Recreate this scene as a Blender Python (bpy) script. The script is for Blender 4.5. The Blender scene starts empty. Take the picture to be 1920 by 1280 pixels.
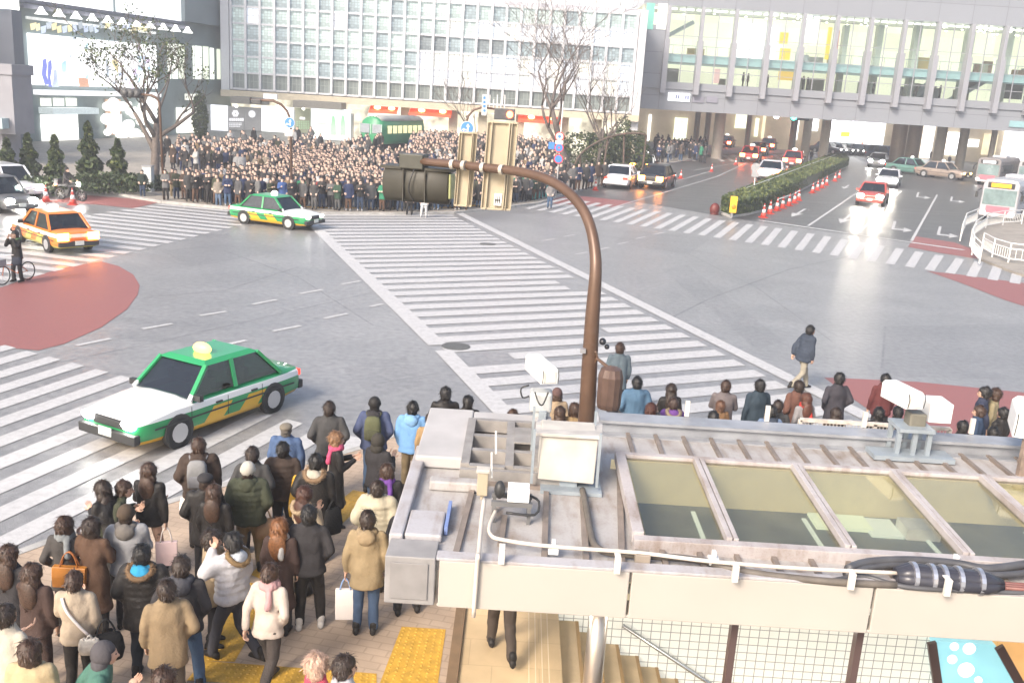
import bpy, bmesh, math, random
import numpy as np
from mathutils import Vector, Matrix, noise
random.seed(7)
R_ = math.radians
scene = bpy.context.scene
COL = scene.collection
# ------------------------------------------------------------------ camera
F_PX = 1805.0; TH = R_(14.55); RO = R_(3.55); CAM_H = 7.2
_r0 = Vector((1, 0, 0)); CW = Vector((0, math.cos(TH), -math.sin(TH))); _u0 = Vector((0, math.sin(TH), math.cos(TH)))
CR = math.cos(RO) * _r0 + math.sin(RO) * _u0
CU = -math.sin(RO) * _r0 + math.cos(RO) * _u0
CAM = Vector((0, 0, CAM_H))
cd = bpy.data.cameras.new("camera"); cam = bpy.data.objects.new("camera", cd); COL.objects.link(cam)
cd.sensor_width = 36.0; cd.lens = F_PX / 1920 * 36; cd.clip_start = 0.1; cd.clip_end = 2000
mw = Matrix.Identity(4)
for i in range(3):
    mw[i][0] = CR[i]; mw[i][1] = CU[i]; mw[i][2] = -CW[i]; mw[i][3] = CAM[i]
cam.matrix_world = mw
scene.camera = cam

def ray(x, y): return CW + (x - 960) / F_PX * CR - (y - 640) / F_PX * CU
def G(x, y, z=0.0):
    """point at height z seen at photo pixel x, y"""
    d = ray(x, y); t = (z - CAM_H) / d.z; return CAM + d * t
def V(x, y, D):
    """point on the plane at depth D (world y) seen at photo pixel x, y"""
    d = ray(x, y); return CAM + d * (D / d.y)
def PX(p):
    d = Vector(p) - CAM; w = d.dot(CW); return (960 + F_PX * d.dot(CR) / w, 640 - F_PX * d.dot(CU) / w)

# ------------------------------------------------------------------ materials
MATS = {}
def _nt(name):
    m = bpy.data.materials.new(name); m.use_nodes = True
    nt = m.node_tree; b = nt.nodes.get("Principled BSDF"); return m, nt, b
def mat(name, col, rough=.6, metal=0, var=.12, scale=5, bump=0, bscale=30, emit=None, es=0, spec=.5, coat=0):
    if name in MATS: return MATS[name]
    m, nt, b = _nt(name)
    N, L = nt.nodes, nt.links
    c = tuple(col) + (1,)
    b.inputs["Roughness"].default_value = rough; b.inputs["Metallic"].default_value = metal
    b.inputs["Specular IOR Level"].default_value = spec
    if coat: b.inputs["Coat Weight"].default_value = coat
    if var or bump: tc = N.new("ShaderNodeTexCoord")
    if var:
        nz = N.new("ShaderNodeTexNoise"); nz.inputs["Scale"].default_value = scale; nz.inputs["Detail"].default_value = 5
        L.new(tc.outputs["Object"], nz.inputs["Vector"])
        mr = N.new("ShaderNodeMapRange"); mr.inputs[1].default_value = .3; mr.inputs[2].default_value = .7
        mr.inputs[3].default_value = 1 - var; mr.inputs[4].default_value = 1 + var
        L.new(nz.outputs[0], mr.inputs[0])
        mx = N.new("ShaderNodeMix"); mx.data_type = 'RGBA'; mx.blend_type = 'MULTIPLY'; mx.inputs[0].default_value = 1
        mx.inputs[6].default_value = c
        L.new(mr.outputs[0], mx.inputs[7]); L.new(mx.outputs[2], b.inputs["Base Color"])
    else: b.inputs["Base Color"].default_value = c
    if bump:
        n2 = N.new("ShaderNodeTexNoise"); n2.inputs["Scale"].default_value = bscale; n2.inputs["Detail"].default_value = 4
        L.new(tc.outputs["Object"], n2.inputs["Vector"])
        bp = N.new("ShaderNodeBump"); bp.inputs["Strength"].default_value = bump; bp.inputs["Distance"].default_value = .02
        L.new(n2.outputs[0], bp.inputs["Height"]); L.new(bp.outputs[0], b.inputs["Normal"])
    if emit:
        b.inputs["Emission Color"].default_value = tuple(emit) + (1,); b.inputs["Emission Strength"].default_value = es
    MATS[name] = m; return m
def glow(name, col, s, var=0, scale=3):
    """a lamp, lit screen or lit interior"""
    if name in MATS: return MATS[name]
    m, nt, b = _nt(name); N, L = nt.nodes, nt.links
    if s <= 3.4: s *= .42           # a lit surface, not a bare lamp
    b.inputs["Base Color"].default_value = tuple(min(.8, c) * .5 for c in col) + (1,)
    b.inputs["Roughness"].default_value = .4
    b.inputs["Emission Strength"].default_value = s
    if var:
        tc = N.new("ShaderNodeTexCoord"); nz = N.new("ShaderNodeTexNoise"); nz.inputs["Scale"].default_value = scale; nz.inputs["Detail"].default_value = 3
        L.new(tc.outputs["Object"], nz.inputs["Vector"])
        mr = N.new("ShaderNodeMapRange"); mr.inputs[1].default_value = .35; mr.inputs[2].default_value = .65
        mr.inputs[3].default_value = 1 - var; mr.inputs[4].default_value = 1 + var * .4; L.new(nz.outputs[0], mr.inputs[0])
        mx = N.new("ShaderNodeMix"); mx.data_type = 'RGBA'; mx.blend_type = 'MULTIPLY'; mx.inputs[0].default_value = 1
        mx.inputs[6].default_value = tuple(col) + (1,); L.new(mr.outputs[0], mx.inputs[7]); L.new(mx.outputs[2], b.inputs["Emission Color"])
    else: b.inputs["Emission Color"].default_value = tuple(col) + (1,)
    MATS[name] = m; return m
def cloth(c, rough=.85):
    if max(c) > .2: c = tuple(v * .66 for v in c)
    k = "cloth_%02d_%02d_%02d" % tuple(int(round(v * 99)) for v in c)
    return mat(k, c, rough, 0, .13, 5, .4, 34, spec=.25)
def glass_mat(name, tint, gloss=.12, rough=.03):
    if name in MATS: return MATS[name]
    m, nt, b = _nt(name); N, L = nt.nodes, nt.links
    N.remove(b); out = N["Material Output"]
    tr = N.new("ShaderNodeBsdfTransparent"); tr.inputs[0].default_value = tuple(tint) + (1,)
    gl = N.new("ShaderNodeBsdfGlossy"); gl.inputs["Roughness"].default_value = rough
    mx = N.new("ShaderNodeMixShader"); lw = N.new("ShaderNodeLayerWeight"); lw.inputs[0].default_value = .5
    pw = N.new("ShaderNodeMath"); pw.operation = 'POWER'; pw.inputs[1].default_value = 5; L.new(lw.outputs["Facing"], pw.inputs[0])
    ad = N.new("ShaderNodeMath"); ad.operation = 'ADD'; ad.inputs[1].default_value = gloss; ad.use_clamp = True
    L.new(pw.outputs[0], ad.inputs[0]); L.new(ad.outputs[0], mx.inputs[0])
    L.new(tr.outputs[0], mx.inputs[1]); L.new(gl.outputs[0], mx.inputs[2]); L.new(mx.outputs[0], out.inputs[0])
    MATS[name] = m; return m

# ------------------------------------------------------------------ mesh building
class MB:
    def __init__(s, M=None): s.v = []; s.f = []; s.m = []; s.mi = 0; s.M = M or Matrix.Identity(4); s.sm = []; s.smooth = False
    def add(s, vs, fs):
        b = len(s.v); M = s.M
        s.v += [tuple(M @ Vector(p)) for p in vs]
        for f in fs: s.f.append([b + i for i in f]); s.m.append(s.mi); s.sm.append(s.smooth)
    def box(s, c, d, rz=0, tap=1.0):
        x, y, z = d[0] / 2, d[1] / 2, d[2] / 2; ca, sa = math.cos(rz), math.sin(rz)
        vs = []
        for k, sz in ((1, -1), (tap, 1)):
            for a, b in ((-1, -1), (1, -1), (1, 1), (-1, 1)):
                px, py = a * x * k, b * y * k
                vs.append((c[0] + ca * px - sa * py, c[1] + sa * px + ca * py, c[2] + sz * z))
        s.add(vs, [(3, 2, 1, 0), (4, 5, 6, 7), (0, 1, 5, 4), (1, 2, 6, 5), (2, 3, 7, 6), (3, 0, 4, 7)])
    def bb(s, a, b):
        s.box([(a[i] + b[i]) / 2 for i in range(3)], [abs(b[i] - a[i]) for i in range(3)])
    def beam(s, a, b, w, h, up=(0, 0, 1)):
        a, b = Vector(a), Vector(b); d = (b - a).normalized(); upv = Vector(up)
        if abs(d.dot(upv)) > .98: upv = Vector((0, 1, 0))
        x = d.cross(upv).normalized(); u = x.cross(d)
        vs = []
        for p in (a, b):
            for i, j in ((-1, -1), (1, -1), (1, 1), (-1, 1)): vs.append(p + x * (i * w / 2) + u * (j * h / 2))
        s.add(vs, [(0, 1, 2, 3), (7, 6, 5, 4), (0, 4, 5, 1), (1, 5, 6, 2), (2, 6, 7, 3), (3, 7, 4, 0)])
    def loft(s, rings, cap=True, close=True):
        n = len(rings[0]); vs = [p for r in rings for p in r]; fs = []
        for i in range(len(rings) - 1):
            for j in range(n if close else n - 1):
                k = (j + 1) % n
                fs.append((i * n + j, i * n + k, (i + 1) * n + k, (i + 1) * n + j))
        if cap: fs += [tuple(range(n - 1, -1, -1)), tuple((len(rings) - 1) * n + j for j in range(n))]
        s.add(vs, fs)
    def tube(s, pts, r, n=8, cap=True):
        pts = [Vector(p) for p in pts]; rs = r if hasattr(r, '__len__') else [r] * len(pts)
        rings = []; prev = None
        for i, p in enumerate(pts):
            d = (pts[min(i + 1, len(pts) - 1)] - pts[max(i - 1, 0)]).normalized()
            if prev is None:
                x = d.cross(Vector((0, 0, 1)))
                if x.length < .05: x = d.cross(Vector((0, 1, 0)))
                x.normalize()
            else: x = (prev - d * prev.dot(d)).normalized()
            prev = x; u = d.cross(x)
            rings.append([p + (x * math.cos(2 * math.pi * k / n) + u * math.sin(2 * math.pi * k / n)) * rs[i] for k in range(n)])
        s.loft(rings, cap)
    def cyl(s, a, b, r, n=12, r2=None): s.tube([a, b], [r, r if r2 is None else r2], n)
    def ell(s, c, r, nu=12, nv=8, rot=None):
        vs = []; fs = []
        for i in range(nv + 1):
            t = math.pi * i / nv
            for j in range(nu):
                a = 2 * math.pi * j / nu
                p = Vector((r[0] * math.sin(t) * math.cos(a), r[1] * math.sin(t) * math.sin(a), r[2] * math.cos(t)))
                if rot: p = rot @ p
                vs.append(Vector(c) + p)
        for i in range(nv):
            for j in range(nu):
                k = (j + 1) % nu; fs.append((i * nu + j, (i + 1) * nu + j, (i + 1) * nu + k, i * nu + k))
        s.add(vs, fs)
    def cap(s, a, b, ra, rb, n=10):
        """tapered capsule"""
        a, b = Vector(a), Vector(b); d = (b - a).normalized()
        pts = [a - d * ra * .98, a - d * ra * .7, a, b, b + d * rb * .7, b + d * rb * .98]
        s.tube(pts, [ra * .2, ra * .72, ra, rb, rb * .72, rb * .2], n)
    def prism(s, poly, z0, z1):
        n = len(poly); vs = [(p[0], p[1], z0) for p in poly] + [(p[0], p[1], z1) for p in poly]
        s.add(vs, [tuple(range(n - 1, -1, -1)), tuple(range(n, 2 * n))] + [(i, (i + 1) % n, n + (i + 1) % n, n + i) for i in range(n)])
    def sheet(s, poly, z):
        s.add([(p[0], p[1], z) for p in poly], [tuple(range(len(poly)))])
    def quad(s, *p): s.add(p, [tuple(range(len(p)))])
    def lathe(s, prof, n=16, c=(0, 0, 0)):
        s.loft([[(c[0] + r * math.cos(2 * math.pi * k / n), c[1] + r * math.sin(2 * math.pi * k / n), c[2] + z) for k in range(n)] for r, z in prof])
    def mesh(s, name, mats):
        me = bpy.data.meshes.new(name); me.from_pydata(s.v, [], s.f)
        for m in (mats if isinstance(mats, (list, tuple)) else [mats]): me.materials.append(m)
        me.polygons.foreach_set("material_index", s.m); me.polygons.foreach_set("use_smooth", s.sm)
        me.update(); return me
    def build(s, name, mats, parent=None, bevel=0, loc=None, fixn=False):
        me = s.mesh(name, mats)
        if fixn:
            bm = bmesh.new(); bm.from_mesh(me); bmesh.ops.recalc_face_normals(bm, faces=bm.faces); bm.to_mesh(me); bm.free()
        return put(name, me, parent, bevel, loc)
def put(name, me, parent=None, bevel=0, loc=None):
    o = bpy.data.objects.new(name, me); COL.objects.link(o)
    if parent: o.parent = parent
    if loc is not None: o.location = loc
    if bevel:
        b = o.modifiers.new("bevel", 'BEVEL'); b.width = bevel; b.segments = 2; b.limit_method = 'ANGLE'; b.angle_limit = R_(40)
    return o
def tag(o, label=None, cat=None, group=None, kind=None):
    if label: o["label"] = label
    if cat: o["category"] = cat
    if group: o["group"] = group
    if kind: o["kind"] = kind
    return o
def thing(name, label, cat, loc=(0, 0, 0), rz=0, group=None):
    o = bpy.data.objects.new(name, None); COL.objects.link(o); o.location = loc; o.rotation_euler = (0, 0, rz)
    o.empty_display_size = .2
    return tag(o, label, cat, group)
def kids(o): return [c for c in bpy.data.objects if c.parent == o]
def copy_tree(o, parent=None):
    c = o.copy(); COL.objects.link(c)
    if parent: c.parent = parent
    for k in list(o.children): copy_tree(k, c)
    return c
def structure(name, mb, m, **k): return tag(mb.build(name, m, **k), kind='structure')
def text_mesh(txt, size, name="lettering", m=None, parent=None, M=None, ext=.003, align='CENTER'):
    cu = bpy.data.curves.new(name, 'FONT'); cu.body = txt; cu.size = size; cu.extrude = ext; cu.align_x = align; cu.align_y = 'CENTER'
    t = bpy.data.objects.new(name, cu); COL.objects.link(t)
    me = bpy.data.meshes.new_from_object(t.evaluated_get(bpy.context.evaluated_depsgraph_get()))
    bpy.data.objects.remove(t); bpy.data.curves.remove(cu)
    if M: me.transform(M)
    me.name = name; me.materials.clear()
    if m: me.materials.append(m)
    return put(name, me, parent)
# a wall frame: x to the right, y out of the wall towards the viewer, z up
def wallM(a, b):
    a, b = Vector((a[0], a[1], 0)), Vector((b[0], b[1], 0)); ex = (b - a).normalized(); ey = Vector((ex.y, -ex.x, 0))
    M = Matrix.Identity(4)
    for i in range(3): M[i][0] = ex[i]; M[i][1] = ey[i]; M[i][2] = (0, 0, 1)[i]; M[i][3] = a[i]
    return M
TEXTROT = Matrix.Rotation(R_(90), 4, 'X')   # text lying in xy -> standing in xz, readable from -y

# ------------------------------------------------------------------ light
SUN_EL, SUN_AZ = 36, 214           # the soft key comes from behind, to the left
w = bpy.data.worlds.new("World"); scene.world = w; w.use_nodes = True
nt = w.node_tree; sky = nt.nodes.new("ShaderNodeTexSky"); sky.sky_type = 'NISHITA'; sky.sun_disc = False
sky.sun_elevation = R_(SUN_EL); sky.sun_rotation = R_(SUN_AZ); sky.dust_density = 4; sky.air_density = 1.0; sky.ozone_density = 0.8
bg = nt.nodes["Background"]; nt.links.new(sky.outputs[0], bg.inputs[0]); bg.inputs[1].default_value = .105
sl = bpy.data.lights.new("sun", 'SUN'); sl.energy = 1.7; sl.angle = R_(18); sl.color = (1, .90, .79)
so = bpy.data.objects.new("sun", sl); COL.objects.link(so)
sd = Vector((math.sin(R_(SUN_AZ)) * math.cos(R_(SUN_EL)), math.cos(R_(SUN_AZ)) * math.cos(R_(SUN_EL)), math.sin(R_(SUN_EL))))
so.rotation_euler = sd.to_track_quat('Z', 'Y').to_euler(); so.location = (0, 0, 50)
vs = scene.view_settings; vs.view_transform = 'Standard'; vs.look = 'None'; vs.gamma = 1; vs.exposure = 1.55
scene.cycles.max_bounces = 5; scene.cycles.diffuse_bounces = 3; scene.cycles.glossy_bounces = 2; scene.cycles.transparent_max_bounces = 8
scene.cycles.sample_clamp_indirect = 4; scene.cycles.use_denoising = True
# ------------------------------------------------------------------ ground, markings
def asphalt(name, col, rough):
    m, nt, b = _nt(name); N, L = nt.nodes, nt.links
    tc = N.new("ShaderNodeTexCoord")
    def nz(sc, det=6, vec=None):
        n = N.new("ShaderNodeTexNoise"); n.inputs["Scale"].default_value = sc; n.inputs["Detail"].default_value = det
        L.new(vec or tc.outputs["Object"], n.inputs["Vector"]); return n
    mp = N.new("ShaderNodeMapping"); mp.inputs["Rotation"].default_value = (0, 0, R_(-25)); mp.inputs["Scale"].default_value = (.12, 1.2, 1)
    L.new(tc.outputs["Object"], mp.inputs[0])
    a, bb, c = nz(.35, 4), nz(60, 8), nz(1.0, 5, mp.outputs[0]); e_ = nz(5, 10)
    def mr(src, lo, hi):
        q = N.new("ShaderNodeMapRange"); q.inputs[1].default_value = .3; q.inputs[2].default_value = .7; q.inputs[3].default_value = lo; q.inputs[4].default_value = hi
        L.new(src.outputs[0], q.inputs[0]); return q.outputs[0]
    def mul(x, y):
        q = N.new("ShaderNodeMath"); q.operation = 'MULTIPLY'; L.new(x, q.inputs[0]); L.new(y, q.inputs[1]); return q.outputs[0]
    k = mul(mul(mul(mr(a, .9, 1.1), mr(bb, .45, 1.55)), mr(c, .9, 1.1)), mr(e_, .8, 1.2))
    mx = N.new("ShaderNodeMix"); mx.data_type = 'RGBA'; mx.blend_type = 'MULTIPLY'; mx.inputs[0].default_value = 1; mx.inputs[6].default_value = tuple(col) + (1,)
    L.new(k, mx.inputs[7]); L.new(mx.outputs[2], b.inputs["Base Color"])
    rr = mr(c, rough - .03, rough + .05); L.new(rr, b.inputs["Roughness"])
    bp = N.new("ShaderNodeBump"); bp.inputs["Strength"].default_value = .25; bp.inputs["Distance"].default_value = .008
    L.new(bb.outputs[0], bp.inputs["Height"]); L.new(bp.outputs[0], b.inputs["Normal"])
    MATS[name] = m; return m
def paint(name, col, wear=.35):
    m, nt, b = _nt(name); N, L = nt.nodes, nt.links
    tc = N.new("ShaderNodeTexCoord")
    n1 = N.new("ShaderNodeTexNoise"); n1.inputs["Scale"].default_value = 6; n1.inputs["Detail"].default_value = 10; n1.inputs["Roughness"].default_value = .75
    L.new(tc.outputs["Object"], n1.inputs["Vector"])
    mr = N.new("ShaderNodeMapRange"); mr.inputs[1].default_value = .44; mr.inputs[2].default_value = .74; mr.inputs[3].default_value = 0; mr.inputs[4].default_value = wear
    L.new(n1.outputs[0], mr.inputs[0])
    mx = N.new("ShaderNodeMix"); mx.data_type = 'RGBA'; mx.inputs[6].default_value = tuple(col) + (1,); mx.inputs[7].default_value = tuple(v * .4 + .05 for v in col) + (1,)
    L.new(mr.outputs[0], mx.inputs[0]); L.new(mx.outputs[2], b.inputs["Base Color"]); b.inputs["Roughness"].default_value = .55
    MATS[name] = m; return m
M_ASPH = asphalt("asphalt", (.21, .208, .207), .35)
M_ASPH_SHADE = asphalt("shaded_asphalt", (.085, .082, .08), .38)  # far street asphalt, with the bridge's shade darkened into its colour
M_WHITE = paint("road_paint", (.47, .465, .46), .6)
M_RED = paint("red_paint", (.26, .095, .085), .45)
M_YEL = mat("tactile_yellow", (.50, .29, .04), .6, 0, .18, 8)

def tiles(name, col, sx, sy, rot=0, gap=.012):
    m, nt, b = _nt(name); N, L = nt.nodes, nt.links
    tc = N.new("ShaderNodeTexCoord"); mp = N.new("ShaderNodeMapping"); mp.inputs["Rotation"].default_value = (0, 0, rot); L.new(tc.outputs["Object"], mp.inputs[0])
    br = N.new("ShaderNodeTexBrick"); br.offset = .5; br.inputs["Scale"].default_value = 1; br.inputs["Brick Width"].default_value = sx; br.inputs["Row Height"].default_value = sy
    br.inputs["Mortar Size"].default_value = gap; br.inputs["Color1"].default_value = tuple(v * 1.04 for v in col) + (1,); br.inputs["Color2"].default_value = tuple(v * .96 for v in col) + (1,); br.inputs["Mortar"].default_value = tuple(v * .82 for v in col) + (1,)
    L.new(mp.outputs[0], br.inputs[0])
    nz = N.new("ShaderNodeTexNoise"); nz.inputs["Scale"].default_value = 1.3; nz.inputs["Detail"].default_value = 8; L.new(tc.outputs["Object"], nz.inputs["Vector"])
    mr = N.new("ShaderNodeMapRange"); mr.inputs[1].default_value = .3; mr.inputs[2].default_value = .7; mr.inputs[3].default_value = .78; mr.inputs[4].default_value = 1.15; L.new(nz.outputs[0], mr.inputs[0])
    mx = N.new("ShaderNodeMix"); mx.data_type = 'RGBA'; mx.blend_type = 'MULTIPLY'; mx.inputs[0].default_value = 1
    L.new(br.outputs[0], mx.inputs[6]); L.new(mr.outputs[0], mx.inputs[7]); L.new(mx.outputs[2], b.inputs["Base Color"]); b.inputs["Roughness"].default_value = .7
    MATS[name] = m; return m
M_PAVE = tiles("pavement_tiles", (.42, .32, .235), .3, .15, R_(12))
M_PLAZA = tiles("plaza_tiles", (.30, .27, .23), .4, .4, R_(30))
M_KERB = mat("kerb_stone", (.36, .35, .33), .8, 0, .2, 4, .2)

g = MB(); HX0, HX1, HY0, HY1 = .72, 9.0, 6.9, 12.31        # the stairwell stays open
xs = [-420, HX0, HX1, 420]; ys = [-60, HY0, HY1, 640]
g.add([(x, y, 0) for y in ys for x in xs], [(j * 4 + i, j * 4 + i + 1, (j + 1) * 4 + i + 1, (j + 1) * 4 + i) for j in range(3) for i in range(3) if (i, j) != (1, 1)])
structure("road", g, M_ASPH)
Z1, Z2, Z3 = .004, .008, .012
def gp(pts, z=0): return [G(x, y, z) for x, y in pts]
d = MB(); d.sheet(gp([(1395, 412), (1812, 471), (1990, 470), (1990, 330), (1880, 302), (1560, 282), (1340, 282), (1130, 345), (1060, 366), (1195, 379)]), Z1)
structure("road_surface", d, M_ASPH_SHADE)

def linfit(pts, idx):
    P = np.array([[p.x, p.y] for p in pts]); A = np.c_[np.ones(len(idx)), np.array(idx, float)]
    W = np.array([1 / (p[0] ** 2 + p[1] ** 2) for p in P])
    c = np.linalg.lstsq(A * W[:, None], P * W[:, None], rcond=None)[0]
    return Vector((c[0][0], c[0][1])), Vector((c[1][0], c[1][1]))
def isect(p, d, q, e):
    den = d.x * e.y - d.y * e.x; w_ = q - p; t = (w_.x * e.y - w_.y * e.x) / den; return p + d * t
V2 = lambda p: Vector((p[0], p[1]))
mk = MB()
def strip(a, b, w, z=Z3):
    a, b = V2(a), V2(b); dd = (b - a).normalized(); nn = Vector((-dd.y, dd.x)) * (w / 2)
    mk.sheet([a - nn, b - nn, b + nn, a + nn], z)
# main diagonal crossing
gl = {0: (698.75, 524.4), 1: (709.7, 534.8), 2: (722.2, 545.8), 3: (734.7, 558), 4: (748, 570.3), 5: (762, 584.1), 6: (775.6, 597.7), 7: (790.2, 613.3), 8: (806.6, 628.9),
      11: (863.8, 684.8), 12: (884.5, 706.6), 13: (908, 729.4), 14: (933, 756), -1: (687, 513), -2: (675, 503), -3: (665.6, 494.7), -4: (653, 485)}
idx = sorted(gl); p0, dp = linfit([G(*gl[i]) for i in idx], idx)
LA, LB = V2(G(583.4, 428.4)), V2(G(803, 647.7)); RA, RB = V2(G(869.4, 400.3)), V2(G(1614, 763))
sdir = (V2(G(980, 526.9)) - V2(G(709.7, 535.1))).normalized()
rd = (RB - RA).normalized()
holes = {0: None}
def stripe_between(pa, pb, z=Z3, cut=None):
    mk.sheet([pa[0], pb[0], pb[1], pa[1]], z)
for i in range(-26, 20):
    rw = .62 if i < 8 else .60
    a = p0 + dp * (i + .5 - rw / 2); b = p0 + dp * (i + .5 + rw / 2)
    ra = isect(a, sdir, RA - rd * .0, rd); rb = isect(b, sdir, RA, rd)
    inset = .95
    ra = ra - sdir * inset; rb = rb - sdir * inset
    if i in (1, 2):      # a patched trench interrupts two stripes
        m1a, m1b = a + (ra - a) * .87, b + (rb - b) * .87; m2a, m2b = a + (ra - a) * .955, b + (rb - b) * .955
        stripe_between((a, b), (m1a, m1b))
    elif i == 10:
        a2, b2 = a + sdir * 1.7, b + sdir * 1.7; stripe_between((a2, b2), (ra, rb))
    elif i == 8:
        m1a, m1b = a + (ra - a) * .62, b + (rb - b) * .62; m2a, m2b = a + (ra - a) * .70, b + (rb - b) * .70
        stripe_between((a, b), (m1a, m1b)); stripe_between((m2a, m2b), (ra, rb))
    else: stripe_between((a, b), (ra, rb))
ld = (LB - LA).normalized(); ln = Vector((ld.y, -ld.x)) * .0
wn = Vector((-ld.y, ld.x))
def lineband(A, B, w, side):
    dd = (B - A).normalized(); nn = Vector((-dd.y, dd.x)) * (w * side); mk.sheet([A, B, B + nn, A + nn], Z3 + .003)
lineband(LA - ld * 9, LB, .55, 1)
lineband(V2(G(815, 657.7)), V2(G(945, 796)), .5, 1)
lineband(RA - rd * 1, V2(G(1645, 783)), .5, -1)
# far right crossing
pts = [(1400 + x / 3.84, 320 + y / 3.84) for x, y in [(80, 530), (210, 550), (335, 570), (470, 590), (600, 608), (745, 628), (878, 650), (1010, 672), (1145, 693), (1283, 710), (1425, 735), (1570, 760), (1712, 778)]]
q0, dq = linfit([G(*p) for p in pts], list(range(len(pts))))
sv = V2(G(1449.5, 426.8)) - V2(G(1420.8, 458)); sv2 = V2(G(1790, 484)) - V2(G(1770, 511.4))
for i in range(-24, 15):
    a = q0 + dq * i; b = a + dq * .48; t = min(1, max(0, i / 10)); s_ = sv.lerp(sv2, t)
    mk.sheet([a, b, b + s_, a + s_], Z3)
# near left crossing
pts = [(29.7, 653.6), (71.9, 663), (113.3, 674.7), (158.6, 686.4), (203.9, 697.3), (250.8, 710.6), (299, 724)]
q0, dq = linfit([G(*p) for p in pts], list(range(7)))
s1 = (V2(G(0, 766.9)) - V2(G(203.9, 697.3))).normalized()
for i in range(-3, 15):
    a = q0 + dq * i; b = a - dq * .52
    mk.sheet([a, b, b + s1 * 26, a + s1 * 26], Z3)
# far left crossing
ends = [(456.4, 422), (439.2, 426.3), (418.9, 430.6), (397, 436.1), (375.2, 442.3), (351.7, 447), (326.7, 453.3), (303.3, 459.5), (277.5, 466.6)]
q0, dq = linfit([G(*p) for p in ends], list(range(9)))
s3 = (V2(G(240, 444)) - V2(G(326.7, 453.3))).normalized()
fa, fb = V2(G(300, 383)), V2(G(137.5, 408)); fd = (fb - fa).normalized()
for i in range(-6, 17):
    a = q0 + dq * i; b = a + dq * .55
    mk.sheet([a, b, isect(b, s3, fa, fd), isect(a, s3, fa, fd)], Z3)
# crossing under the bridge
for i in range(12):
    x = 1352 + i * 19; mk.sheet(gp([(x, 303), (x + 8, 303), (x - 22, 284), (x - 30, 284)]), Z3)
for i in range(9):
    x = 1618 + i * 5.0; mk.sheet(gp([(x - 20, 292 + i * .9), (x - 16, 293 + i * .9), (x + 2, 302 + i * .5), (x - 2, 302 + i * .4)]), Z3)
# dashes
for a, b in [((143, 648), (207, 635)), ((267, 617), (323, 607)), ((375, 592), (425, 584)), ((473, 571), (519, 562)), ((562, 551), (605, 543)), ((641, 533), (675, 527)),
             ((283, 684), (345, 669)), ((405, 651), (462, 638)), ((512, 621), (563, 611)), ((608, 597), (652, 588)), ((694, 575), (718, 570)),
             ((1017, 452), (1040, 448)), ((1057, 444), (1078, 440)), ((1079, 477), (1101, 473)), ((1125, 468), (1142, 464)), ((1158, 458), (1178, 454)), ((1192, 448), (1210, 444)), ((1225, 440), (1245, 436))]:
    strip(G(*a), G(*b), .16)
# stop line and lanes
strip(G(1421, 413), G(1808, 469), .42)
for a, b in [((1515, 424), (1606, 362)), ((1610, 437), (1690, 358)), ((1709, 452), (1757, 366)), ((1146, 390), (1232, 365)), ((1232, 365), (1345, 331)), ((1345, 331), (1400, 305)), ((1225, 352), (1330, 322)), ((1300, 320), (1380, 306))]:
    strip(G(*a), G(*b), .17 if a[0] > 1400 else .13)
def arrow(px, py, qx, qy, turn=0):
    a, b = V2(G(px, py)), V2(G(qx, qy)); dd = (b - a); L_ = dd.length; dd /= L_; nn = Vector((-dd.y, dd.x))
    P_ = lambda u, v: a + dd * (u * L_) + nn * v
    if not turn:
        mk.sheet([P_(0, -.09), P_(.62, -.09), P_(.62, .09), P_(0, .09)], Z3); mk.sheet([P_(.58, -.42), P_(1, 0), P_(.58, .42)], Z3 + .001)
    else:
        mk.sheet([P_(0, -.09), P_(.72, -.09), P_(.72, .09), P_(0, .09)], Z3); mk.sheet([P_(.72, -.09), P_(.72, .7), P_(.62, .7), P_(.62, .09)], Z3 + .001)
        mk.sheet([P_(.48, .65), P_(.67, 1.2), P_(.86, .65)], Z3 + .002)
arrow(1510, 392, 1484, 407); arrow(1592, 347, 1581, 354); arrow(1595, 402, 1575, 419)
for a in [(1678, 415, 1672, 437), (1763, 425, 1757, 448), (1722, 361, 1718, 374), (1785, 369, 1782, 381)]: arrow(*a, turn=1)
mk_o = tag(mk.build("road_markings", M_WHITE), kind='structure')
rp = MB()
for poly in ([(-140, 560), (0, 540), (60, 519), (130, 500), (190, 490.5), (222, 499), (250, 515), (262, 535), (258, 553), (238, 580), (190, 614), (120, 645), (72, 657), (-140, 640)],
             [(1545, 708), (1620, 711), (1720, 716), (1960, 740), (1960, 850), (1700, 830), (1648, 782), (1600, 748)],
             [(1737, 508), (1800, 515), (1905, 529), (2000, 540), (2000, 600), (1885, 563), (1800, 530)],
             [(1702, 463), (1716, 443), (1790, 455), (1826, 468), (1842, 487), (1760, 474)],
             [(1070, 366), (1193, 378.5), (1150, 389), (1010, 380)], [(85, 378), (160, 366), (262, 374), (300, 379), (250, 391), (180, 384)]):
    rp.sheet(gp(poly), Z2)
rp_o = tag(rp.build("red_pavement", M_RED), kind='structure')
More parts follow.
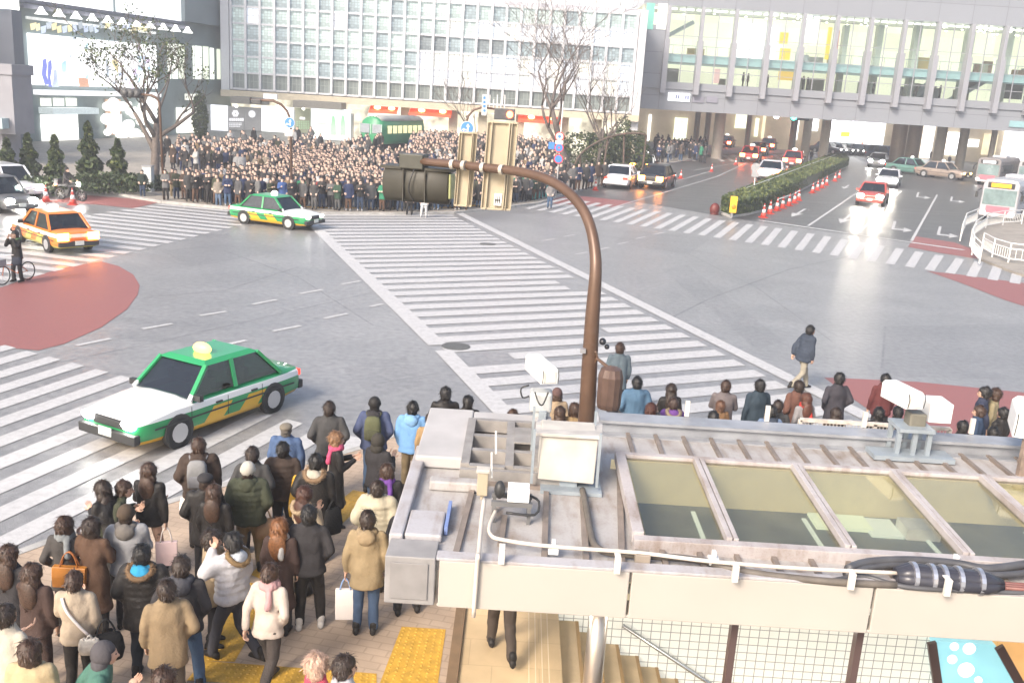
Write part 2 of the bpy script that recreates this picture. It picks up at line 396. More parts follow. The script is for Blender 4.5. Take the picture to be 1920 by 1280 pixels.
# iron covers and patches
for i, (x, y, rr) in enumerate([(855, 650, .42), (915, 458, .40)]):
    p = G(x, y); c = MB(); c.mi = 0; c.lathe([(0.001, 0), (rr, 0), (rr, .018), (rr * .86, .02), (0.001, .02)], 24)
    for k in range(-3, 4): c.box((k * rr * .24, 0, .021), (.03, rr * 1.3, .006))
    tag(c.build("manhole_cover", mat("iron_cover", (.13, .13, .12), .6, .4, .2, 20), loc=p), ["round iron manhole cover beside the left border of the wide crossing", "round iron manhole cover far along the wide crossing"][i], "manhole")
pm_ = MB()
for poly in ([(1655, 612), (1960, 606), (1960, 712), (1650, 706)], [(300, 470), (470, 452), (540, 470), (360, 500)], [(640, 690), (760, 668), (800, 720), (700, 745)], [(1180, 430), (1330, 448), (1290, 478), (1150, 455)], [(1240, 505), (1290, 496), (1470, 640), (1420, 655)]): pm_.sheet(gp(poly), Z1 - .002)
structure("road_patch", pm_, asphalt("patch_asphalt", (.192, .19, .19), .36))
sm_ = MB()
def seam_line(pts, w):
    P = [V2(G(*p)) for p in pts]
    for a, b in zip(P, P[1:]):
        nn = (b - a).normalized(); nn = Vector((-nn.y, nn.x)) * w / 2; sm_.sheet([a - nn, b - nn, b + nn, a + nn], Z1 - .001)
for pts, w in ([[(1640, 470), (1480, 505), (1330, 560), (1250, 600)], .10], [[(1660, 612), (1654, 690)], .07], [[(60, 690), (300, 640), (700, 548)], .05], [[(420, 470), (560, 520), (700, 610)], .06], [[(1000, 420), (1300, 470), (1620, 520)], .05], [[(240, 560), (420, 545), (560, 500)], .05], [[(700, 720), (820, 700)], .05], [[(1280, 470), (1420, 540), (1560, 640)], .05]): seam_line(pts, w)
structure("road_seam", sm_, mat("seam_tar", (.165, .165, .165), .4, 0, .3, 3))
# ---- pavements
def slab(name, poly, h, m, kerb=.18):
    b = MB(); P = [V2(p) for p in poly]; b.prism([(p.x, p.y) for p in P], -.05, h); return structure(name, b, m, fixn=True)
near = [(-40, 3)] + [tuple(G(x, y).xy) for x, y in [(-220, 1135), (0, 1062), (140, 1010), (300, 958), (470, 905), (600, 872), (700, 842), (770, 812), (815, 786)]] + \
       [(1.5, 16.0), (3.2, 15.3), (5.0, 14.5), tuple(G(1660, 815).xy), tuple(G(1920, 860).xy), (20, 11), (20, 3)]
# the stairwell is left open under the glass roof
SX0 = G(1049, 1180, .12).x
b = MB(); XE = G(872, 1160, .135).x - .143
b.prism([p for p in near[:10]] + [(XE, 12.9), (XE, 3)], -.05, .12)
b.prism([tuple(G(815, 786).xy), (1.5, 16.0), (3.2, 15.3), (5.0, 14.5)] + near[13:15] + [(20, 12.9), (XE, 12.9)], -.05, .12)
structure("near_pavement", b, M_PAVE, fixn=True)
k = MB()
kp = [Vector((p[0], p[1])) for p in near[1:15]]
for a, c in zip(kp, kp[1:]):
    k.beam((a.x, a.y, .045), (c.x, c.y, .045), .16, .17)
structure("near_kerb", k, M_KERB)
kerb_px = [(-260, 338), (-40, 343), (60, 349), (180, 358), (262, 374), (305, 381), (420, 392), (520, 398), (600, 402), (740, 403), (850, 401), (930, 393), (1010, 383), (1062, 365), (1120, 348), (1175, 330), (1230, 312), (1300, 300), (1335, 291)]
KERB = [V2(G(*p)) for p in kerb_px]
b = MB(); b.prism([(p.x, p.y) for p in KERB] + [(60, 176), (60, 230), (-160, 230), (-160, 80)], -.05, .13)
structure("plaza_pavement", b, M_PLAZA, fixn=True)
k = MB()
for a, c in zip(KERB, KERB[1:]): k.beam((a.x, a.y, .05), (c.x, c.y, .05), .2, .18)
structure("plaza_kerb", k, M_KERB)
y = MB(); yk = [V2(G(x, yy - 5)) for x, yy in kerb_px[6:12]]
for a, c in zip(yk, yk[1:]): y.beam((a.x, a.y + .8, .13), (c.x, c.y + .8, .13), .5, .012)
structure("tactile_paving", y, M_YEL)
b = MB(); b.prism([tuple(G(x, yy).xy) for x, yy in [(1836, 488), (1822, 462), (1830, 425), (1905, 408), (2050, 420), (2300, 560), (2000, 540), (1905, 515)]], -.05, .12)
structure("bus_pavement", b, M_PLAZA, fixn=True)
# yellow guiding blocks on the near pavement
def tactile(polys):
    b = MB()
    for poly, dirv in polys:
        P = [G(x, yy, .124) for x, yy in poly]; b.mi = 0; b.quad(*[(p.x, p.y, .126) for p in P])
        e1 = P[1] - P[0]; e2 = P[3] - P[0]; n1 = max(2, int(e1.length / .075)); n2 = max(2, int(e2.length / .075))
        for i in range(n1):
            for j in range(n2):
                p = P[0] + e1 * ((i + .5) / n1) + (P[3] + (P[2] - P[3]) * ((i + .5) / n1) - P[0] - e1 * ((i + .5) / n1)) * ((j + .5) / n2)
                b.add([(p.x + .02 * math.cos(a), p.y + .02 * math.sin(a), .127) for a in [k * math.pi / 3 for k in range(6)]] + [(p.x + .011 * math.cos(a), p.y + .011 * math.sin(a), .134) for a in [k * math.pi / 3 for k in range(6)]],
                      [(i_, (i_ + 1) % 6, 6 + (i_ + 1) % 6, 6 + i_) for i_ in range(6)] + [tuple(range(6, 12))])
    return b
tb = tactile([([(753, 1174), (836, 1179), (818, 1300), (706, 1296)], 0), ([(380, 1238), (706, 1262), (706, 1296), (350, 1275)], 0), ([(455, 1090), (520, 1098), (440, 1240), (372, 1238)], 0),
              ([(662, 918), (700, 926), (520, 1098), (468, 1076)], 0)])
structure("guiding_blocks", tb, M_YEL)
# ------------------------------------------------------------------ buildings
def grid_mat(name, col, es, bw, bh, line=.05, lc=.45, var=.25, lit=None):
    m, nt, b = _nt(name); N, L = nt.nodes, nt.links
    tc = N.new("ShaderNodeTexCoord"); sp = N.new("ShaderNodeSeparateXYZ"); cb = N.new("ShaderNodeCombineXYZ")
    L.new(tc.outputs["Object"], sp.inputs[0]); L.new(sp.outputs[0], cb.inputs[0]); L.new(sp.outputs[2], cb.inputs[1])
    br = N.new("ShaderNodeTexBrick"); br.offset = 0; br.inputs["Scale"].default_value = 1; br.inputs["Brick Width"].default_value = bw; br.inputs["Row Height"].default_value = bh
    br.inputs["Mortar Size"].default_value = line; br.inputs["Mortar Smooth"].default_value = .1
    br.inputs["Color1"].default_value = tuple(v * (1 + var) for v in col) + (1,); br.inputs["Color2"].default_value = tuple(v * (1 - var) for v in col) + (1,)
    br.inputs["Mortar"].default_value = tuple(v * lc for v in col) + (1,)
    L.new(cb.outputs[0], br.inputs[0]); L.new(br.outputs[0], b.inputs["Base Color"])
    b.inputs["Roughness"].default_value = .25
    if es: L.new(br.outputs[0], b.inputs["Emission Color"]); b.inputs["Emission Strength"].default_value = es
    MATS[name] = m; return m
W_MULL = mat("white_mullion", (.56, .57, .60), .5, 0, .05)
W_CREAM = mat("cream_soffit", (.52, .46, .35), .7, 0, .06)
G_BLOCK = [grid_mat("glass_block_%d" % i, c, e, .37, .31, .02, .55) for i, (c, e) in enumerate([((.27, .33, .325), .34), ((.22, .27, .29), .26), ((.32, .38, .365), .42), ((.17, .20, .215), .15)])]
G_LIT = [grid_mat("lit_window_%d" % i, c, e, .62, .9, .03, .35, .06) for i, (c, e) in enumerate([((.52, .53, .56), .45), ((.54, .54, .50), .42), ((.48, .52, .57), .5)])]
G_LOW = grid_mat("window_lower_row", (.14, .16, .155), .10, .45, .9, .03, 1.7)
DY = 118.0
xa, xb = V(434.5, 100, DY).x, V(1189.5, 110, DY).x; ZB, ZP, NR, NB = 5.5, 1.86, 6, 28
bw = (xb - xa) / NB
store = thing("department_store", "white gridded department store of glass block windows above the crowded plaza", "building", (0, DY, 0))
b = MB(); b.bb((xa - 1.2, .5, 4.6), (xb + 1.0, 24, ZB + NR * ZP + .6)); b.build("wall", mat("store_wall", (.42, .42, .46), .7), store)
b = MB()
for i in range(NB + 1): b.bb((xa + i * bw - .14, -.32, ZB), (xa + i * bw + .14, .4, ZB + NR * ZP + .3))
for j in range(NR + 1): b.bb((xa - .2, -.2, ZB + j * ZP - .11), (xb + .2, .42, ZB + j * ZP + .11))
b.bb((xa - 1.2, -.35, 4.7), (xa - .22, .45, ZB + NR * ZP + .55)); b.bb((xb + .22, -.35, 3.5), (xb + 1.1, .45, ZB + NR * ZP + .5))
b.build("facade_frame", W_MULL, store)
wm = {}
def win(k, m):
    if k not in wm:
        q = MB(); q.bb((-bw / 2 + .13, 0, -ZP / 2 + .1), (bw / 2 - .13, .12, ZP / 2 - .1)); wm[k] = q.mesh("window", [m])
    return wm[k]
rest = {}
cells = []
for i in range(NB):
    for j in range(NR):
        r = NR - 1 - j                      # row counted from the top
        if r == 1: lit = i >= 17 or i in (1, 7) or i == 15
        elif r in (3, 4): lit = i >= 12.5
        else: lit = False
        rr = random.Random(i * 31 + j)
        if lit: k = ("L", rr.randrange(3))
        elif r == 5: k = ("B", 0)
        elif r == 2 and i >= 13: k = ("G", rr.choice([1, 3, 3]))
        elif r == 5: k = ("G", 3)
        else: k = ("G", rr.choice([0, 0, 1, 2, 1]))
        cells.append((i, j, k))
matof = lambda k: G_LIT[k[1]] if k[0] == "L" else (G_LOW if k[0] == "B" else G_BLOCK[k[1]])
for n_, (i, j, k) in enumerate(cells):
    c = (xa + (i + .5) * bw, .05, ZB + (j + .5) * ZP)
    if n_ < 100: put("window", win(k, matof(k)), store, loc=c)
    else: rest.setdefault(k, []).append(c)
b = MB(); ml = list(rest)
for mi, k in enumerate(ml):
    b.mi = mi
    for c in rest[k]: b.bb((c[0] - bw / 2 + .13, .05, c[2] - ZP / 2 + .1), (c[0] + bw / 2 - .13, .17, c[2] + ZP / 2 - .1))
tag(b.build("window", [matof(k) for k in ml], store), kind='stuff')
b = MB(); b.bb((xa - 1, -1.3, 4.55), (xb + 1, .3, 5.3)); b.build("soffit", W_CREAM, store)
b = MB(); b.bb((xa - 1, 3.0, 0), (xb + 1, 3.4, 4.55))
b.build("shop_front", glow("shop_glow", (1.0, .90, .68), 1.5, .75, .55), store)
for px in (760, 850, 905, 975, 1058, 1120, 1185): b = MB(); c = V(px, 230, DY + 1).x; b.bb((c - .5, .2, 0), (c + .5, 1.0, 4.55)); b.build("pillar", mat("store_pillar", (.50, .44, .33), .6), store)
for a, c in ((692, 745), (767, 846), (972, 1054)):
    x0, x1 = V(a, 215, DY - 1).x, V(c, 215, DY - 1).x
    b = MB(); b.add([(x0, .1, 4.5), (x1, .1, 4.5), (x1, -1.3, 3.95), (x0, -1.3, 3.95), (x0, -1.3, 3.7), (x1, -1.3, 3.7)], [(0, 1, 2, 3), (3, 2, 5, 4)])
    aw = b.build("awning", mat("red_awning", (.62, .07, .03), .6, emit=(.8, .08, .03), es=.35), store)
    for f in (.3, .8):
        q = MB(); q.ell((x0 + (x1 - x0) * f, -1.25, 4.35), (.4, .2, .22)); q.build("awning_lamp", glow("warm_lamp", (1, .72, .25), 4), aw)
# roof-top neighbour
b = MB(); b.bb((V(620, 5, 150).x, 0, 0), (V(1215, 5, 150).x, 14, 34))
nb = tag(thing("office_block", "bright office block rising behind the gridded store's roof", "building", (0, 150, 0)))
b.build("wall", mat("office_wall", (.5, .52, .55), .6), nb)
b = MB(); x0, x1 = V(625, 5, 150).x, V(1190, 5, 150).x
for i in range(22):
    a = x0 + (x1 - x0) * i / 22
    if i % 7 != 5: b.bb((a + .15, -.15, 18), (a + (x1 - x0) / 22 - .15, .05, 33))
b.build("window", glow("office_glow", (.93, .96, 1.0), 1.4, .5, .35), nb)

# ---- station bridge
BY = 126.0
LAV = mat("lavender_panel", (.23, .24, .27), .45, .1, .07, 1.2)
LAV2 = mat("lavender_fin", (.32, .325, .355), .4, .2, .06)
def seam(name, col, bw_, bh_, off=0.):
    return grid_mat(name, col, 0, bw_, bh_, .03, .5, .03)
PANEL = seam("bridge_panel", (.24, .255, .285), 4.17, 2.6)
bx0 = V(1199, 100, BY).x; bx1 = 84; cx0 = V(1249, 100, BY).x - .1; CP = 4.17
bridge = thing("station_bridge", "pale grey station building bridging the street with two storeys of lit glass", "building", (0, BY, 0))
b = MB(); b.bb((bx0, -.05, 6.05), (bx1, 24, 8.6)); b.bb((bx0, -.25, 8.62), (bx1, 24, 9.5)); b.bb((bx0, -.25, 18.55), (bx1, 26, 27)); b.bb((bx0, -.25, 9.5), (cx0, .6, 16.2)); b.bb((bx0 - .3, 24, 6.05), (bx1, 26, 27))
b.build("wall", PANEL, bridge)
nc = int((bx1 - cx0) / CP) + 1
for i in range(nc):
    x = cx0 + i * CP
    q = MB(); q.bb((x - .32, -1.0, 8.1), (x + .32, .3, 14.6)); q.bb((x - .2, -.7, 14.6), (x + .2, .3, 18.6)); q.build("fin", LAV2, bridge)
PANE = glass_mat("clear_pane", (.92, .97, .96), .06)
for i in range(nc - 1):
    x = cx0 + i * CP
    q = MB(); q.bb((x + .2, .1, 9.5), (x + CP - .2, .14, 18.55)); wp = q.build("window", PANE, bridge)
    q = MB(); q.bb((x + CP / 2 - .05, -.02, 9.5), (x + CP / 2 + .05, .09, 18.55))
    for z in (10.9, 12.9, 15.1): q.bb((x + .2, 0, z - .035), (x + CP / 2 - .06, .09, z + .035)); q.bb((x + CP / 2 + .06, 0, z - .035), (x + CP - .2, .09, z + .035))
    q.build("frame", LAV2, wp)
q = MB(); q.bb((bx0, .3, 11.95), (bx1, 9.4, 12.9)); q.build("floor_slab", mat("teal_slab", (.26, .36, .38), .5, emit=(.4, .56, .6), es=.12), bridge)
q = MB(); q.bb((bx0, .3, 9.3), (bx1, 22, 9.5)); q.build("floor", mat("hall_floor", (.55, .53, .48), .4), bridge)
hall = MB()
hall.bb((bx0, 9.5, 9.5), (bx1, 9.7, 18.5))
hall.build("hall_wall", grid_mat("hall_wall_glow", (.68, .65, .47), .55, 3.1, 2.2, .02, .8, .13), bridge)
for i in range(int((bx1 - bx0) / 2.1)): q = MB(); q.bb((bx0 + .5 + i * 2.1, .6, 18.2), (bx0 + 2.2 + i * 2.1, 1.3, 18.4)); q.build("ceiling_light", glow("ceiling_light_glow", (1, .97, .82), 2.2), bridge)
q = MB(); rr = random.Random(3); q.ell((0, 0, 0), (.16, .16, .06), 8, 4); dl = q.mesh("downlight", [glow("downlight_glow", (1, .93, .7), 5)])
for i in range(70): put("downlight", dl, bridge, loc=(rr.uniform(bx0, bx1), rr.uniform(3, 9), 18.25))
def hallbox(x0, y0, x1, y1, dpt, m, name="poster", e=.3):
    a, c = V(x0, y1, BY + dpt), V(x1, y0, BY + dpt); q = MB(); q.bb((a.x, dpt - e, a.z), (c.x, dpt, c.z)); return q.build(name, m, bridge)
WHITE_SCR = glow("white_screen", (.98, .99, 1), 2.2)
hallbox(1378, 46, 1436, 112, 6, WHITE_SCR, "screen"); hallbox(1436, 50, 1458, 112, 8, WHITE_SCR, "screen")
for a in ((1460, 62, 1478, 82), (1460, 92, 1482, 112), (1545, 52, 1560, 112), (1548, 135, 1562, 152)): hallbox(*a, 7, glow("yellow_poster", (1, .62, .05), 1.0))
hallbox(1458, 136, 1500, 150, 7, glow("orange_poster", (1, .6, .1), .9)); hallbox(1560, 58, 1574, 92, 7, glow("red_poster", (.75, .12, .06), .5))
hallbox(1500, 35, 1536, 80, 7, glow("bright_poster", (1, .98, .9), 1.6, .4, .5)); hallbox(1337, 130, 1350, 156, 6, glow("pink_banner", (1, .6, .55), .9))
for x in (1567, 1630, 1700, 1798, 1870): hallbox(x, 48, x + 13, 205, 5, mat("hall_column", (.55, .56, .5), .5), "hall_column", 1.2)
hallbox(1797, 140, 1836, 165, 6, mat("dark_opening", (.10, .09, .07), .6), "stair_soffit"); hallbox(1880, 150, 1920, 185, 6, mat("dark_opening", (.1, .09, .07)), "stair_soffit")
for a, c in (((1200, 95, 4), (1300, 42, 4)), ((1700, 195, 5), (1760, 140, 5)), ((1760, 200, 6), (1850, 150, 6))):
    p, r = V(a[0], a[1], BY + a[2]), V(c[0], c[1], BY + c[2]); q = MB(); q.beam((p.x, a[2], p.z), (r.x, c[2], r.z), 1.2, .5); q.build("escalator", mat("escalator_grey", (.30, .34, .36), .4, .3), bridge)
a, c = V(1208, 55, BY), V(1228, 7, BY); q = MB(); q.bb((a.x, -.3, a.z), (c.x, -.26, c.z)); q.build("window", glow("green_window", (.25, .62, .52), .55, .4, .6), bridge)
a, c = V(1230, 55, BY), V(1252, 8, BY); q = MB(); q.bb((a.x, -.3, a.z), (c.x, -.26, c.z)); q.build("window", glow("pale_window", (1, 1, .85), 1.3, .5, .6), bridge)
rr = random.Random(6)
for i in range(30):
    x_ = rr.uniform(bx0 + 1, bx1 - 14); low = rr.random() < .5; zb_ = 9.5 if low else 12.9; hh = rr.uniform(.8, 1.9); ww = rr.uniform(.5, 2.4); dp = rr.uniform(5, 8.6); q = MB(); q.bb((x_, dp, zb_), (x_ + ww, dp + .4, zb_ + hh)); q.build("kiosk", mat("kiosk_%d" % (i % 6), [(.30, .28, .22), (.12, .2, .22), (.42, .30, .12), (.35, .36, .38), (.2, .12, .08), (.45, .45, .36)][i % 6], .6), bridge)
q = MB()
for i in range(int((bx1 - bx0) / 1.4)): q.bb((bx0 + i * 1.4, .62, 12.9), (bx0 + i * 1.4 + .05, .66, 13.95))
q.bb((bx0, .6, 13.95), (bx1, .68, 14.02)); q.build("railing", mat("hall_rail", (.3, .36, .36), .4, .4), bridge)
# the sign and its grey neighbours on the fascia
a, c = V(1252, 189, BY - .2), V(1294, 176, BY - .2); q = MB(); q.bb((a.x, -.3, a.z), (c.x, -.1, c.z)); sg = q.build("sign_or_glint_panel", glow("sign_white", (.97, .98, 1), 1.5), bridge)
q = MB(); h = c.z - a.z; w_ = c.x - a.x
for f in (.33, .45, .78, .88): q.bb((a.x + w_ * f, -.34, a.z + h * .3), (a.x + w_ * (f + .07), -.31, a.z + h * .75))
q.build("lettering", mat("sign_blue", (.05, .07, .25), .5), sg)
for xx in (1298, 1324):
    a, c = V(xx, 192, BY - .2), V(xx + 22, 182, BY - .2); q = MB(); q.bb((a.x, -.2, a.z), (c.x, -.08, c.z)); q.build("sign_or_glint_panel", mat("sign_grey", (.22, .22, .27), .5), bridge)
a, c = V(1892, 238, BY - .2), V(1920, 228, BY - .2); q = MB(); q.bb((a.x, -.2, a.z), (c.x + 2, -.08, c.z)); q.build("sign_or_glint_panel", mat("sign_teal", (.25, .42, .45), .5), bridge)
# underside and street pillars
PIL = mat("street_pillar", (.42, .38, .32), .6, 0, .12, 2)
for i, (px, yb, w_, dd) in enumerate([(1343, 291, 20, 133), (1302, 282, 10, 150), (1322, 280, 10, 150), (1400, 270, 9, 152), (1484, 276, 12, 150), (1508, 290, 15, 140), (1541, 301, 17, 136), (1680, 296, 26, 140), (1708, 298, 24, 140), (1758, 298, 18, 138), (1800, 300, 16, 138), (1856, 300, 10, 134)]):
    p = V(px, yb, dd); r = w_ / 2 / F_PX * dd
    t = MB(); t.lathe([(r * 1.05, 0), (r, .3), (r, 6.04)], 18); t.smooth = True
    o = t.build("street_pillar", mat("brown_pillar", (.24, .18, .13), .5, 0, .1, 2) if px in (1680, 1708) else PIL, loc=(p.x, dd, 0))
    tag(o, ["stout grey pillar at the pavement corner under the station bridge", "thin pillar among the walkers left of the stout corner pillar", "second thin pillar beside the corner pillar", "thin grey pillar behind the red tail lights", "grey pillar beyond the red cars near the middle of the street",
            "grey pillar left of the hedge's far end", "tall pale pillar standing at the hedge's far end", "fat brown pillar behind the dark parked van", "fat brown pillar just right of its brown twin", "grey pillar between the two bright shopfronts on the right", "grey pillar right of the bright shopfront", "slim pillar behind the bus queue"][i], "pillar", "pillars under the station bridge")
SY = 172.0
arc = thing("arcade_shops", "row of glaring white shopfronts seen beneath the station bridge", "building", (0, SY, 0))
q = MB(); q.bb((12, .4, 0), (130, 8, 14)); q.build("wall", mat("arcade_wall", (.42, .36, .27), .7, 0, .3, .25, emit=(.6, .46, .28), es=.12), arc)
shp = [(1212, 215, 1222, 270, 0), (1262, 222, 1290, 262, 1), (1378, 206, 1402, 240, 1), (1414, 222, 1424, 256, 1), (1427, 214, 1437, 260, 3), (1485, 218, 1500, 262, 0), (1517, 221, 1536, 245, 2), (1552, 224, 1662, 268, 2), (1600, 226, 1625, 278, 0),
       (1724, 236, 1754, 300, 2), (1772, 250, 1812, 290, 2), (1815, 262, 1836, 275, 0), (1876, 246, 1960, 300, 2), (1840, 252, 1872, 290, 3)]
for n_, (x0, y0, x1, y1, k) in enumerate(shp):
    a, c = V(x0, y1, SY), V(x1, y0, SY); q = MB(); q.bb((a.x, -.1, max(.2, a.z)), (c.x, .3, c.z)); q.build("shop_window", glow("arcade_%d" % k, [(1, .98, .93), (.95, 1, .7), (1, 1, 1), (.95, .78, .5)][k], [2.6, 1.7, 3.4, 1.2][k], .3, .5), arc)
q = MB(); a, c = V(1577, 256, SY - 8), V(1594, 248, SY - 8); q.bb((a.x, -8, a.z), (c.x, -7.6, c.z)); q.build("hanging_sign", glow("yellow_sign", (1, .75, .1), 1.2), arc)
# ---- left building
LM = wallM((-46.4, 82), (-36.0, 124)); LMi = LM.inverted()
def onL(px, py, out=0.):
    o = LMi @ CAM; dv = (LMi.to_3x3() @ ray(px, py)); t = (out - o.y) / dv.y; p = o + dv * t; return p.x, p.z
LFT = thing("screen_building", "dark building with glaring billboards and floodlights at the left of the plaza", "building", LM.to_translation(), math.atan2(LM[1][0], LM[0][0]))
def LP(x0, y0, x1, y1, o0, o1, m, name, par=LFT):
    s0, zt = onL(x0, y0, o0); s1, zb = onL(x1, y1, o0); q = MB(); q.bb((s0, -o1 if 0 else -o0 - .0, zb), (s1, -o0 - (o1 - o0), zt)); return q.build(name, m, par)
LWALL = mat("slate_wall", (.19, .235, .235), .5, 0, .3, .3)
q = MB(); q.bb((-24, -.0 + .02, 0), (42.5, 20, 26)); q.build("wall", LWALL, LFT)
BBW = glow("billboard_white", (1, 1, 1), 2.0)
LP(40, -60, 205, 22, .05, .5, glow("billboard_a", (.97, .98, 1), 1.9, .05, .3), "billboard"); LP(214, -60, 333, 40, .05, .5, glow("billboard_b", (.96, .98, 1), 1.8, .15, .4), "billboard")
s0, _ = onL(20, 50); s1, _ = onL(334, 50)
q = MB(); zt = 11.6
q.bb((s0, -1.5, zt), (s1, -1.2, zt + .35)); q.bb((s0, -.9, zt + .5), (s1, -.1, zt + .8))
for i in range(14): x = s0 + (s1 - s0) * i / 13; q.bb((x - .06, -1.5, zt + .1), (x + .06, 0, zt + .3))
truss = q.build("lamp_gantry", mat("gantry", (.20, .20, .24), .5, .4), LFT)
for i in range(11):
    x = s0 + (s1 - s0) * (i + .7) / 11.2
    q = MB(); q.lathe([(.12, .55), (.3, .2), (.55, -.1), (.02, -.12)], 12, (x, -1.9, zt - .3)); q.build("floodlight", glow("flood_glow", (1, .99, .93), 3.2), truss)
big = LP(50, 62, 290, 166, .05, .4, glow("billboard_c", (.97, .98, 1.0), 2.1, .12, .25), "billboard")
LP(48, 36, 290, 60, .05, .2, glow("billboard_top", (.85, .87, .84), 1.1, .6, .45), "billboard_header")
def onbill(x0, y0, x1, y1, m, name): return LP(x0, y0, x1, y1, .42, .46, m, name)
NAVY = mat("poster_navy", (.10, .11, .28), .5, emit=(.12, .14, .38), es=.7); PST = [glow("poster_tint_%d" % i, c, 1.0, .35, .8) for i, c in enumerate([(.55, .62, .8), (.85, .72, .4), (.5, .75, .85), (.85, .45, .3), (.75, .6, .85), (.45, .5, .55)])]
def blob(pts, m, name="picture"):
    P = [onL(x, y, .44) for x, y in pts]; q = MB(); n_ = len(P)
    vs_ = [(s, -.44, z) for s, z in P] + [(s, -.48, z) for s, z in P]
    q.add(vs_, [tuple(range(n_ - 1, -1, -1)), tuple(range(n_, 2 * n_))] + [(i, (i + 1) % n_, n_ + (i + 1) % n_, n_ + i) for i in range(n_)]); return q.build(name, m, LFT, fixn=True)
blob([(80, 112), (86, 110), (88, 125), (86, 140), (92, 158), (84, 160), (78, 140)], NAVY); blob([(90, 116), (96, 112), (97, 128), (94, 145), (97, 163), (91, 163), (89, 140)], NAVY); blob([(101, 130), (106, 132), (110, 163), (98, 164)], PST[0])
blob([(115, 118), (124, 112), (124, 136), (116, 136)], PST[2]); blob([(146, 146), (164, 146), (167, 163), (149, 163)], PST[3]); blob([(198, 112), (203, 112), (204, 145), (200, 145)], PST[5]); blob([(208, 114), (220, 110), (222, 140), (212, 124)], PST[1])
rr = random.Random(11)
for i in range(34):
    x, yv = (rr.uniform(222, 284), rr.uniform(100, 160)) if i < 22 else (rr.uniform(120, 280), rr.uniform(66, 158)); ww, hh = rr.uniform(2, 5), rr.uniform(3, 9); blob([(x, yv), (x + ww, yv - 2), (x + ww + 1, yv + hh), (x - 1, yv + hh + 2)], PST[rr.choice([0, 2, 5, 5, 4])])
for i in range(22):
    x = 56 + i * 10; yv = rr.uniform(42, 52); blob([(x, yv), (x + rr.uniform(5, 12), yv - 3), (x + 9, yv + 10), (x + 2, yv + 12)], PST[rr.choice([1, 5, 0])])
s, z = onL(75, 98, .45); s2, z2 = onL(75, 92, .45)
text_mesh("Do Co Mo.", (z2 - z) * 1.5, "lettering", mat("poster_ink", (.2, .2, .25), .5), LFT, Matrix.Translation((s + 1.9, -.5, z)) @ TEXTROT)
LP(62, 168, 285, 181, .05, 1.2, glow("ledge_white", (.97, .95, .98), 1.0), "ledge")
for i in range(3): LP(75 + i * 24, 184, 95 + i * 24, 199, .05, .15, glow("pale_window", (1, 1, .85), 1.3), "window")
LP(72, 201, 160, 212, .05, 1.6, mat("pale_awning", (.60, .66, .64), .5, emit=(.6, .66, .64), es=.25), "awning")
LP(75, 215, 146, 268, .05, .2, glow("shop_white", (1, 1, .95), 1.7, .35, .8), "shop_window")
LP(196, 186, 226, 252, .05, .25, mat("brown_poster", (.28, .19, .13), .6, 0, .4, .8, emit=(.35, .24, .18), es=.35), "poster")
for i in range(26):
    q = MB(); s, z = onL(rr.uniform(198, 292), rr.uniform(190, 260), .3); r_ = rr.uniform(.25, .7); q.ell((s, -.4, z), (r_ * 1.8, .1, r_), 12, 6); q.build("display_lamp", glow("display_glow", (1, .97, .88), 2.2), LFT)
blob([(198, 246), (204, 225), (216, 214), (228, 214), (228, 250)], glow("poster_arc", (.95, .93, .95), 1.0))
for x0, x1, y0, y1 in ((313, 320, 82, 148), (321, 333, 82, 148), (334, 346, 83, 148), (361, 364, 86, 148), (365, 378, 86, 149), (380, 391, 87, 149), (393, 401, 90, 149), (406, 413, 92, 149)):
    LP(x0, y0, x1, y1, .03, .1, glow("strip_window_%d" % (x0 % 2), [(.9, .97, .75), (.97, 1, .88)][x0 % 2], [.9, 1.5][x0 % 2]), "window")
LP(346, 176, 375, 188, .03, .1, glow("pale_window", (1, 1, .85), 1.3), "window"); LP(330, 202, 368, 248, .03, .2, glow("shop_bright", (1, .97, .85), 2.0, .3, .5), "shop_window")
LP(334, -60, 420, 52, .1, .8, mat("dark_frame", (.17, .205, .215), .5, 0, .2, .2), "billboard_surround")
# dark tower and police box at the far left
tw = thing("tower_block", "blank slate grey tower at the photo's far left edge", "building", (0, 76, 0))
q = MB(); q.bb((-75, 0, 0), (V(43, 70, 77.5).x, 1.5, V(30, 18, 76).z)); q.build("wall", mat("tower_grey", (.11, .125, .16), .5, 0, .15, .15), tw)
q = MB(); zt = V(30, 18, 76).z; xr = V(43, 70, 77.5).x; q.bb((xr - 9, -.4, zt), (xr - .4, 2, zt + 1.6))
for i in range(5): q.ell((xr - 7 + i * 1.5, -.6, zt + .4), (.35, .3, .3))
q.build("roof_lamp", glow("flood_glow", (1, .99, .93), 3.2), tw)
PB = 68
pb = thing("police_box", "small grey two storey police box with roof railings at the left", "building", (0, PB, 0))
x0 = V(66, 180, PB + 2.6).x; GREYW = mat("box_grey", (.26, .26, .29), .6, 0, .08, 1)
ztop = V(40, 122, PB).z; q = MB(); q.bb((-70, 0, 0), (x0 - 1.2, 2.5, ztop - .7)); q.bb((-70, -.4, ztop - .7), (x0, 2.6, ztop)); q.bb((x0 - 1.3, -.3, 2.2), (x0 - .1, 2.4, ztop - .7)); q.build("wall", GREYW, pb)
q = MB()
for z in (.45, .9): q.tube([(-50, .0, ztop + z + .3), (x0 - 3.4, .0, ztop + z + .3)], .04, 6)
for i in range(10): q.tube([(x0 - 3.4 - i * .7, 0, ztop), (x0 - 3.4 - i * .7, 0, ztop + 1.25)], .04, 6)
q.build("railing", mat("white_rail", (.68, .68, .68), .5, .2), pb)
q = MB(); q.bb((-60, -.1, 3.2), (x0 - 1.9, .0, ztop - 1.4)); q.build("window", mat("box_glass", (.16, .22, .24), .15, 0, .3, .4), pb)
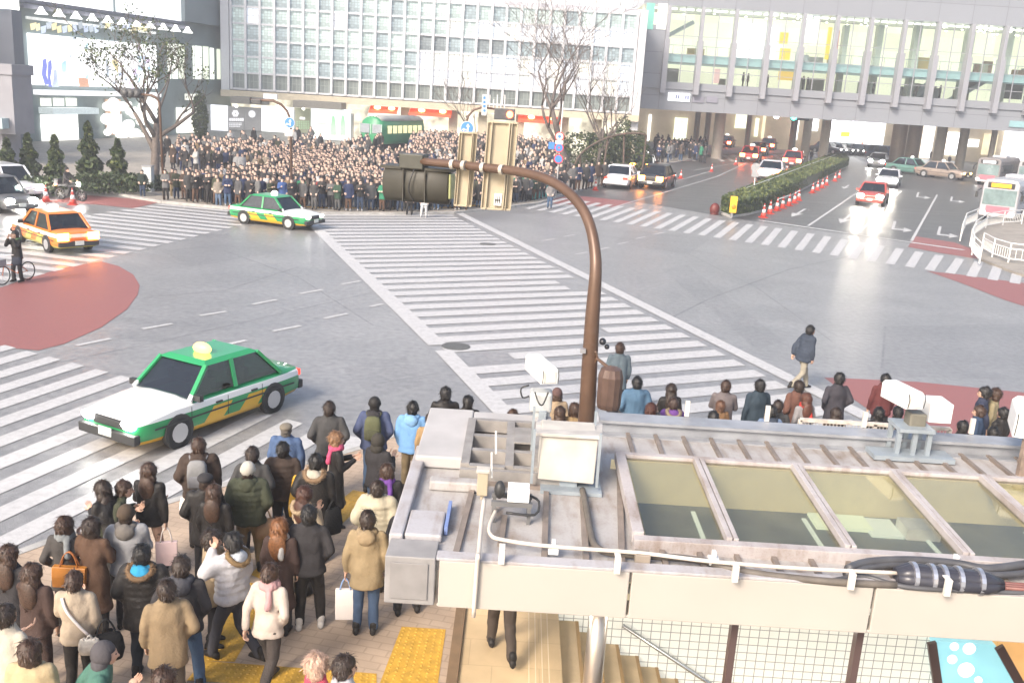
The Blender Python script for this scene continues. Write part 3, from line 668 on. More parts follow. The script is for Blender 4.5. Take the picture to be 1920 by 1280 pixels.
q = MB(); q.bb((-60, -1.2, 2.6), (x0 - .5, -.05, 3.3)); q.build("balcony", mat("balcony_panel", (.40, .52, .55), .3, 0, .1), pb)
# hoarding row on the plaza
HD = 112.0
hz = lambda y, x: V(x, y, HD).z
hd = thing("hoarding_row", "row of advertisement hoardings and shelter roof behind the plaza crowd", "hoarding", (0, HD, 0))
q = MB(); a, c = V(386, 200, HD), V(662, 205, HD); q.bb((a.x, .1, .1), (c.x, .6, 3.6)); q.build("wall", mat("hoarding_grey", (.28, .29, .28), .6), hd)
for x0_, x1_ in ((432, 468), (549, 640), (473, 492)): q = MB(); a, c = V(x0_, 190, HD - 2), V(x1_, 190, HD - 2); q.bb((a.x, -2, 4.0), (c.x, 1, 4.75)); q.build("roof", mat("shelter_roof", (.16, .155, .14), .6), hd)
pn = [(396, 427, 198, 244, glow("stripe_panel", (.85, .88, 1.0), 1.1, .3, 1.2)), (428, 458, 203, 243, mat("panel_charcoal", (.17, .17, .17), .4, emit=(.3, .3, .3), es=.2)), (459, 490, 203, 244, mat("panel_charcoal", (.17, .17, .17), .4)),
      (491, 551, 202, 246, glow("panel_white", (.98, 1, .99), 1.5)), (554, 582, 204, 248, mat("panel_dark_green", (.16, .17, .13), .4, 0, .3, .6, emit=(.3, .32, .2), es=.2)), (583, 658, 206, 260, glow("panel_pale_green", (.92, 1, .96), 1.15))]
for x0_, x1_, y0_, y1_, m in pn:
    a, c = V(x0_, y1_, HD), V(x1_, y0_, HD); q = MB(); q.bb((a.x, -.08, a.z), (c.x, .06, c.z)); q.build("poster_panel", m, hd)
def dec(fn, m, name): q = MB(); fn(q); q.build(name, m, hd)
PW = glow("print_white", (.95, .95, 1), .8)
def disc(q, x, y, rpx, n_=18):
    c = V(x, y, HD - .1); r = rpx / F_PX * HD; q.add([(c.x + r * math.cos(k * 2 * math.pi / n_), -.12, c.z + r * math.sin(k * 2 * math.pi / n_)) for k in range(n_)], [tuple(range(n_))])
def rect(q, x0_, y0_, x1_, y1_): a, c = V(x0_, y1_, HD - .1), V(x1_, y0_, HD - .1); q.bb((a.x, -.14, a.z), (c.x, -.1, c.z))
def emblem(q):
    for k in range(6): disc(q, 441.5 + 4 * math.cos(k * math.pi / 3), 213 + 4 * math.sin(k * math.pi / 3), 2.6)
    disc(q, 472.5, 214, 6.5)
    for x in range(430, 455, 4): rect(q, x, 222, x + 3, 227)
    for r in range(3):
        for x in range(430, 454 - r * 2, 3): rect(q, x, 230.5 + r * 3, x + 2, 232 + r * 3)
    rect(q, 562, 220, 572, 224)
dec(emblem, PW, "print")
def clock(q): rect(q, 471.5, 210, 473.5, 218)
def bottle(q, x, s_):
    for pts in ([(x - 5, 236), (x + 5, 236), (x + 5.5, 254), (x - 5.5, 254)], [(x - 2, 217), (x + 2, 217), (x + 5, 236), (x - 5, 236)]):
        P = [V(a_, b_, HD - .1) for a_, b_ in pts]; q.add([(p.x, -.13, p.z) for p in P], [(0, 1, 2, 3)])
GRN = mat("bottle_green", (.25, .62, .25), .4, emit=(.25, .7, .3), es=.5)
dec(lambda q: (bottle(q, 625, 1), bottle(q, 643, 1)), GRN, "print")
dec(lambda q: (rect(q, 590, 246, 614, 250), rect(q, 594, 231, 612, 233)), glow("print_green", (.55, .85, .55), .8), "print")
dec(lambda q: [rect(q, 556 + (i % 6) * 4.2, 227 + (i // 6) * 4, 559 + (i % 6) * 4.2, 230 + (i // 6) * 4) for i in range(24)], mat("print_dim_green", (.30, .45, .30), .5), "print")
dec(lambda q: [disc(q, x, y_, 2.5) for x, y_ in ((443, 199), (569, 204), (521, 200))], glow("warm_white_lamp", (1, .97, .85), 4), "panel_lamp")
# ------------------------------------------------------------------ vehicles
TYRE = mat("tyre", (.02, .02, .02), .8, 0, 0); RIM = mat("rim_metal", (.6, .6, .6), .35, .7, 0); DARKP = mat("dark_plastic", (.03, .03, .03), .5, 0, 0)
CARGLASS = glass_mat("car_glass", (.42, .46, .46), .10, .02); CHROME = mat("chrome", (.65, .65, .65), .2, .9, 0)
HEAD_ON = glow("headlamp_on", (1, .96, .88), 70); HEAD_DIM = glow("headlamp_dim", (1, .97, .9), 5); HEAD_W = glow("headlamp_warm", (1, .6, .15), 5); TAIL = glow("tail_lamp", (1, .06, .03), 1.6); TAIL_ON = glow("tail_lamp_on", (1, .13, .04), 24); TAIL_OR = glow("tail_orange", (1, .30, .04), 14)
PLATE = mat("number_plate", (.6, .62, .58), .5, 0, 0); LAMPW = glow("roof_lamp_white", (1, .97, .9), 2.2)
def livery(name, base, stripe, low, hood):
    m, nt, b = _nt(name); N, L = nt.nodes, nt.links
    tc = N.new("ShaderNodeTexCoord"); sp = N.new("ShaderNodeSeparateXYZ"); L.new(tc.outputs["Object"], sp.inputs[0])
    def mt(op, a, c, d=None):
        q = N.new("ShaderNodeMath"); q.operation = op
        for i, v in enumerate((a, c, d)):
            if v is None: continue
            if hasattr(v, 'default_value') or hasattr(v, 'is_output'): L.new(v, q.inputs[i])
            else: q.inputs[i].default_value = v
        return q.outputs[0]
    x, y, z = sp.outputs
    def band(v, lo, hi): return mt('MULTIPLY', mt('GREATER_THAN', v, lo), mt('LESS_THAN', v, hi))
    sk = mt('ADD', x, mt('MULTIPLY', z, .9))
    zig = mt('MAXIMUM', band(sk, -.55, -.02), band(sk, .45, .98)); zig = mt('MULTIPLY', zig, mt('LESS_THAN', z, .62))
    yel = mt('MAXIMUM', zig, mt('LESS_THAN', z, .33)); wht = band(z, .66, .80)
    wht = mt('MAXIMUM', wht, mt('MULTIPLY', mt('MULTIPLY', mt('GREATER_THAN', x, .95), band(z, .70, 1.0)), float(hood)))
    m1 = N.new("ShaderNodeMix"); m1.data_type = 'RGBA'; m1.inputs[6].default_value = tuple(base) + (1,); m1.inputs[7].default_value = tuple(low) + (1,); L.new(yel, m1.inputs[0])
    m2 = N.new("ShaderNodeMix"); m2.data_type = 'RGBA'; m2.inputs[7].default_value = tuple(stripe) + (1,); L.new(wht, m2.inputs[0]); L.new(m1.outputs[2], m2.inputs[6])
    L.new(m2.outputs[2], b.inputs["Base Color"]); b.inputs["Roughness"].default_value = .3; b.inputs["Coat Weight"].default_value = .5
    MATS[name] = m; return m
GREEN_T = livery("green_livery", (.02, .27, .09), (.75, .76, .74), (.70, .40, .02), 1)
ORANGE_T = livery("orange_livery", (.75, .20, .03), (.72, .70, .62), (.50, .45, .10), 1)
def paintm(c): return mat("car_paint_%02d_%02d_%02d" % tuple(int(v * 99) for v in c), c, .3, 0, .04, 2, coat=.6)
def car_meshes(kind):
    L_, W, H = dict(sedan=(4.6, 1.7, 1.5), wagon=(4.4, 1.7, 1.68), modern=(4.55, 1.76, 1.42))[kind]
    w2 = W / 2; out = {}
    belt = .86 if kind != 'modern' else .88; hood = .88 if kind == 'sedan' else .84
    f, r_ = L_ / 2, -L_ / 2
    st = [(r_, .86, .36, .80), (r_ + .08, .94, .26, .86), (r_ + .5, .98, .22, .90), (r_ + 1.2, 1, .20, belt + .04), (0, 1, .20, belt + .02), (f - 1.3, 1, .20, belt + .02), (f - .9, .99, .22, hood), (f - .35, .96, .24, hood - .07), (f - .08, .92, .26, hood - .12), (f, .84, .36, hood - .2)]
    if kind == 'wagon': st[0] = (r_, .9, .36, 1.0); st[1] = (r_ + .06, .96, .26, 1.0); st[2] = (r_ + .5, .98, .22, .95)
    rings = []
    for x, k, zl, zt in st:
        a = w2 * k
        rings.append([(x, -a * .86, zl), (x, -a * .98, zl + .12), (x, -a, (zl + zt) / 2), (x, -a * .97, zt - .1), (x, -a * .86, zt - .02), (x, -a * .4, zt + .015), (x, a * .4, zt + .015), (x, a * .86, zt - .02), (x, a * .97, zt - .1), (x, a, (zl + zt) / 2), (x, a * .98, zl + .12), (x, a * .86, zl)])
    b = MB(); b.smooth = True; b.loft(rings)
    # cabin: belt ring -> roof ring
    if kind == 'sedan': bx, tx = (-1.62, 1.02), (-1.05, .42)
    elif kind == 'wagon': bx, tx = (-2.12, 1.15), (-1.85, .35)
    else: bx, tx = (-1.75, 1.15), (-.85, .28)
    ww, wt = w2 * .93, w2 * .74; zr = H
    C = lambda s, e, k: ((bx[e] + (tx[e] - bx[e]) * k), s * (ww + (wt - ww) * k), belt + (zr - .06 - belt) * k)
    b.smooth = False
    b.loft([[(tx[0] - .05, -wt - .02, zr - .07), (tx[0] - .05, wt + .02, zr - .07), (tx[1] + .06, wt + .02, zr - .07), (tx[1] + .06, -wt - .02, zr - .07)], [(tx[0] + .1, -wt + .12, zr), (tx[0] + .1, wt - .12, zr), (tx[1] - .1, wt - .12, zr), (tx[1] - .1, -wt + .12, zr)]])
    for s in (-1, 1):
        for e in (0, 1): b.beam(C(s, e, 0), C(s, e, 1), .09, .07)
        xm = (bx[0] + bx[1]) / 2 + .05; b.beam((xm, s * ww, belt), (xm - .02, s * wt, zr - .05), .09, .05)
    if kind == 'wagon':
        for s in (-1, 1): b.beam((-1.25, s * ww, belt), (-1.22, s * wt, zr - .05), .09, .05)
    b.mi = 1
    for s in (-1, 1):
        for x in ((-.98, .03, 1.02) if kind != 'wagon' else (-1.2, .03, 1.05)): b.bb((x - .007, s * (w2 - .004), .34), (x + .007, s * (w2 + .004), belt - .1))
        for x in (-.82, .2): b.bb((x, s * (w2 - .01), belt - .19), (x + .17, s * (w2 + .025), belt - .155))
        b.bb((r_ + .3, s * (w2 - .004), .52), (f - .35, s * (w2 + .012), .555))
    b.bb((bx[0] + .1, -ww + .1, belt + .016), (bx[1] - .1, ww - .1, belt + .035))
    for x in ((-.75, .2) if kind != 'wagon' else (-.9, .2)):
        for y_ in (-.36, .36): b.box((x, y_, belt + .14), (.14, .5, .24)); b.box((x - .02, y_, belt + .33), (.1, .24, .17))
    for k in range(5): b.bb((f - .012, -.42, .56 + k * .035), (f + .006, .42, .575 + k * .035))
    out['body'] = b
    g_ = {}
    def gq(name, pts, off):
        q = MB(); P = [Vector(p) for p in pts]; n_ = (P[1] - P[0]).cross(P[3] - P[0]).normalized(); 
        if n_.dot(Vector(off)) < 0: n_ = -n_
        P2 = [p - n_ * .05 for p in P]; q.add(P + P2, [(0, 1, 2, 3), (7, 6, 5, 4), (0, 4, 5, 1), (1, 5, 6, 2), (2, 6, 7, 3), (3, 7, 4, 0)]); return q
    out['windscreen'] = gq('w', [C(-1, 1, .03), C(1, 1, .03), C(1, 1, 1), C(-1, 1, 1)], (1, 0, .3)); out['rear_window'] = gq('w', [C(-1, 0, .05), C(1, 0, .05), C(1, 0, 1), C(-1, 0, 1)], (-1, 0, .3))
    for s, nm in ((-1, 'side_window'), (1, 'side_window ')): out[nm] = gq('w', [C(s, 0, .04), C(s, 1, .04), C(s, 1, 1), C(s, 0, 1)], (0, s, .2))
    q = MB(); q.box((f + .01, 0, .40), (.16, W * .92, .2)); q.box((f - .0, 0, .62), (.06, W * .5, .17)); out['front_bumper'] = q
    q = MB(); q.box((r_ - .02, 0, .42), (.16, W * .92, .2)); out['rear_bumper'] = q
    q = MB(); q.box((0, 0, 0), (.02, .34, .17)); out['plate'] = q
    q = MB(); q.box((.9, 0, 0), (.1, .18, .12)); out['mirror'] = q
    q = MB(); q.smooth = True; q.tube([(0, -.1, 0), (0, -.095, 0), (0, .095, 0), (0, .1, 0)], [.27, .31, .31, .27], 18); out['tyre'] = q
    q = MB(); q.tube([(0, -.105, 0), (0, .105, 0)], .20, 14); out['rim'] = q
    q = MB(); q.smooth = True; q.ell((0, 0, 0), (.07, .20, .095), 10, 6); out['head'] = q
    q = MB(); q.box((0, 0, 0), (.07, .30, .14)); out['tail'] = q
    q = MB(); q.tube([(0, -1, 0), (0, 1, 0)], .345, 18); out['arch'] = q
    q = MB(); q.smooth = True; q.ell((0, 0, .08), (.12, .24, .13), 12, 8); out['lamp'] = q
    return dict(L=L_, W=W, H=H, m=out, belt=belt, f=f, r=r_)
CARM = {}
def make_car(kind, paint, label, cat, loc, heading, head=HEAD_DIM, tail=TAIL, taxi=None, group=None, name="car", sc=1.0):
    K = CARM.setdefault(kind, car_meshes(kind)); me = K.setdefault('me', {}); W, f, r_ = K['W'], K['f'], K['r']
    def gm(k, m):
        key = (k, m.name)
        if key not in me: me[key] = K['m'][k].mesh(k.strip(), [m] if k != 'body' else [m, DARKP])
        return me[key]
    t = thing(name, label, cat, (loc[0], loc[1], .004), math.atan2(heading[1], heading[0]), group)
    t.scale = (sc, sc, sc); bo = put("body", gm('body', paint), t, .02)
    for k in ('windscreen', 'rear_window', 'side_window', 'side_window '): put(k.strip(), gm(k, CARGLASS), t)
    put("front_bumper", gm('front_bumper', DARKP if taxi else paint), t, .03); put("rear_bumper", gm('rear_bumper', DARKP if taxi else paint), t, .03)
    for x in (f + .10, r_ - .11): put("number_plate", gm('plate', PLATE), t, loc=(x, 0, .46))
    wb = 1.34
    for x in (-wb, wb):
        for s in (-1, 1):
            wo = put("wheel", gm('tyre', TYRE), t, loc=(x, s * (W / 2 - .09), .31)); put("rim", gm('rim', RIM), wo)
    if 'arches' not in K: a = MB(); a.tube([(0, -.062, 0), (0, .062, 0)], .36, 18); K['arches'] = a.mesh("wheel_arch", [DARKP])
    for x in (-wb, wb):
        for s in (-1, 1): put("wheel_arch", K['arches'], t, loc=(x, s * (W / 2 - .058), .33))
    for s in (-1, 1):
        hl = put("headlight", gm('head', head), t, loc=(f + .01, s * (W / 2 - .30), .66)); tl = put("taillight", gm('tail', tail), t, loc=(r_ - .01, s * (W / 2 - .26), .70))
        if head is HEAD_ON: hl.scale = (1.2, 1.15, 1.35)
        if tail in (TAIL_ON, TAIL_OR): tl.scale = (1.3, 1.4, 2.0)
        put("mirror", gm('mirror', paint if not taxi else DARKP), t, loc=(0, s * (W / 2 + .06), K['belt'] + .06))
    if taxi: put("roof_lamp", gm('lamp', taxi), t, loc=(-.1, 0, K['H']))
    return t
def by_wheels(pr, pf, side):
    """rear and front wheel contact pixels on the side facing us; side=+1 when that is the car's left"""
    a, c = G(*pr), G(*pf); h = (c - a); h.z = 0; h.normalize(); left = Vector((-h.y, h.x, 0)); return (a + c) / 2 - left * side * .78, h
p, h = by_wheels((455, 419), (545, 431), -1)
make_car('sedan', GREEN_T, "green taxi with white stripe and yellow zigzag stopped before the crowd", "taxi", p, h, HEAD_DIM, TAIL, LAMPW, name="taxi")
a, c = G(345, 834), G(620, 732); h = (a - c).normalized(); left = Vector((-h.y, h.x, 0)); p = a - h * 1.2 - left * .8
make_car('sedan', GREEN_T, "green and yellow taxi crossing the road near the waiting pedestrians", "taxi", p, h, glow("headlamp_near", (1, .97, .9), 22), TAIL, glow("roof_lamp_amber", (1, .72, .15), 3), name="taxi")
a, c = G(92, 474), G(-10, 437); h = (c - a).normalized(); left = Vector((-h.y, h.x, 0)); p = a + h * 1.6 + left * -.8 if False else a + h * 1.5 - Vector((-h.y, h.x, 0)) * .82
make_car('sedan', ORANGE_T, "orange and yellow taxi driving away over the left crossing", "taxi", p, h, HEAD_DIM, TAIL_OR, LAMPW, name="taxi")
hv = Vector((.80, -.60, 0)); p = G(42, 402) - hv * 2.2
make_car('wagon', paintm((.10, .10, .10)), "dark grey car with bright headlights at the left edge", "car", p, hv, HEAD_ON)
p = G(57, 374) - hv * 2.2
make_car('wagon', paintm((.62, .63, .66)), "silver car with lit headlights behind the dark grey car at left", "car", p, hv, HEAD_ON)
p, h = by_wheels((1168, 357), (1193, 346), -1)
make_car('modern', paintm((.78, .79, .82)), "white sedan parked at the kerb below the pergola", "car", p, h, HEAD_DIM, TAIL, sc=1.3)
make_car('sedan', paintm((.015, .015, .017)), "black taxi parked in front of the white sedan", "taxi", G(1204, 326) + h * 1.2, h, HEAD_DIM, TAIL_OR, LAMPW, name="taxi", sc=1.3)
h2 = (G(1400, 305) - G(1232, 365)).normalized()
make_car('sedan', paintm((.03, .03, .03)), "black car with burning orange tail lights beside the parked white sedan", "car", G(1222, 354) + h2 * 2.1, h2, HEAD_DIM, TAIL_OR, sc=1.3)
h3 = (G(1420, 300) - G(1345, 331)).normalized()
for px, py, kd, c, tl, lb, tx in [(1442, 339, 'modern', (.5, .5, .52), TAIL_ON, "pale car passing the round sign beside the hedge", None), (1404, 305, 'sedan', (.35, .03, .03), TAIL_ON, "red taxi waiting at the crossing under the bridge", LAMPW), (1484, 315, 'sedan', (.45, .05, .04), TAIL_ON, "red taxi with glowing tail lights at the hedge's far half", LAMPW),
                                  (1358, 278, 'sedan', (.2, .03, .03), TAIL_ON, "leftmost red lit car of the queue under the bridge", LAMPW), (1392, 276, 'wagon', (.3, .03, .03), TAIL_ON, "red lit wagon second in the queue under the bridge", None), (1438, 283, 'sedan', (.3, .03, .03), TAIL_ON, "red lit taxi alone right of the queue under the bridge", LAMPW),
                                  (1378, 254, 'wagon', (.25, .03, .03), TAIL_ON, "farthest red lit car deep under the bridge", LAMPW), (1350, 262, "sedan", (.3, .03, .03), TAIL_ON, "red lit car behind the leftmost one of the queue", None), (1412, 262, "wagon", (.2, .02, .02), TAIL_ON, "dark red car right of the farthest red lit car", None), (1420, 292, "modern", (.25, .03, .03), TAIL_ON, "dark red car right beside the taxi waiting at the crossing under the bridge", None)]:
    make_car(kd, paintm(c), lb, "taxi" if tx else "car", G(px, py) + h3 * 2.2, h3, HEAD_DIM, tl, tx, "cars driving away under the bridge", "taxi" if tx else "car", 1.4)
def beams(t, pw=260):
    for s in (-1, 1):
        l_ = bpy.data.lights.new("headlight_beam", 'SPOT'); l_.energy = pw; l_.spot_size = R_(46); l_.spot_blend = .8; l_.color = (1, .9, .72); l_.shadow_soft_size = .08
        o = bpy.data.objects.new("headlight_beam", l_); COL.objects.link(o); o.parent = t; o.location = (2.42, s * .55, .66); o.rotation_euler = (R_(84), 0, R_(-90))
h4 = (G(1610, 437) - G(1690, 358)).normalized()
beams(make_car('modern', paintm((.42, .05, .03)), "red car with bright headlights nearest the stop line", "car", G(1629, 387) - h4 * 2.6, h4, HEAD_ON, sc=1.25), 450)
beams(make_car('modern', paintm((.45, .46, .48)), "silver car with headlights right behind the red car", "car", G(1661, 352) - h4 * 2.6, h4, HEAD_ON, sc=1.25), 450)
make_car('modern', paintm((.55, .56, .6)), "pale car with headlights turning behind the hedge's far end", "car", G(1642, 314) - h4 * 2.6, h4, HEAD_ON, sc=1.35)
h5 = Vector((.62, -.78, 0))
for px, py, kd, c, hd_, lb, tx in [(1735, 330, 'sedan', (.10, .22, .19), HEAD_W, "green taxi with amber lamps by the right shopfront", LAMPW), (1570, 290, 'sedan', (.02, .02, .022), HEAD_DIM, "black taxi first in the far rank beside the pale pillar", LAMPW), (1592, 291, 'sedan', (.02, .02, .02), HEAD_DIM, "black taxi second in the far rank", LAMPW),
                                   (1612, 292, 'sedan', (.03, .03, .03), HEAD_DIM, "black taxi third in the far rank", LAMPW), (1634, 294, 'sedan', (.04, .03, .03), HEAD_DIM, "black taxi fourth in the far rank with red roof lamp", glow("red_roof_lamp", (1, .1, .05), 3)), (1655, 296, 'sedan', (.05, .05, .05), HEAD_DIM, "black taxi last in the far rank before the van", LAMPW),
                                   (1548, 282, 'modern', (.4, .4, .45), HEAD_ON, "car with bluish headlights behind the pale pillar", None), (1795, 338, 'sedan', (.30, .24, .2), HEAD_W, "brownish taxi with amber lamps right of the green taxi", LAMPW), (1680, 302, 'wagon', (.05, .09, .15), HEAD_DIM, "dark blue van parked before the brown pillars", None)]:
    make_car(kd, paintm(c), lb, "taxi" if tx else "car", G(px, py) - h5 * 2, h5, hd_, TAIL, tx, "vehicles waiting under the bridge", "taxi" if tx else "car", 1.35)
def make_bus(label, loc, h, front, body, disp):
    L_, W, H = 10.5, 2.6, 3.05; t = thing("bus", label, "bus", (loc[0], loc[1], .004), math.atan2(h[1], h[0]))
    f, w2 = L_ / 2, W / 2
    b = MB(); b.smooth = False
    def ring(x, k, z0=.35, z1=H): a = w2 * k; return [(x, -a * .95, z0), (x, -a, z0 + .2), (x, -a, 1.2), (x, -a * .98, z1 - .35), (x, -a * .85, z1 - .05), (x, -a * .5, z1), (x, a * .5, z1), (x, a * .85, z1 - .05), (x, a * .98, z1 - .35), (x, a, 1.2), (x, a, z0 + .2), (x, a * .95, z0)]
    b.loft([ring(-f, .95), ring(-f + .12, 1), ring(f - .25, 1), ring(f - .06, .97), ring(f, .93)]); b.build("body", body, t, .03)
    q = MB(); q.box((f + .0, 0, 1.75), (.06, W * .86, 1.15)); q.build("windscreen", mat("bus_glass", (.10, .13, .13), .1, 0, .5, 2, emit=(.4, .55, .5), es=.18), t, .04)
    q = MB(); q.box((f + .0, 0, 2.62), (.07, W * .7, .4)); q.build("display_case", DARKP, t, .03)
    q = MB(); q.box((f + .03, 0, 2.62), (.05, W * .52, .28)); dsp = q.build("display", disp, t)
    q = MB(); rr_ = random.Random(4)
    for i in range(6):
        for k in range(3): q.box((f + .058, -.52 + i * .2 + rr_.uniform(-.03, .03), 2.55 + k * .07), (.006, rr_.choice([.1, .14, .05]), .022))
    q.build("lettering", mat("display_amber_dark", (.25, .08, .0), .5), dsp)
    q = MB(); q.box((f + .015, 0, .86), (.05, W * .62, .5)); q.build("front_panel", front, t, .02)
    q = MB(); q.box((f + .02, 0, .46), (.10, W * .9, .22)); q.build("bumper", mat("bus_bumper", (.55, .5, .5), .5), t, .03)
    for s in (-1, 1):
        q = MB(); q.ell((f + .02, s * (w2 - .32), .62), (.07, .2, .13)); q.build("headlight", HEAD_DIM, t)
        q = MB(); q.beam((f - .1, s * (w2 + .02), 2.3), (f + .2, s * (w2 + .22), 2.1), .05, .05); q.box((f + .22, s * (w2 + .24), 1.85), (.1, .18, .42)); q.build("mirror", DARKP, t)
        for i in range(6):
            q = MB(); q.box((f - 1.6 - i * 1.55, s * (w2 + .0), 1.85), (1.38, .05, .95)); q.build("window", CARGLASS, t)
        for x in (f - 2.2, -f + 2.4):
            q = MB(); q.tube([(x, s * (w2 - .25), .48), (x, s * (w2 + .02), .48)], .48, 18); wo = q.build("wheel", TYRE, t); q = MB(); q.tube([(x, s * (w2 - .2), .48), (x, s * (w2 + .03), .48)], .27, 14); q.build("rim", RIM, wo)
    q = MB(); q.box((-.5, 0, H + .1), (2.2, 1.5, .2)); q.build("roof_unit", mat("bus_roof_unit", (.5, .5, .52), .5), t, .04)
    q = MB(); q.box((f - .6, 0, .98), (.05, W * .8, .7)) ; return t
BUSB = mat("bus_silver", (.40, .40, .42), .35, .2, .05); PINKP = mat("bus_pink", (.50, .15, .19), .4, 0, .05); AMB = glow("amber_display", (1, .42, .02), 1.6)
h6 = (G(1709, 452) - G(1757, 366)).normalized(); h6 = Vector((-.6, -.8, 0))
make_bus("silver bus with pink front and amber destination display at the stop", G(1866, 415) - h6 * 5.2, h6, PINKP, BUSB, AMB)
make_bus("dark bus with white lit display waiting behind the silver bus", G(1848, 347) - h6 * 5.2, h6, PINKP, mat("bus_dark", (.22, .2, .2), .4), glow("white_display", (.9, .95, 1), 2))
make_bus("bus with bluish display at the right edge behind the silver bus", G(1925, 352) - h6 * 5.2, h6, mat("bus_blue", (.1, .15, .4), .4), BUSB, glow("blue_display", (.6, .75, 1), 2))
# preserved green railcar on the plaza
TC = 112.0
tr = thing("railcar", "old green railcar displayed on the plaza behind the crowd", "train", (V(720, 260, TC).x, 104, .13), 0)
GT = mat("railcar_green", (.03, .25, .11), .4, 0, .08, .8)
tw_ = 2.75; hv = Vector((.36, .93, 0)); tr.rotation_euler = (0, 0, math.atan2(hv.y, hv.x))
b = MB(); b.smooth = True
def rg(x, k, kz=1): return [(x, -1.35 * k, .8), (x, -1.4 * k, 1.2), (x, -1.4 * k, 2.4), (x, -1.25 * k, .8 + 2.35 * kz), (x, -.7 * k, .8 + 2.75 * kz), (x, 0, .8 + 2.85 * kz), (x, .7 * k, .8 + 2.75 * kz), (x, 1.25 * k, .8 + 2.35 * kz), (x, 1.4 * k, 2.4), (x, 1.4 * k, 1.2), (x, 1.35 * k, .8)]
b.loft([rg(-.5, .82, .93), rg(-.3, .93, .98), rg(0, 1), rg(9, 1)]); b.build("body", GT, tr)
b = MB(); b.smooth = True; b.loft([[(x, 1.3 * k, 3.2), (x, .75 * k, 3.62), (x, 0, 3.72), (x, -.75 * k, 3.62), (x, -1.3 * k, 3.2)] for x, k in ((-.2, .85), (.4, 1), (9.1, 1))]); b.build("roof", mat("railcar_roof", (.38, .38, .36), .6, 0, .2, 1), tr)
for s in (-.72, .72): q = MB(); q.box((-.5, s, 2.35), (.12, 1.15, .95)); q.build("windscreen", mat("railcar_glass", (.30, .33, .36), .2), tr, .05)
for s in (-1.3, 0, 1.3): q = MB(); q.box((-.54, s, 2.3), (.08, .07, 1.1)); q.build("window_post", mat("railcar_post", (.45, .62, .5), .4), tr)
for i in range(7): q = MB(); q.box((1.0 + i * 1.15, -1.405, 2.3), (.8, .06, .8)); q.build("window", mat("railcar_window", (.75, .68, .4), .3, emit=(.9, .8, .4), es=.4), tr)
for i in range(3): q = MB(); q.ell((-.35, -.35 + i * .35, 3.75), (.14, .15, .15)); q.build("headlight", glow("train_lamp", (1, .9, .7), 1.5), tr)
q = MB(); q.box((3.5, 0, .45), (6, 2, .6)); q.build("bogie", DARKP, tr)
# two-wheelers
def wheel_ring(b, c, r, w, axis, n=22):
    pts = [Vector(c) + Vector((r * math.cos(2 * math.pi * i / n), 0, r * math.sin(2 * math.pi * i / n))) for i in range(n + 1)]
    b.tube(pts, w, 6, False)
def two_wheeler(name, label, cat, loc, h, motor):
    t = thing(name, label, cat, loc, math.atan2(h[1], h[0])); wb, R0 = (.66, .31) if motor else (.52, .33)
    for x in (-wb, wb):
        q = MB(); wheel_ring(q, (x, 0, R0), R0 - .03, .05 if motor else .02, 1); wo = q.build("wheel", TYRE, t); q = MB()
        for k in range(8): q.tube([(x, 0, R0), (x + (R0 - .04) * math.cos(k * math.pi / 4), 0, R0 + (R0 - .04) * math.sin(k * math.pi / 4))], .012 if motor else .005, 5)
        q.build("spokes", RIM, wo)
    q = MB()
    if motor:
        q.tube([(wb, 0, R0), (.42, 0, .95)], .03); q.tube([(-wb, 0, R0), (.3, 0, .45)], .035); q.ell((.12, 0, .78), (.30, .14, .13)); q.box((-.05, 0, .42), (.45, .3, .35)); q.build("frame", mat("moto_black", (.03, .03, .03), .4, .3, 0), t)
        q = MB(); q.box((-.45, 0, .80), (.7, .26, .12)); q.box((-.8, 0, .98), (.3, .36, .3)); q.build("seat", DARKP, t, .03)
        q = MB(); q.ell((.52, 0, .92), (.08, .1, .1)); q.build("headlight", HEAD_ON, t); q = MB(); q.box((-.97, 0, .8), (.04, .14, .1)); q.build("taillight", TAIL_ON, t)
    else:
        q.tube([(wb, 0, R0), (.40, 0, .82)], .015); q.tube([(.42, 0, .62), (-.1, 0, .3), (-.22, 0, .72)], .018); q.tube([(-wb, 0, R0), (-.1, 0, .3)], .014); q.tube([(-wb, 0, R0), (-.18, 0, .6), (.42, 0, .66)], .014); q.build("frame", mat("bike_orange", (.6, .16, .05), .4), t)
        q = MB(); q.ell((-.24, 0, .80), (.13, .08, .04)); q.build("saddle", DARKP, t)
        q = MB(); q.box((.62, 0, .78), (.28, .32, .22)); q.build("basket", mat("basket_wire", (.35, .36, .36), .5, .5, 0), t)
    q = MB(); q.tube([(.30, -.3, 1.02), (.42, -.12, 1.0), (.42, .12, 1.0), (.30, .3, 1.02)], .016); q.build("handlebar", CHROME, t)
    return t
MOTO_H = (G(152, 376) - G(112, 372)).normalized(); MOTO = G(134, 376); two_wheeler("motorcycle", "black motorcycle with lit headlamp waiting beside traffic cones", "motorcycle", MOTO, MOTO_H, True)
BIKE_H = Vector((-.32, -.95, 0)).normalized(); BIKE = G(30, 530); two_wheeler("bicycle", "orange framed bicycle with wire basket at the left red pavement", "bicycle", BIKE, BIKE_H, False)
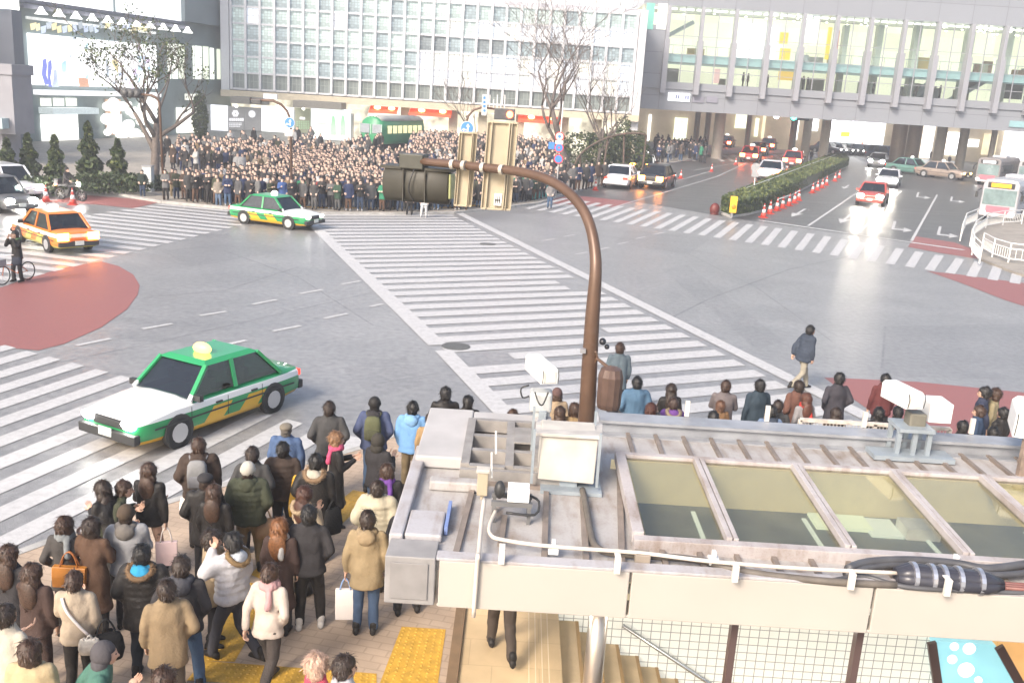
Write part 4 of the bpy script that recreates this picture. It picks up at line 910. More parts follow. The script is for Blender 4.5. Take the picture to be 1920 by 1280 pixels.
# ------------------------------------------------------------------ street furniture
BROWNP = mat("brown_pole_paint", (.115, .068, .045), .38, .2, .12, 3); GREYP = mat("grey_pole_paint", (.30, .30, .31), .5, .3, .1)
CREAM = mat("cream_metal", (.42, .36, .26), .5, .1, .1, 2.5, .05); OLIVE = mat("olive_housing", (.042, .039, .03), .55, .1, .12, 3)
WPAINT = mat("white_paint_metal", (.70, .70, .68), .45, .1, .06); SIGNB = mat("sign_blue_face", (.06, .22, .66), .4, 0, .05); SIGNR = mat("sign_red", (.6, .06, .06), .4, 0, .05); DKG = mat("dark_signal_grey", (.07, .07, .07), .5)
PD = 14.5
sp = thing("traffic_signal", "tall brown curved signal pole seen from behind over the canopy roof", "traffic signal", (V(1098, 800, PD).x, PD, .12))
O = Vector(sp.location)
path = [Vector(O)] + [V(1099, 790, PD), V(1105, 690, PD), V(1111, 590, PD), V(1117, 510, 14.55), V(1115, 465, 14.7), V(1107, 425, 14.9), V(1092, 391, 15.15), V(1068, 363, 15.45), V(1036, 341, 15.8), V(1000, 328, 16.1), V(960, 320, 16.45), V(900, 313.5, 16.85), V(850, 308, 17.2), V(792, 303, 17.6)]
rad = [.135, .132, .125, .112, .094, .088, .086, .084, .083, .082, .08, .078, .076, .074, .07]
q = MB(Matrix.Translation(-O)); q.smooth = True
def smoothpath(P, R, k=3):
    pp, rr_ = [], []
    for i in range(len(P) - 1):
        p0_, p1_, p2_, p3_ = P[max(i - 1, 0)], P[i], P[i + 1], P[min(i + 2, len(P) - 1)]
        for j in range(k):
            t = j / k; pp.append(.5 * ((2 * p1_) + (p2_ - p0_) * t + (2 * p0_ - 5 * p1_ + 4 * p2_ - p3_) * t * t + (3 * p1_ - p0_ - 3 * p2_ + p3_) * t ** 3)); rr_.append(R[i] + (R[i + 1] - R[i]) * t)
    pp.append(P[-1]); rr_.append(R[-1]); return pp, rr_
q.tube(*smoothpath(path, rad), 18); q.build("pole", BROWNP, sp)
for x, y_, dd in ((849, 308, 17.2), (870, 310, 17.0), (906, 314, 16.8), (941, 318, 16.55)):
    q = MB(Matrix.Translation(-O)); a = V(x - 3, y_, dd); c = V(x + 3, y_ + .5, dd - .03); q.tube([a, c], .088, 14); q.build("strap", mat("steel_strap", (.6, .56, .48), .4, .5), sp)
def board(quad, dd, nm):
    P = [V(x, y_, dd) for x, y_ in quad]; ex = (P[1] - P[0]).normalized(); ez = (P[0] - P[3]).normalized(); n_ = ex.cross(ez); wd, ht = (P[1] - P[0]).length, (P[0] - P[3]).length
    M = Matrix.Identity(4)
    for i in range(3): M[i][0] = ex[i]; M[i][1] = -n_[i]; M[i][2] = ez[i]; M[i][3] = P[3][i] - O[i]
    q = MB(M); q.bb((0, .05, 0), (wd, .12, ht)); 
    for f0, f1, d0 in ((-.02, .02, .0), (.98, 1.02, .0), (.13, .17, -.02), (.70, .76, -.03), (.80, .83, -.03)): q.bb((wd * f0, d0, 0), (wd * f1, .05 - .0005, ht))
    q.bb((0, .0, -.015), (wd, .05, .02)); q.bb((0, .0, ht - .02), (wd, .05, ht + .015))
    o = q.build(nm, CREAM, sp, .004); return o, M, wd, ht
board([(862, 248), (895, 250), (884, 388), (851, 385)], 17.24, "sign_board")
o, M, wd, ht = board([(915, 228), (971, 231), (958, 396), (902, 391)], 16.86, "sign_board")
q = MB(M); q.bb((wd * .42, -.012, ht * .045), (wd * .68, .03, ht * .185)); lb_ = q.build("label_plate", WPAINT, sp)
q = MB(M)
for k in range(3):
    x = wd * (.465 + k * .065); q.bb((x, -.016, ht * .07), (x + .012, -.0125, ht * .16)); q.bb((x - .01, -.0165, ht * .10), (x + .022, -.0127, ht * .115))
q.build("emblem", mat("black_print", (.03, .03, .03), .5, 0, 0), sp)
# signal head, back side
A_, B_ = V(722, 343, 17.9), V(845, 352, 17.55); ex = (B_ - A_).normalized(); up = Vector((0, 0, 1)); ez = (up - ex * up.dot(ex)).normalized(); ey = ez.cross(ex)
M = Matrix.Identity(4)
for i in range(3): M[i][0] = ex[i]; M[i][1] = ey[i]; M[i][2] = ez[i]; M[i][3] = A_[i] - O[i]
Ls = (B_ - A_).length
q = MB(M); q.smooth = True
def rr_ring(x, h_, d_): return [(x, d_ * math.cos(a) * (1 if abs(math.cos(a)) < .8 else .9), h_ * math.sin(a) * (1.08 if abs(math.sin(a)) > .5 else .9)) for a in [2 * math.pi * k / 16 for k in range(16)]]
q.loft([rr_ring(0, .24, .14), rr_ring(.03, .29, .17), rr_ring(Ls - .03, .29, .17), rr_ring(Ls, .24, .14)]); hd_ = q.build("signal_head", OLIVE, sp)
q = MB(M)
for f in (.335, .665): q.bb((Ls * f - .012, -.19, -.29), (Ls * f + .012, -.15, .29))
q.bb((-.06, -.10, .28), (Ls + .03, .5, .33)); q.build("visor", OLIVE, sp)
q = MB(M); q.bb((Ls * .26, -.16, .30), (Ls * .62, .14, .56)); q.build("mount_box", mat("olive_box", (.06, .06, .048), .5, .1), sp, .015)
q = MB(M); q.bb((Ls + .01, -.15, -.2), (Ls + .05, .12, .25)); q.build("end_cap", mat("pale_olive", (.32, .34, .16), .5), sp, .02)
q = MB(M); q.smooth = True; q.tube(smoothpath([Vector((Ls * .5, -.16, .3)), Vector((Ls * .46, -.24, .1)), Vector((Ls * .44, -.22, -.1)), Vector((Ls * .5, -.17, -.28))], [.012] * 4)[0], .012, 6); q.build("cable", DARKP, sp)
# drum hanging off the pole, with a small camera above
dr = thing("equipment_drum", "dark brown ribbed drum hanging from an arm on the signal pole", "equipment drum", V(1140, 765, 14.2)); O2 = Vector(dr.location)
q = MB(); h_ = .68; n_ = 24
q.loft([[(r_ * (1 + .05 * (k % 2)) * math.cos(2 * math.pi * k / n_), r_ * (1 + .05 * (k % 2)) * math.sin(2 * math.pi * k / n_), z) for k in range(n_)] for r_, z in ((.05, 0), (.165, .01), (.18, .08), (.185, h_ - .16), (.15, h_ - .04), (.04, h_))]); q.build("drum", mat("drum_brown", (.10, .062, .048), .45, .1, .15, 6), dr)
q = MB(Matrix.Translation(-O2)); q.tube([V(1102, 700, 14.5), V(1120, 672, 14.4), V(1142, 690, 14.2)], .03); q.tube([V(1098, 655, 14.5), V(1118, 660, 14.4), V(1120, 672, 14.4)], .022); q.tube([V(1142, 690, 14.2), O2 + Vector((0, 0, h_ - .02))], .035); q.build("arm", BROWNP, dr)
q = MB(Matrix.Translation(-O2)); q.smooth = True; q.ell(V(1130, 640, 14.2), (.055, .07, .055)); q.ell(V(1138, 650, 14.25), (.04, .05, .04)); q.build("camera_ball", mat("lens_black", (.03, .03, .035), .2, .3, 0), dr)
q = MB(Matrix.Translation(-O2)); q.bb(V(1088, 662, 14.35), V(1098, 652, 14.45)); q.build("junction_box", GREYP, dr)
# far poles
def post_sign(label, base_px, top_px, D=None, r=.07, m=BROWNP, arm=None, name="signal_pole", cat="signal pole"):
    b_ = G(*base_px) if D is None else Vector((V(base_px[0], base_px[1], D).x, D, .13)); D = b_.y
    t = thing(name, label, cat, (b_.x, b_.y, .1)); q = MB(Matrix.Translation(-Vector(t.location))); q.smooth = True
    pts = [Vector((b_.x, D, .1)), V(top_px[0], top_px[1], D)] + ([V(x, y_, D) for x, y_ in arm] if arm else [])
    q.tube(pts, [r] * (len(pts) - 1) + [r * .7], 12); q.build("pole", m, t); return t, D, Matrix.Translation(-Vector(t.location))
def disc_on(t, T, x, y_, D, r, mats, off=-.12, flip=False):
    c = V(x, y_, D); q = MB(T)
    for k, (f, m) in enumerate(mats):
        q.mi = k; q.tube([c + Vector((0, off - .01 * k, 0)), c + Vector((0, off - .012 - .01 * k, 0))], r * f, 20)
    return q.build("sign_disc", [m for f, m in mats], t)
def arrow_up(t, T, x, y_, D, r, off=-.15, side=True):
    c = V(x, y_, D) + Vector((0, off, 0)); q = MB(T); q.bb((c.x + .02 * r, c.y, c.z - r * .65), (c.x + .24 * r, c.y + .004, c.z + r * .2)); q.add([(c.x - .2 * r, c.y - .001, c.z + r * .2), (c.x + .46 * r, c.y - .001, c.z + r * .2), (c.x + .13 * r, c.y - .001, c.z + r * .72)], [(0, 1, 2)])
    if side: q.bb((c.x - .5 * r, c.y, c.z - r * .4), (c.x, c.y + .004, c.z - r * .2)); q.add([(c.x - .45 * r, c.y - .001, c.z - r * .6), (c.x - .45 * r, c.y - .001, c.z), (c.x - .8 * r, c.y - .001, c.z - r * .3)], [(0, 1, 2)])
    q.build("arrow", WPAINT, t)
t, D, T = post_sign("brown signal pole with blue round arrow sign in the far crowd's middle", (547, 396), (545, 225), arm=[(538, 208), (527, 196), (512, 189), (470, 187)])
disc_on(t, T, 544, 230, D, .26, [(1.1, WPAINT), (1, SIGNB)]); arrow_up(t, T, 544, 230, D, .26)
q = MB(T); c = V(542, 249, D); q.bb((c.x - .2, c.y - .14, c.z - .18), (c.x + .2, c.y - .1, c.z + .18)); q.build("plate", WPAINT, t)
q = MB(T); a, c = V(472, 194, D), V(490, 187, D); q.bb((a.x, D - .15, a.z), (c.x, D + .15, c.z)); q.build("signal_head", DKG, t, .03)
q = MB(T); a, c = V(494, 185, D), V(520, 177, D); q.bb((a.x, D - .05, a.z), (c.x, D + .05, c.z)); q.build("direction_board", mat("pale_board", (.45, .47, .52), .5), t)
t, D, T = post_sign("brown signal pole left of the crowd with a dark signal head over the bare tree", (308, 379), (299, 192), arm=[(294, 184), (284, 179), (262, 177)])
q = MB(T); c = V(247, 175, D); q.smooth = True
for k in range(3): q.tube([(c.x - .35 + k * .33, D - .15, c.z), (c.x - .35 + k * .33, D + .2, c.z)], .2, 14)
q.bb((c.x - .55, D, c.z - .24), (c.x + .55, D + .22, c.z + .24)); q.build("signal_head", DKG, t)
t, D, T = post_sign("brown pole with blue arrow sign and glowing red signal behind the cream boards", (874, 398), (873, 235), arm=[(878, 218), (888, 206), (905, 201), (950, 208)])
disc_on(t, T, 876, 240, D, .36, [(1.1, WPAINT), (1, SIGNB)]); arrow_up(t, T, 876, 240, D, .36)
q = MB(T); a, c = V(926, 224, D), V(966, 205, D); q.bb((a.x, D - .1, a.z), (c.x, D + .15, c.z)); q.build("signal_head", DKG, t, .05)
q = MB(T); q.smooth = True; c = V(956, 215, D); q.ell(c + Vector((0, -.14, 0)), (.19, .06, .2)); q.build("red_lens", glow("red_signal", (1, .10, .03), 9), t)
q = MB(T); a, c = V(903, 216, D), V(914, 178, D); q.bb((a.x, D - .16, a.z), (c.x, D - .1, c.z)); q.build("name_board", WPAINT, t)
q = MB(T); 
for k in range(4): a, c = V(906, 210 - k * 8, D), V(911, 205 - k * 8, D); q.bb((a.x, D - .175, a.z), (c.x, D - .162, c.z))
q.build("lettering", SIGNB, t)
q = MB(T)
for k in range(5): a = V(918 + k * 7, 205, D); c = V(919 + k * 7, 178 + (k % 2) * 8, D); q.tube([a, c], .03, 6)
q.build("lightning_rod", WPAINT, t)
t, D, T = post_sign("white pole with three stacked round no-parking signs at the crowd's right end", (1042, 371), (1056, 190), r=.05, m=WPAINT, name="sign_post", cat="sign post")
for x, y_, mm in ((1049, 256, [(1, SIGNR), (.8, WPAINT), (.35, SIGNB)]), (1048, 277, [(1, SIGNR), (.78, SIGNB), (.2, SIGNR)]), (1047, 298, [(1, SIGNR), (.78, SIGNB)])): disc_on(t, T, x, y_, D, .33, mm)
q = MB(T); a, c = V(1041, 270, D), V(1056, 264, D); q.bb((a.x, D - .16, a.z), (c.x, D - .1, c.z)); a, c = V(1028, 279, D), V(1040, 267, D); q.mi = 1; q.bb((a.x, D - .16, a.z), (c.x, D - .1, c.z)); q.build("plate", [WPAINT, SIGNB], t)
t, D, T = post_sign("white post with grey round sign back standing in the median hedge", (1411, 381), (1418, 306), r=.05, m=WPAINT, name="sign_post", cat="sign post")
disc_on(t, T, 1416, 314, D, .34, [(1, mat("sign_back", (.42, .42, .43), .5, .3))]); q = MB(T); a, c = V(1408, 331, D), V(1423, 322, D); q.bb((a.x, D - .14, a.z), (c.x, D - .1, c.z)); q.build("plate", mat("sign_back", (.4, .4, .4)), t)
# cabinet, banner, cones, rails
pz = G(279, 360, .1); t = thing("utility_cabinet", "pale street cabinet standing by the left bare tree", "cabinet", pz); q = MB(); q.box((0, 0, .75), (.55, .5, 1.5)); q.build("body", mat("cabinet_grey", (.50, .52, .52), .5), t, .03); q = MB(); q.box((0, 0, 1.53), (.62, .56, .06)); q.build("lid", GREYP, t)
q = MB(); a, c = G(996, 379), G(1032, 371); q.beam((a.x, a.y, .75), (c.x, c.y, .75), .05, 1.2); tag(q.build("banner", mat("teal_banner", (.10, .42, .36), .6, 0, .12, 1)), "teal cloth banner tied to the fence at the crowd's right end", "banner")
CONER = mat("cone_red", (.55, .06, .04), .5, 0, .08); CONEW = mat("cone_white", (.72, .70, .68), .5, 0, .08)
cb = MB(); cb.box((0, 0, .02), (.36, .36, .04)); cb.smooth = True; cb.lathe([(.15, .04), (.105, .24)], 14); cb.lathe([(.07, .42), (.045, .56)], 14); cb.lathe([(.03, .62), (.022, .70), (.001, .71)], 14)
cs = MB(); cs.smooth = True; cs.lathe([(.105, .24), (.07, .42)], 14); cs.lathe([(.045, .56), (.03, .62)], 14)
mcb, mcs = cb.mesh("body", [CONER]), cs.mesh("stripe", [CONEW])
def cone(px, py, label, sc=1.1, group="traffic cones"):
    t = thing("traffic_cone", label, "traffic cone", G(px, py), random.random(), group); t.scale = (sc,) * 3; put("body", mcb, t); put("stripe", mcs, t)
ordn = ["nearest", "second", "third", "fourth", "fifth", "sixth", "seventh", "eighth", "ninth", "tenth", "eleventh", "twelfth", "thirteenth"]
cpx = [(1431, 408), (1443, 401), (1456, 395), (1467, 390.5), (1479, 386), (1489, 381), (1497, 376), (1523, 362), (1532, 357), (1541, 352.5), (1549, 347.5), (1565, 340), (1573, 334)]
for k, (x, y_) in enumerate(cpx): cone(x, y_, "%s red and white cone from the stop line along the hedge" % ordn[k], 1.35, "cones along the median hedge")
for x, y_, l_ in ((87, 378, "red cone standing left of the motorcycle"), (137, 384, "red and white cone standing in front of the motorcycle"), (1116, 357, "red cone behind the parked white sedan"), (1276, 335, "red cone at the kerb right of the black car"), (1334, 322, "red cone on the road before the bridge corner"), (1379, 309, "red cone left of the red taxi under the bridge")): cone(x, y_, l_, 1.25)
for k, (i, j) in enumerate(((3, 4), (5, 6), (2, 3))):
    a, c = G(*cpx[i]), G(*cpx[j]); q = MB(); q.tube([a + Vector((0, 0, .82)), c + Vector((0, 0, .82))], .035, 8); tag(q.build("cone_bar", CONEW), ["white bar resting across the fourth and fifth cones", "white bar resting across the sixth and seventh cones", "white bar resting across the third and fourth cones"][k], "cone bar", "cone bars")
t = thing("marker_post", "yellow marker post with orange reflector at the hedge's near nose", "marker post", G(1371, 408, .1)); q = MB(); q.box((0, 0, .2), (.12, .12, .4)); q.build("leg", GREYP, t); q = MB(); q.box((.05, 0, .85), (.42, .2, 1.05)); q.build("panel", mat("marker_yellow", (.8, .38, .02), .5, 0, .08, emit=(1, .5, .03), es=.3), t, .03); q = MB(); q.smooth = True; q.ell((.05, -.12, .72), (.16, .06, .16)); q.build("reflector", glow("orange_reflector", (1, .3, .02), .5), t)
q = MB(); q.smooth = True; q.ell((0, 0, .35), (.34, .3, .42)); q.box((0, 0, .04), (.5, .5, .08)); tag(q.build("red_marker", mat("red_marker", (.12, .02, .015), .5), loc=G(1339, 402)), "dark red rounded marker at the left of the hedge nose", "marker")
def guard(label, pts, h=1.0, n=10):
    P = [G(x, y_, .12) for x, y_ in pts]; t = thing("guard_rail", label, "guard rail", P[0], 0, "guard rails at the bus stop"); T = Matrix.Translation(-P[0])
    q = MB(T)
    for z in (h, h * .72, h * .2): q.tube([p + Vector((0, 0, z)) for p in P], .035, 8)
    q.build("rail", WPAINT, t)
    for p in P: q = MB(T); q.tube([p, p + Vector((0, 0, h))], .045, 8); q.build("post", WPAINT, t)
    q = MB(T)
    for a, c in zip(P, P[1:]):
        m_ = max(2, int((c - a).length / .22))
        for k in range(1, m_): p = a.lerp(c, k / m_); q.tube([p + Vector((0, 0, h * .2)), p + Vector((0, 0, h * .72))], .018, 5)
    q.build("bars", WPAINT, t)
guard("white curved guard rail at the pavement corner before the silver bus", [(1836, 494), (1822, 478), (1818, 462), (1826, 444), (1848, 428), (1880, 422), (1915, 420)])
guard("white guard rail along the crossing's right end near the bus stop", [(1840, 470), (1860, 482), (1890, 492), (1925, 496)])
guard("grey rail frame standing left of the bus stop corner", [(1800, 452), (1808, 428), (1830, 418)], 1.0)
# ---- trees and hedges
LEAF = [mat("leaf_dark", (.035, .055, .02), .6, 0, .3, 3), mat("leaf_mid", (.06, .085, .025), .6, 0, .3, 3), mat("leaf_light", (.11, .13, .035), .6, 0, .3, 3)]
BARK = mat("bark", (.14, .115, .10), .9, 0, .25, 6, .5)
def leafquad(q, p, s, rnd):
    a = Vector((rnd.gauss(0, 1), rnd.gauss(0, 1), rnd.gauss(0, 1))).normalized(); c = a.cross(Vector((rnd.gauss(0, 1), rnd.gauss(0, 1), rnd.gauss(0, 1)))).normalized()
    q.add([p + a * s, p + c * s * .6, p - a * s, p - c * s * .6], [(0, 1, 2, 3)])
def conifer(px, py_top, py_base, wpx, label):
    b_ = G(px, py_base, .13); D = b_.y; hgt = V(px, py_top, D).z - .13; R0 = wpx / 2 / F_PX * D; rnd = random.Random(px); cols = math.ceil(0)
    t = thing("conifer", label, "tree", b_, 0, "conical evergreens on the plaza edge"); q = MB(); q.tube([(0, 0, 0), (0, 0, hgt * .9)], [.14, .03], 8); q.build("trunk", BARK, t)
    q = MB()
    for i in range(2600):
        z = rnd.random() ** 1.3; rr_ = R0 * (1 - z) ** .75 * (1 - .0 * z) * (.75 + .25 * math.sin(z * 22 + px)) * rnd.uniform(.55, 1.08); a = rnd.uniform(0, 2 * math.pi); rr_ *= 1 + .55 * noise.noise(Vector((math.cos(a) * 1.3 + px, math.sin(a) * 1.3, z * 6)))
        q.mi = rnd.choice([0, 0, 0, 1, 1, 2]); leafquad(q, Vector((rr_ * math.cos(a), rr_ * math.sin(a), .15 + z * (hgt - .15))), rnd.uniform(.09, .2), rnd)
    q.build("crown", LEAF, t)
for a in ((18, 262, 352, 62, "conifer at the far left edge behind the silver car"), (57, 252, 350, 52, "narrow conifer second from the left edge"), (107, 255, 352, 54, "conifer third from left behind the motorcycle rider"), (170, 230, 352, 66, "tallest conifer right of the motorcycle"), (224, 262, 354, 58, "shorter conifer beside the left bare tree")): conifer(*a)
q = None
b_ = Vector((V(375, 250, 100).x, 100, .13)); 
def bare_tree(label, px, D, ztop, r0, seed, spread, kinds=6, up=.55, tufts=0, tl=.38):
    rnd = random.Random(seed); x = px; t = thing("bare_tree", label, "tree", (x, D, .1), 0, "bare street trees"); tr_ = MB(); tr_.smooth = True; br_ = MB(); br_.smooth = True; lf = MB()
    def grow(q, p, d, L_, r, lev):
        n_ = 4; pts = [p]; rs = [r]
        for i in range(n_):
            d = (d + Vector((rnd.gauss(0, .12), rnd.gauss(0, .12), rnd.gauss(.03, .08)))).normalized(); p = p + d * (L_ / n_); pts.append(p); rs.append(max(.012, r * (1 - .4 * (i + 1) / n_)))
        q.tube(pts, rs, 8 if lev < 2 else 5, True)
        if tufts and lev >= 2 and rnd.random() < tufts:
            for _ in range(14): lf.mi = rnd.choice([0, 1, 1]); leafquad(lf, p + Vector((rnd.gauss(0, .35), rnd.gauss(0, .35), rnd.gauss(0, .25))), rnd.uniform(.06, .13), rnd)
        if lev >= kinds - 1: return
        for k in range(rnd.choice([2, 3, 3] if lev else [4, 5])):
            a = rnd.uniform(0, 2 * math.pi); sp_ = spread * rnd.uniform(.6, 1.2); nd = (d * up * 1.6 + Vector((math.cos(a) * sp_, math.sin(a) * sp_, rnd.uniform(.0, .5)))).normalized()
            bi = rnd.choice([2, 3, 4, 4]); grow(br_, pts[bi], nd, L_ * rnd.uniform(.62, .85), rs[bi] * rnd.uniform(.6, .8), lev + 1)
    grow(tr_, Vector((0, 0, 0)), Vector((0, 0, 1)), ztop * tl, r0, 0); tr_.build("trunk", BARK, t); br_.build("branches", BARK, t)
    if tufts: lf.build("foliage", LEAF, t)
    return t
bare_tree("tall bare tree with fine spreading twigs right of the no-parking signs", V(1068, 280, 84).x, 84, 14.5, .34, 5, 1.1, 7, .62, 0, .42)
bare_tree("smaller bare tree standing right of the tall bare tree", V(1128, 250, 88).x, 88, 9.6, .2, 9, .7, 6, .6, 0, .44)
bare_tree("thick pruned tree with sparse leaves left of the crowd", V(287, 330, 62).x, 62, 9.0, .32, 21, .85, 6, .55, .3, .42)
bare_tree("thin bare tree behind the red signal", V(905, 250, 92).x, 92, 8.2, .12, 33, .6, 5)
def leafy(name, label, cat, loc, R3, n, seed, sz=(.1, .2), group=None, mix=(0, 0, 1, 1, 2)):
    rnd = random.Random(seed); t = thing(name, label, cat, loc, 0, group); q = MB(); q.tube([(0, 0, 0), (0, 0, R3[2])], .06, 6); q.build("stem", BARK, t); q = MB()
    for i in range(n):
        v = Vector((rnd.gauss(0, 1), rnd.gauss(0, 1), rnd.gauss(0, 1))).normalized() * rnd.uniform(.55, 1.05) ** .6
        k = 1 + .22 * noise.noise(v * 2.2 + Vector((seed, 0, 0))); q.mi = rnd.choice(mix); leafquad(q, Vector((v.x * R3[0] * k, v.y * R3[1] * k, R3[2] * (1 + v.z * k))), rnd.uniform(*sz), rnd)
    q.build("foliage", LEAF, t); return t
b_ = V(375, 250, 100); leafy("conifer", "slim evergreen left of the striped hoarding panel", "tree", (b_.x, 100, .1), (.8, .8, 2.6), 1400, 3)
for k, (px, py, R3, l_) in enumerate([(30, 362, (2.6, 1.0, .55), "low clipped bush under the left conifers"), (95, 364, (2.4, .9, .5), "low bush behind the motorcycle"), (205, 362, (2.6, .9, .6), "low bush below the tallest conifer"), (262, 356, (1.6, .9, .5), "low bush at the foot of the left bare tree"), (318, 358, (1.1, .7, .5), "small bush right of the street cabinet")]):
    leafy("bush", l_, "bush", G(px, py, .1), R3, 1100, 40 + k, (.07, .15), "low bushes on the plaza edge", (0, 0, 0, 1))
for k, (px, py, D, R3, l_) in enumerate([(1098, 268, 92, (3.0, 1.6, 1.9), "round green bush behind the pergola's left part"), (1142, 262, 92, (2.4, 1.6, 2.1), "tall green bush behind the pergola's middle"), (1180, 268, 92, (2.2, 1.4, 1.9), "green bush behind the pergola's right end")]):
    leafy("bush", l_, "bush", (V(px, py, D).x, D, .1), R3, 1500, 60 + k, (.1, .22), "bushes behind the pergola")
leafy("conifer", "small dark cone tree before the white column of the bridge", "tree", (V(1170, 230, 112).x, 112, .1), (1.0, 1.0, 2.6), 900, 77)
pg = thing("pergola", "brown vine-covered pergola bowed over the pavement by the white sedan", "pergola", (V(1140, 300, 84).x, 84, .1)); T = Matrix.Translation(-Vector(pg.location)); q = MB(T)
def arcpts(dy): return [V(1078, 308, 84 + dy), V(1088, 290, 84 + dy), V(1110, 272, 84 + dy), V(1140, 258, 84 + dy), V(1170, 251, 84 + dy), V(1200, 250, 84 + dy), V(1212, 254, 84 + dy)]
for dy in np.linspace(-1.6, 2.4, 8): q.tube(smoothpath(arcpts(dy), [.09] * 7)[0], .085, 6)
q.build("beam", mat("pergola_brown", (.10, .07, .055), .8, 0, .2, 4), pg); q = MB(T)
for px, yb in ((1090, 318), (1130, 312), (1172, 308), (1205, 306)):
    for dy in (-1.4, 2.2):
        a = V(px, yb, 84 + dy); i = min(range(7), key=lambda k: abs(arcpts(dy)[k].x - a.x)); q.tube([(a.x, a.y, .1), arcpts(dy)[i]], .08, 8)
q.build("post", mat("pergola_brown", (.1, .07, .05)), pg); q = MB(T); rnd = random.Random(8)
for i in range(1300):
    P_ = arcpts(rnd.uniform(-1.6, 2.4)); k = rnd.randrange(6); p = P_[k].lerp(P_[k + 1], rnd.random()) + Vector((0, 0, -abs(rnd.gauss(0, .55)) + .15)); q.mi = rnd.choice([0, 0, 1]); leafquad(q, p, rnd.uniform(.05, .12), rnd)
q.build("vine", LEAF, pg)
# median hedge
hp = [(1349, 401), (1371, 409), (1402, 404), (1428, 397), (1590, 312), (1582, 303), (1556, 303), (1440, 355)]
HPX = [V2(G(*p)) for p in hp]
q = MB(); q.prism([(p.x, p.y) for p in HPX], -.02, .16); structure("median_kerb", q, M_KERB, fixn=True)
hdg = thing("hedge", "long clipped green hedge filling the road's median", "hedge", (HPX[0].x, HPX[0].y, .1)); T = Matrix.Translation(-Vector(hdg.location))
cen = sum(HPX, Vector((0, 0))) / len(HPX)
def inside(p):
    c_ = False; n_ = len(HPX)
    for i in range(n_):
        a, b2 = HPX[i], HPX[(i + 1) % n_]
        if (a.y > p.y) != (b2.y > p.y) and p.x < (b2.x - a.x) * (p.y - a.y) / (b2.y - a.y) + a.x: c_ = not c_
    return c_
def shrink(k): return [p + (Vector((0, 0)) if 0 else (cen - p).normalized() * k) for p in HPX]
q = MB(T); q.prism([(p.x, p.y) for p in shrink(.35)], .1, 1.1); q.build("core", LEAF[0], hdg, fixn=True)
q = MB(T); rnd = random.Random(2); xs_ = [p.x for p in HPX]; ys_ = [p.y for p in HPX]; n_ = 0
while n_ < 14000:
    p = Vector((rnd.uniform(min(xs_), max(xs_)), rnd.uniform(min(ys_), max(ys_))))
    if not inside(p): continue
    n_ += 1; z = 1.1 + rnd.gauss(0, .06) + .16 * noise.noise(Vector((p.x * .7, p.y * .7, 0))); q.mi = rnd.choice([0, 1, 1, 2, 2]); leafquad(q, Vector((p.x, p.y, z)), rnd.uniform(.07, .17), rnd)
for a, b2 in zip(HPX, HPX[1:] + HPX[:1]):
    for i in range(int((b2 - a).length * 60)):
        p = a.lerp(b2, rnd.random()); p = p + (cen - p).normalized() * rnd.uniform(.2, .45); q.mi = rnd.choice([0, 0, 1, 1, 2]); leafquad(q, Vector((p.x, p.y, rnd.uniform(.15, 1.15))), rnd.uniform(.07, .16), rnd)
q.build("foliage", LEAF, hdg)
q = MB(); A_, B_ = G(1395, 385), G(1565, 307)
q.tube([A_ + Vector((0, 0, 1.28)), B_ + Vector((0, 0, 1.28))], .03, 6)
for k in range(14): p = A_.lerp(B_, k / 13); q.tube([p, p + Vector((0, 0, 1.28))], .025, 6)
tag(q.build("median_fence", WPAINT), "thin white fence rail running inside the median hedge", "fence")
# street lamps glimpsed under the bridge
for k, (px, py, D, m, l_) in enumerate([(1456, 216, 138, glow("lamp_cool", (.9, .92, 1), 6), "cool white lamp hanging below the bridge left"), (1562, 223, 138, glow("lamp_cool", (.9, .92, 1), 6), "cool white lamp under the bridge by the pale pillar"), (1604, 225, 138, glow("lamp_cool", (.9, .92, 1), 6), "cool white lamp right of the yellow sign")]):
    p = V(px, py, D); t = thing("bridge_lamp", l_, "lamp", p, 0, "lamps under the bridge"); q = MB(); q.smooth = True; q.ell((0, 0, 0), (.42, .42, .5)); q.build("globe", m, t); q = MB(); q.tube([(0, 0, .4), (0, 0, 6.05 - p.z)], .05, 6); q.build("stem", GREYP, t)
p = V(1494, 220, 139); t = thing("green_signal", "green traffic light glowing beneath the bridge", "traffic signal", p); q = MB(); q.box((.5, .2, 0), (2.6, .3, .8)); q.build("housing", DKG, t, .05); q = MB(); q.smooth = True; q.ell((-.4, -.0, 0), (.42, .12, .42)); q.build("lens", glow("green_signal_glow", (.05, 1, .75), 7), t); q = MB(); q.tube([(.8, .2, .3), (.8, .2, 6.05 - p.z)], .06, 6); q.build("stem", GREYP, t)
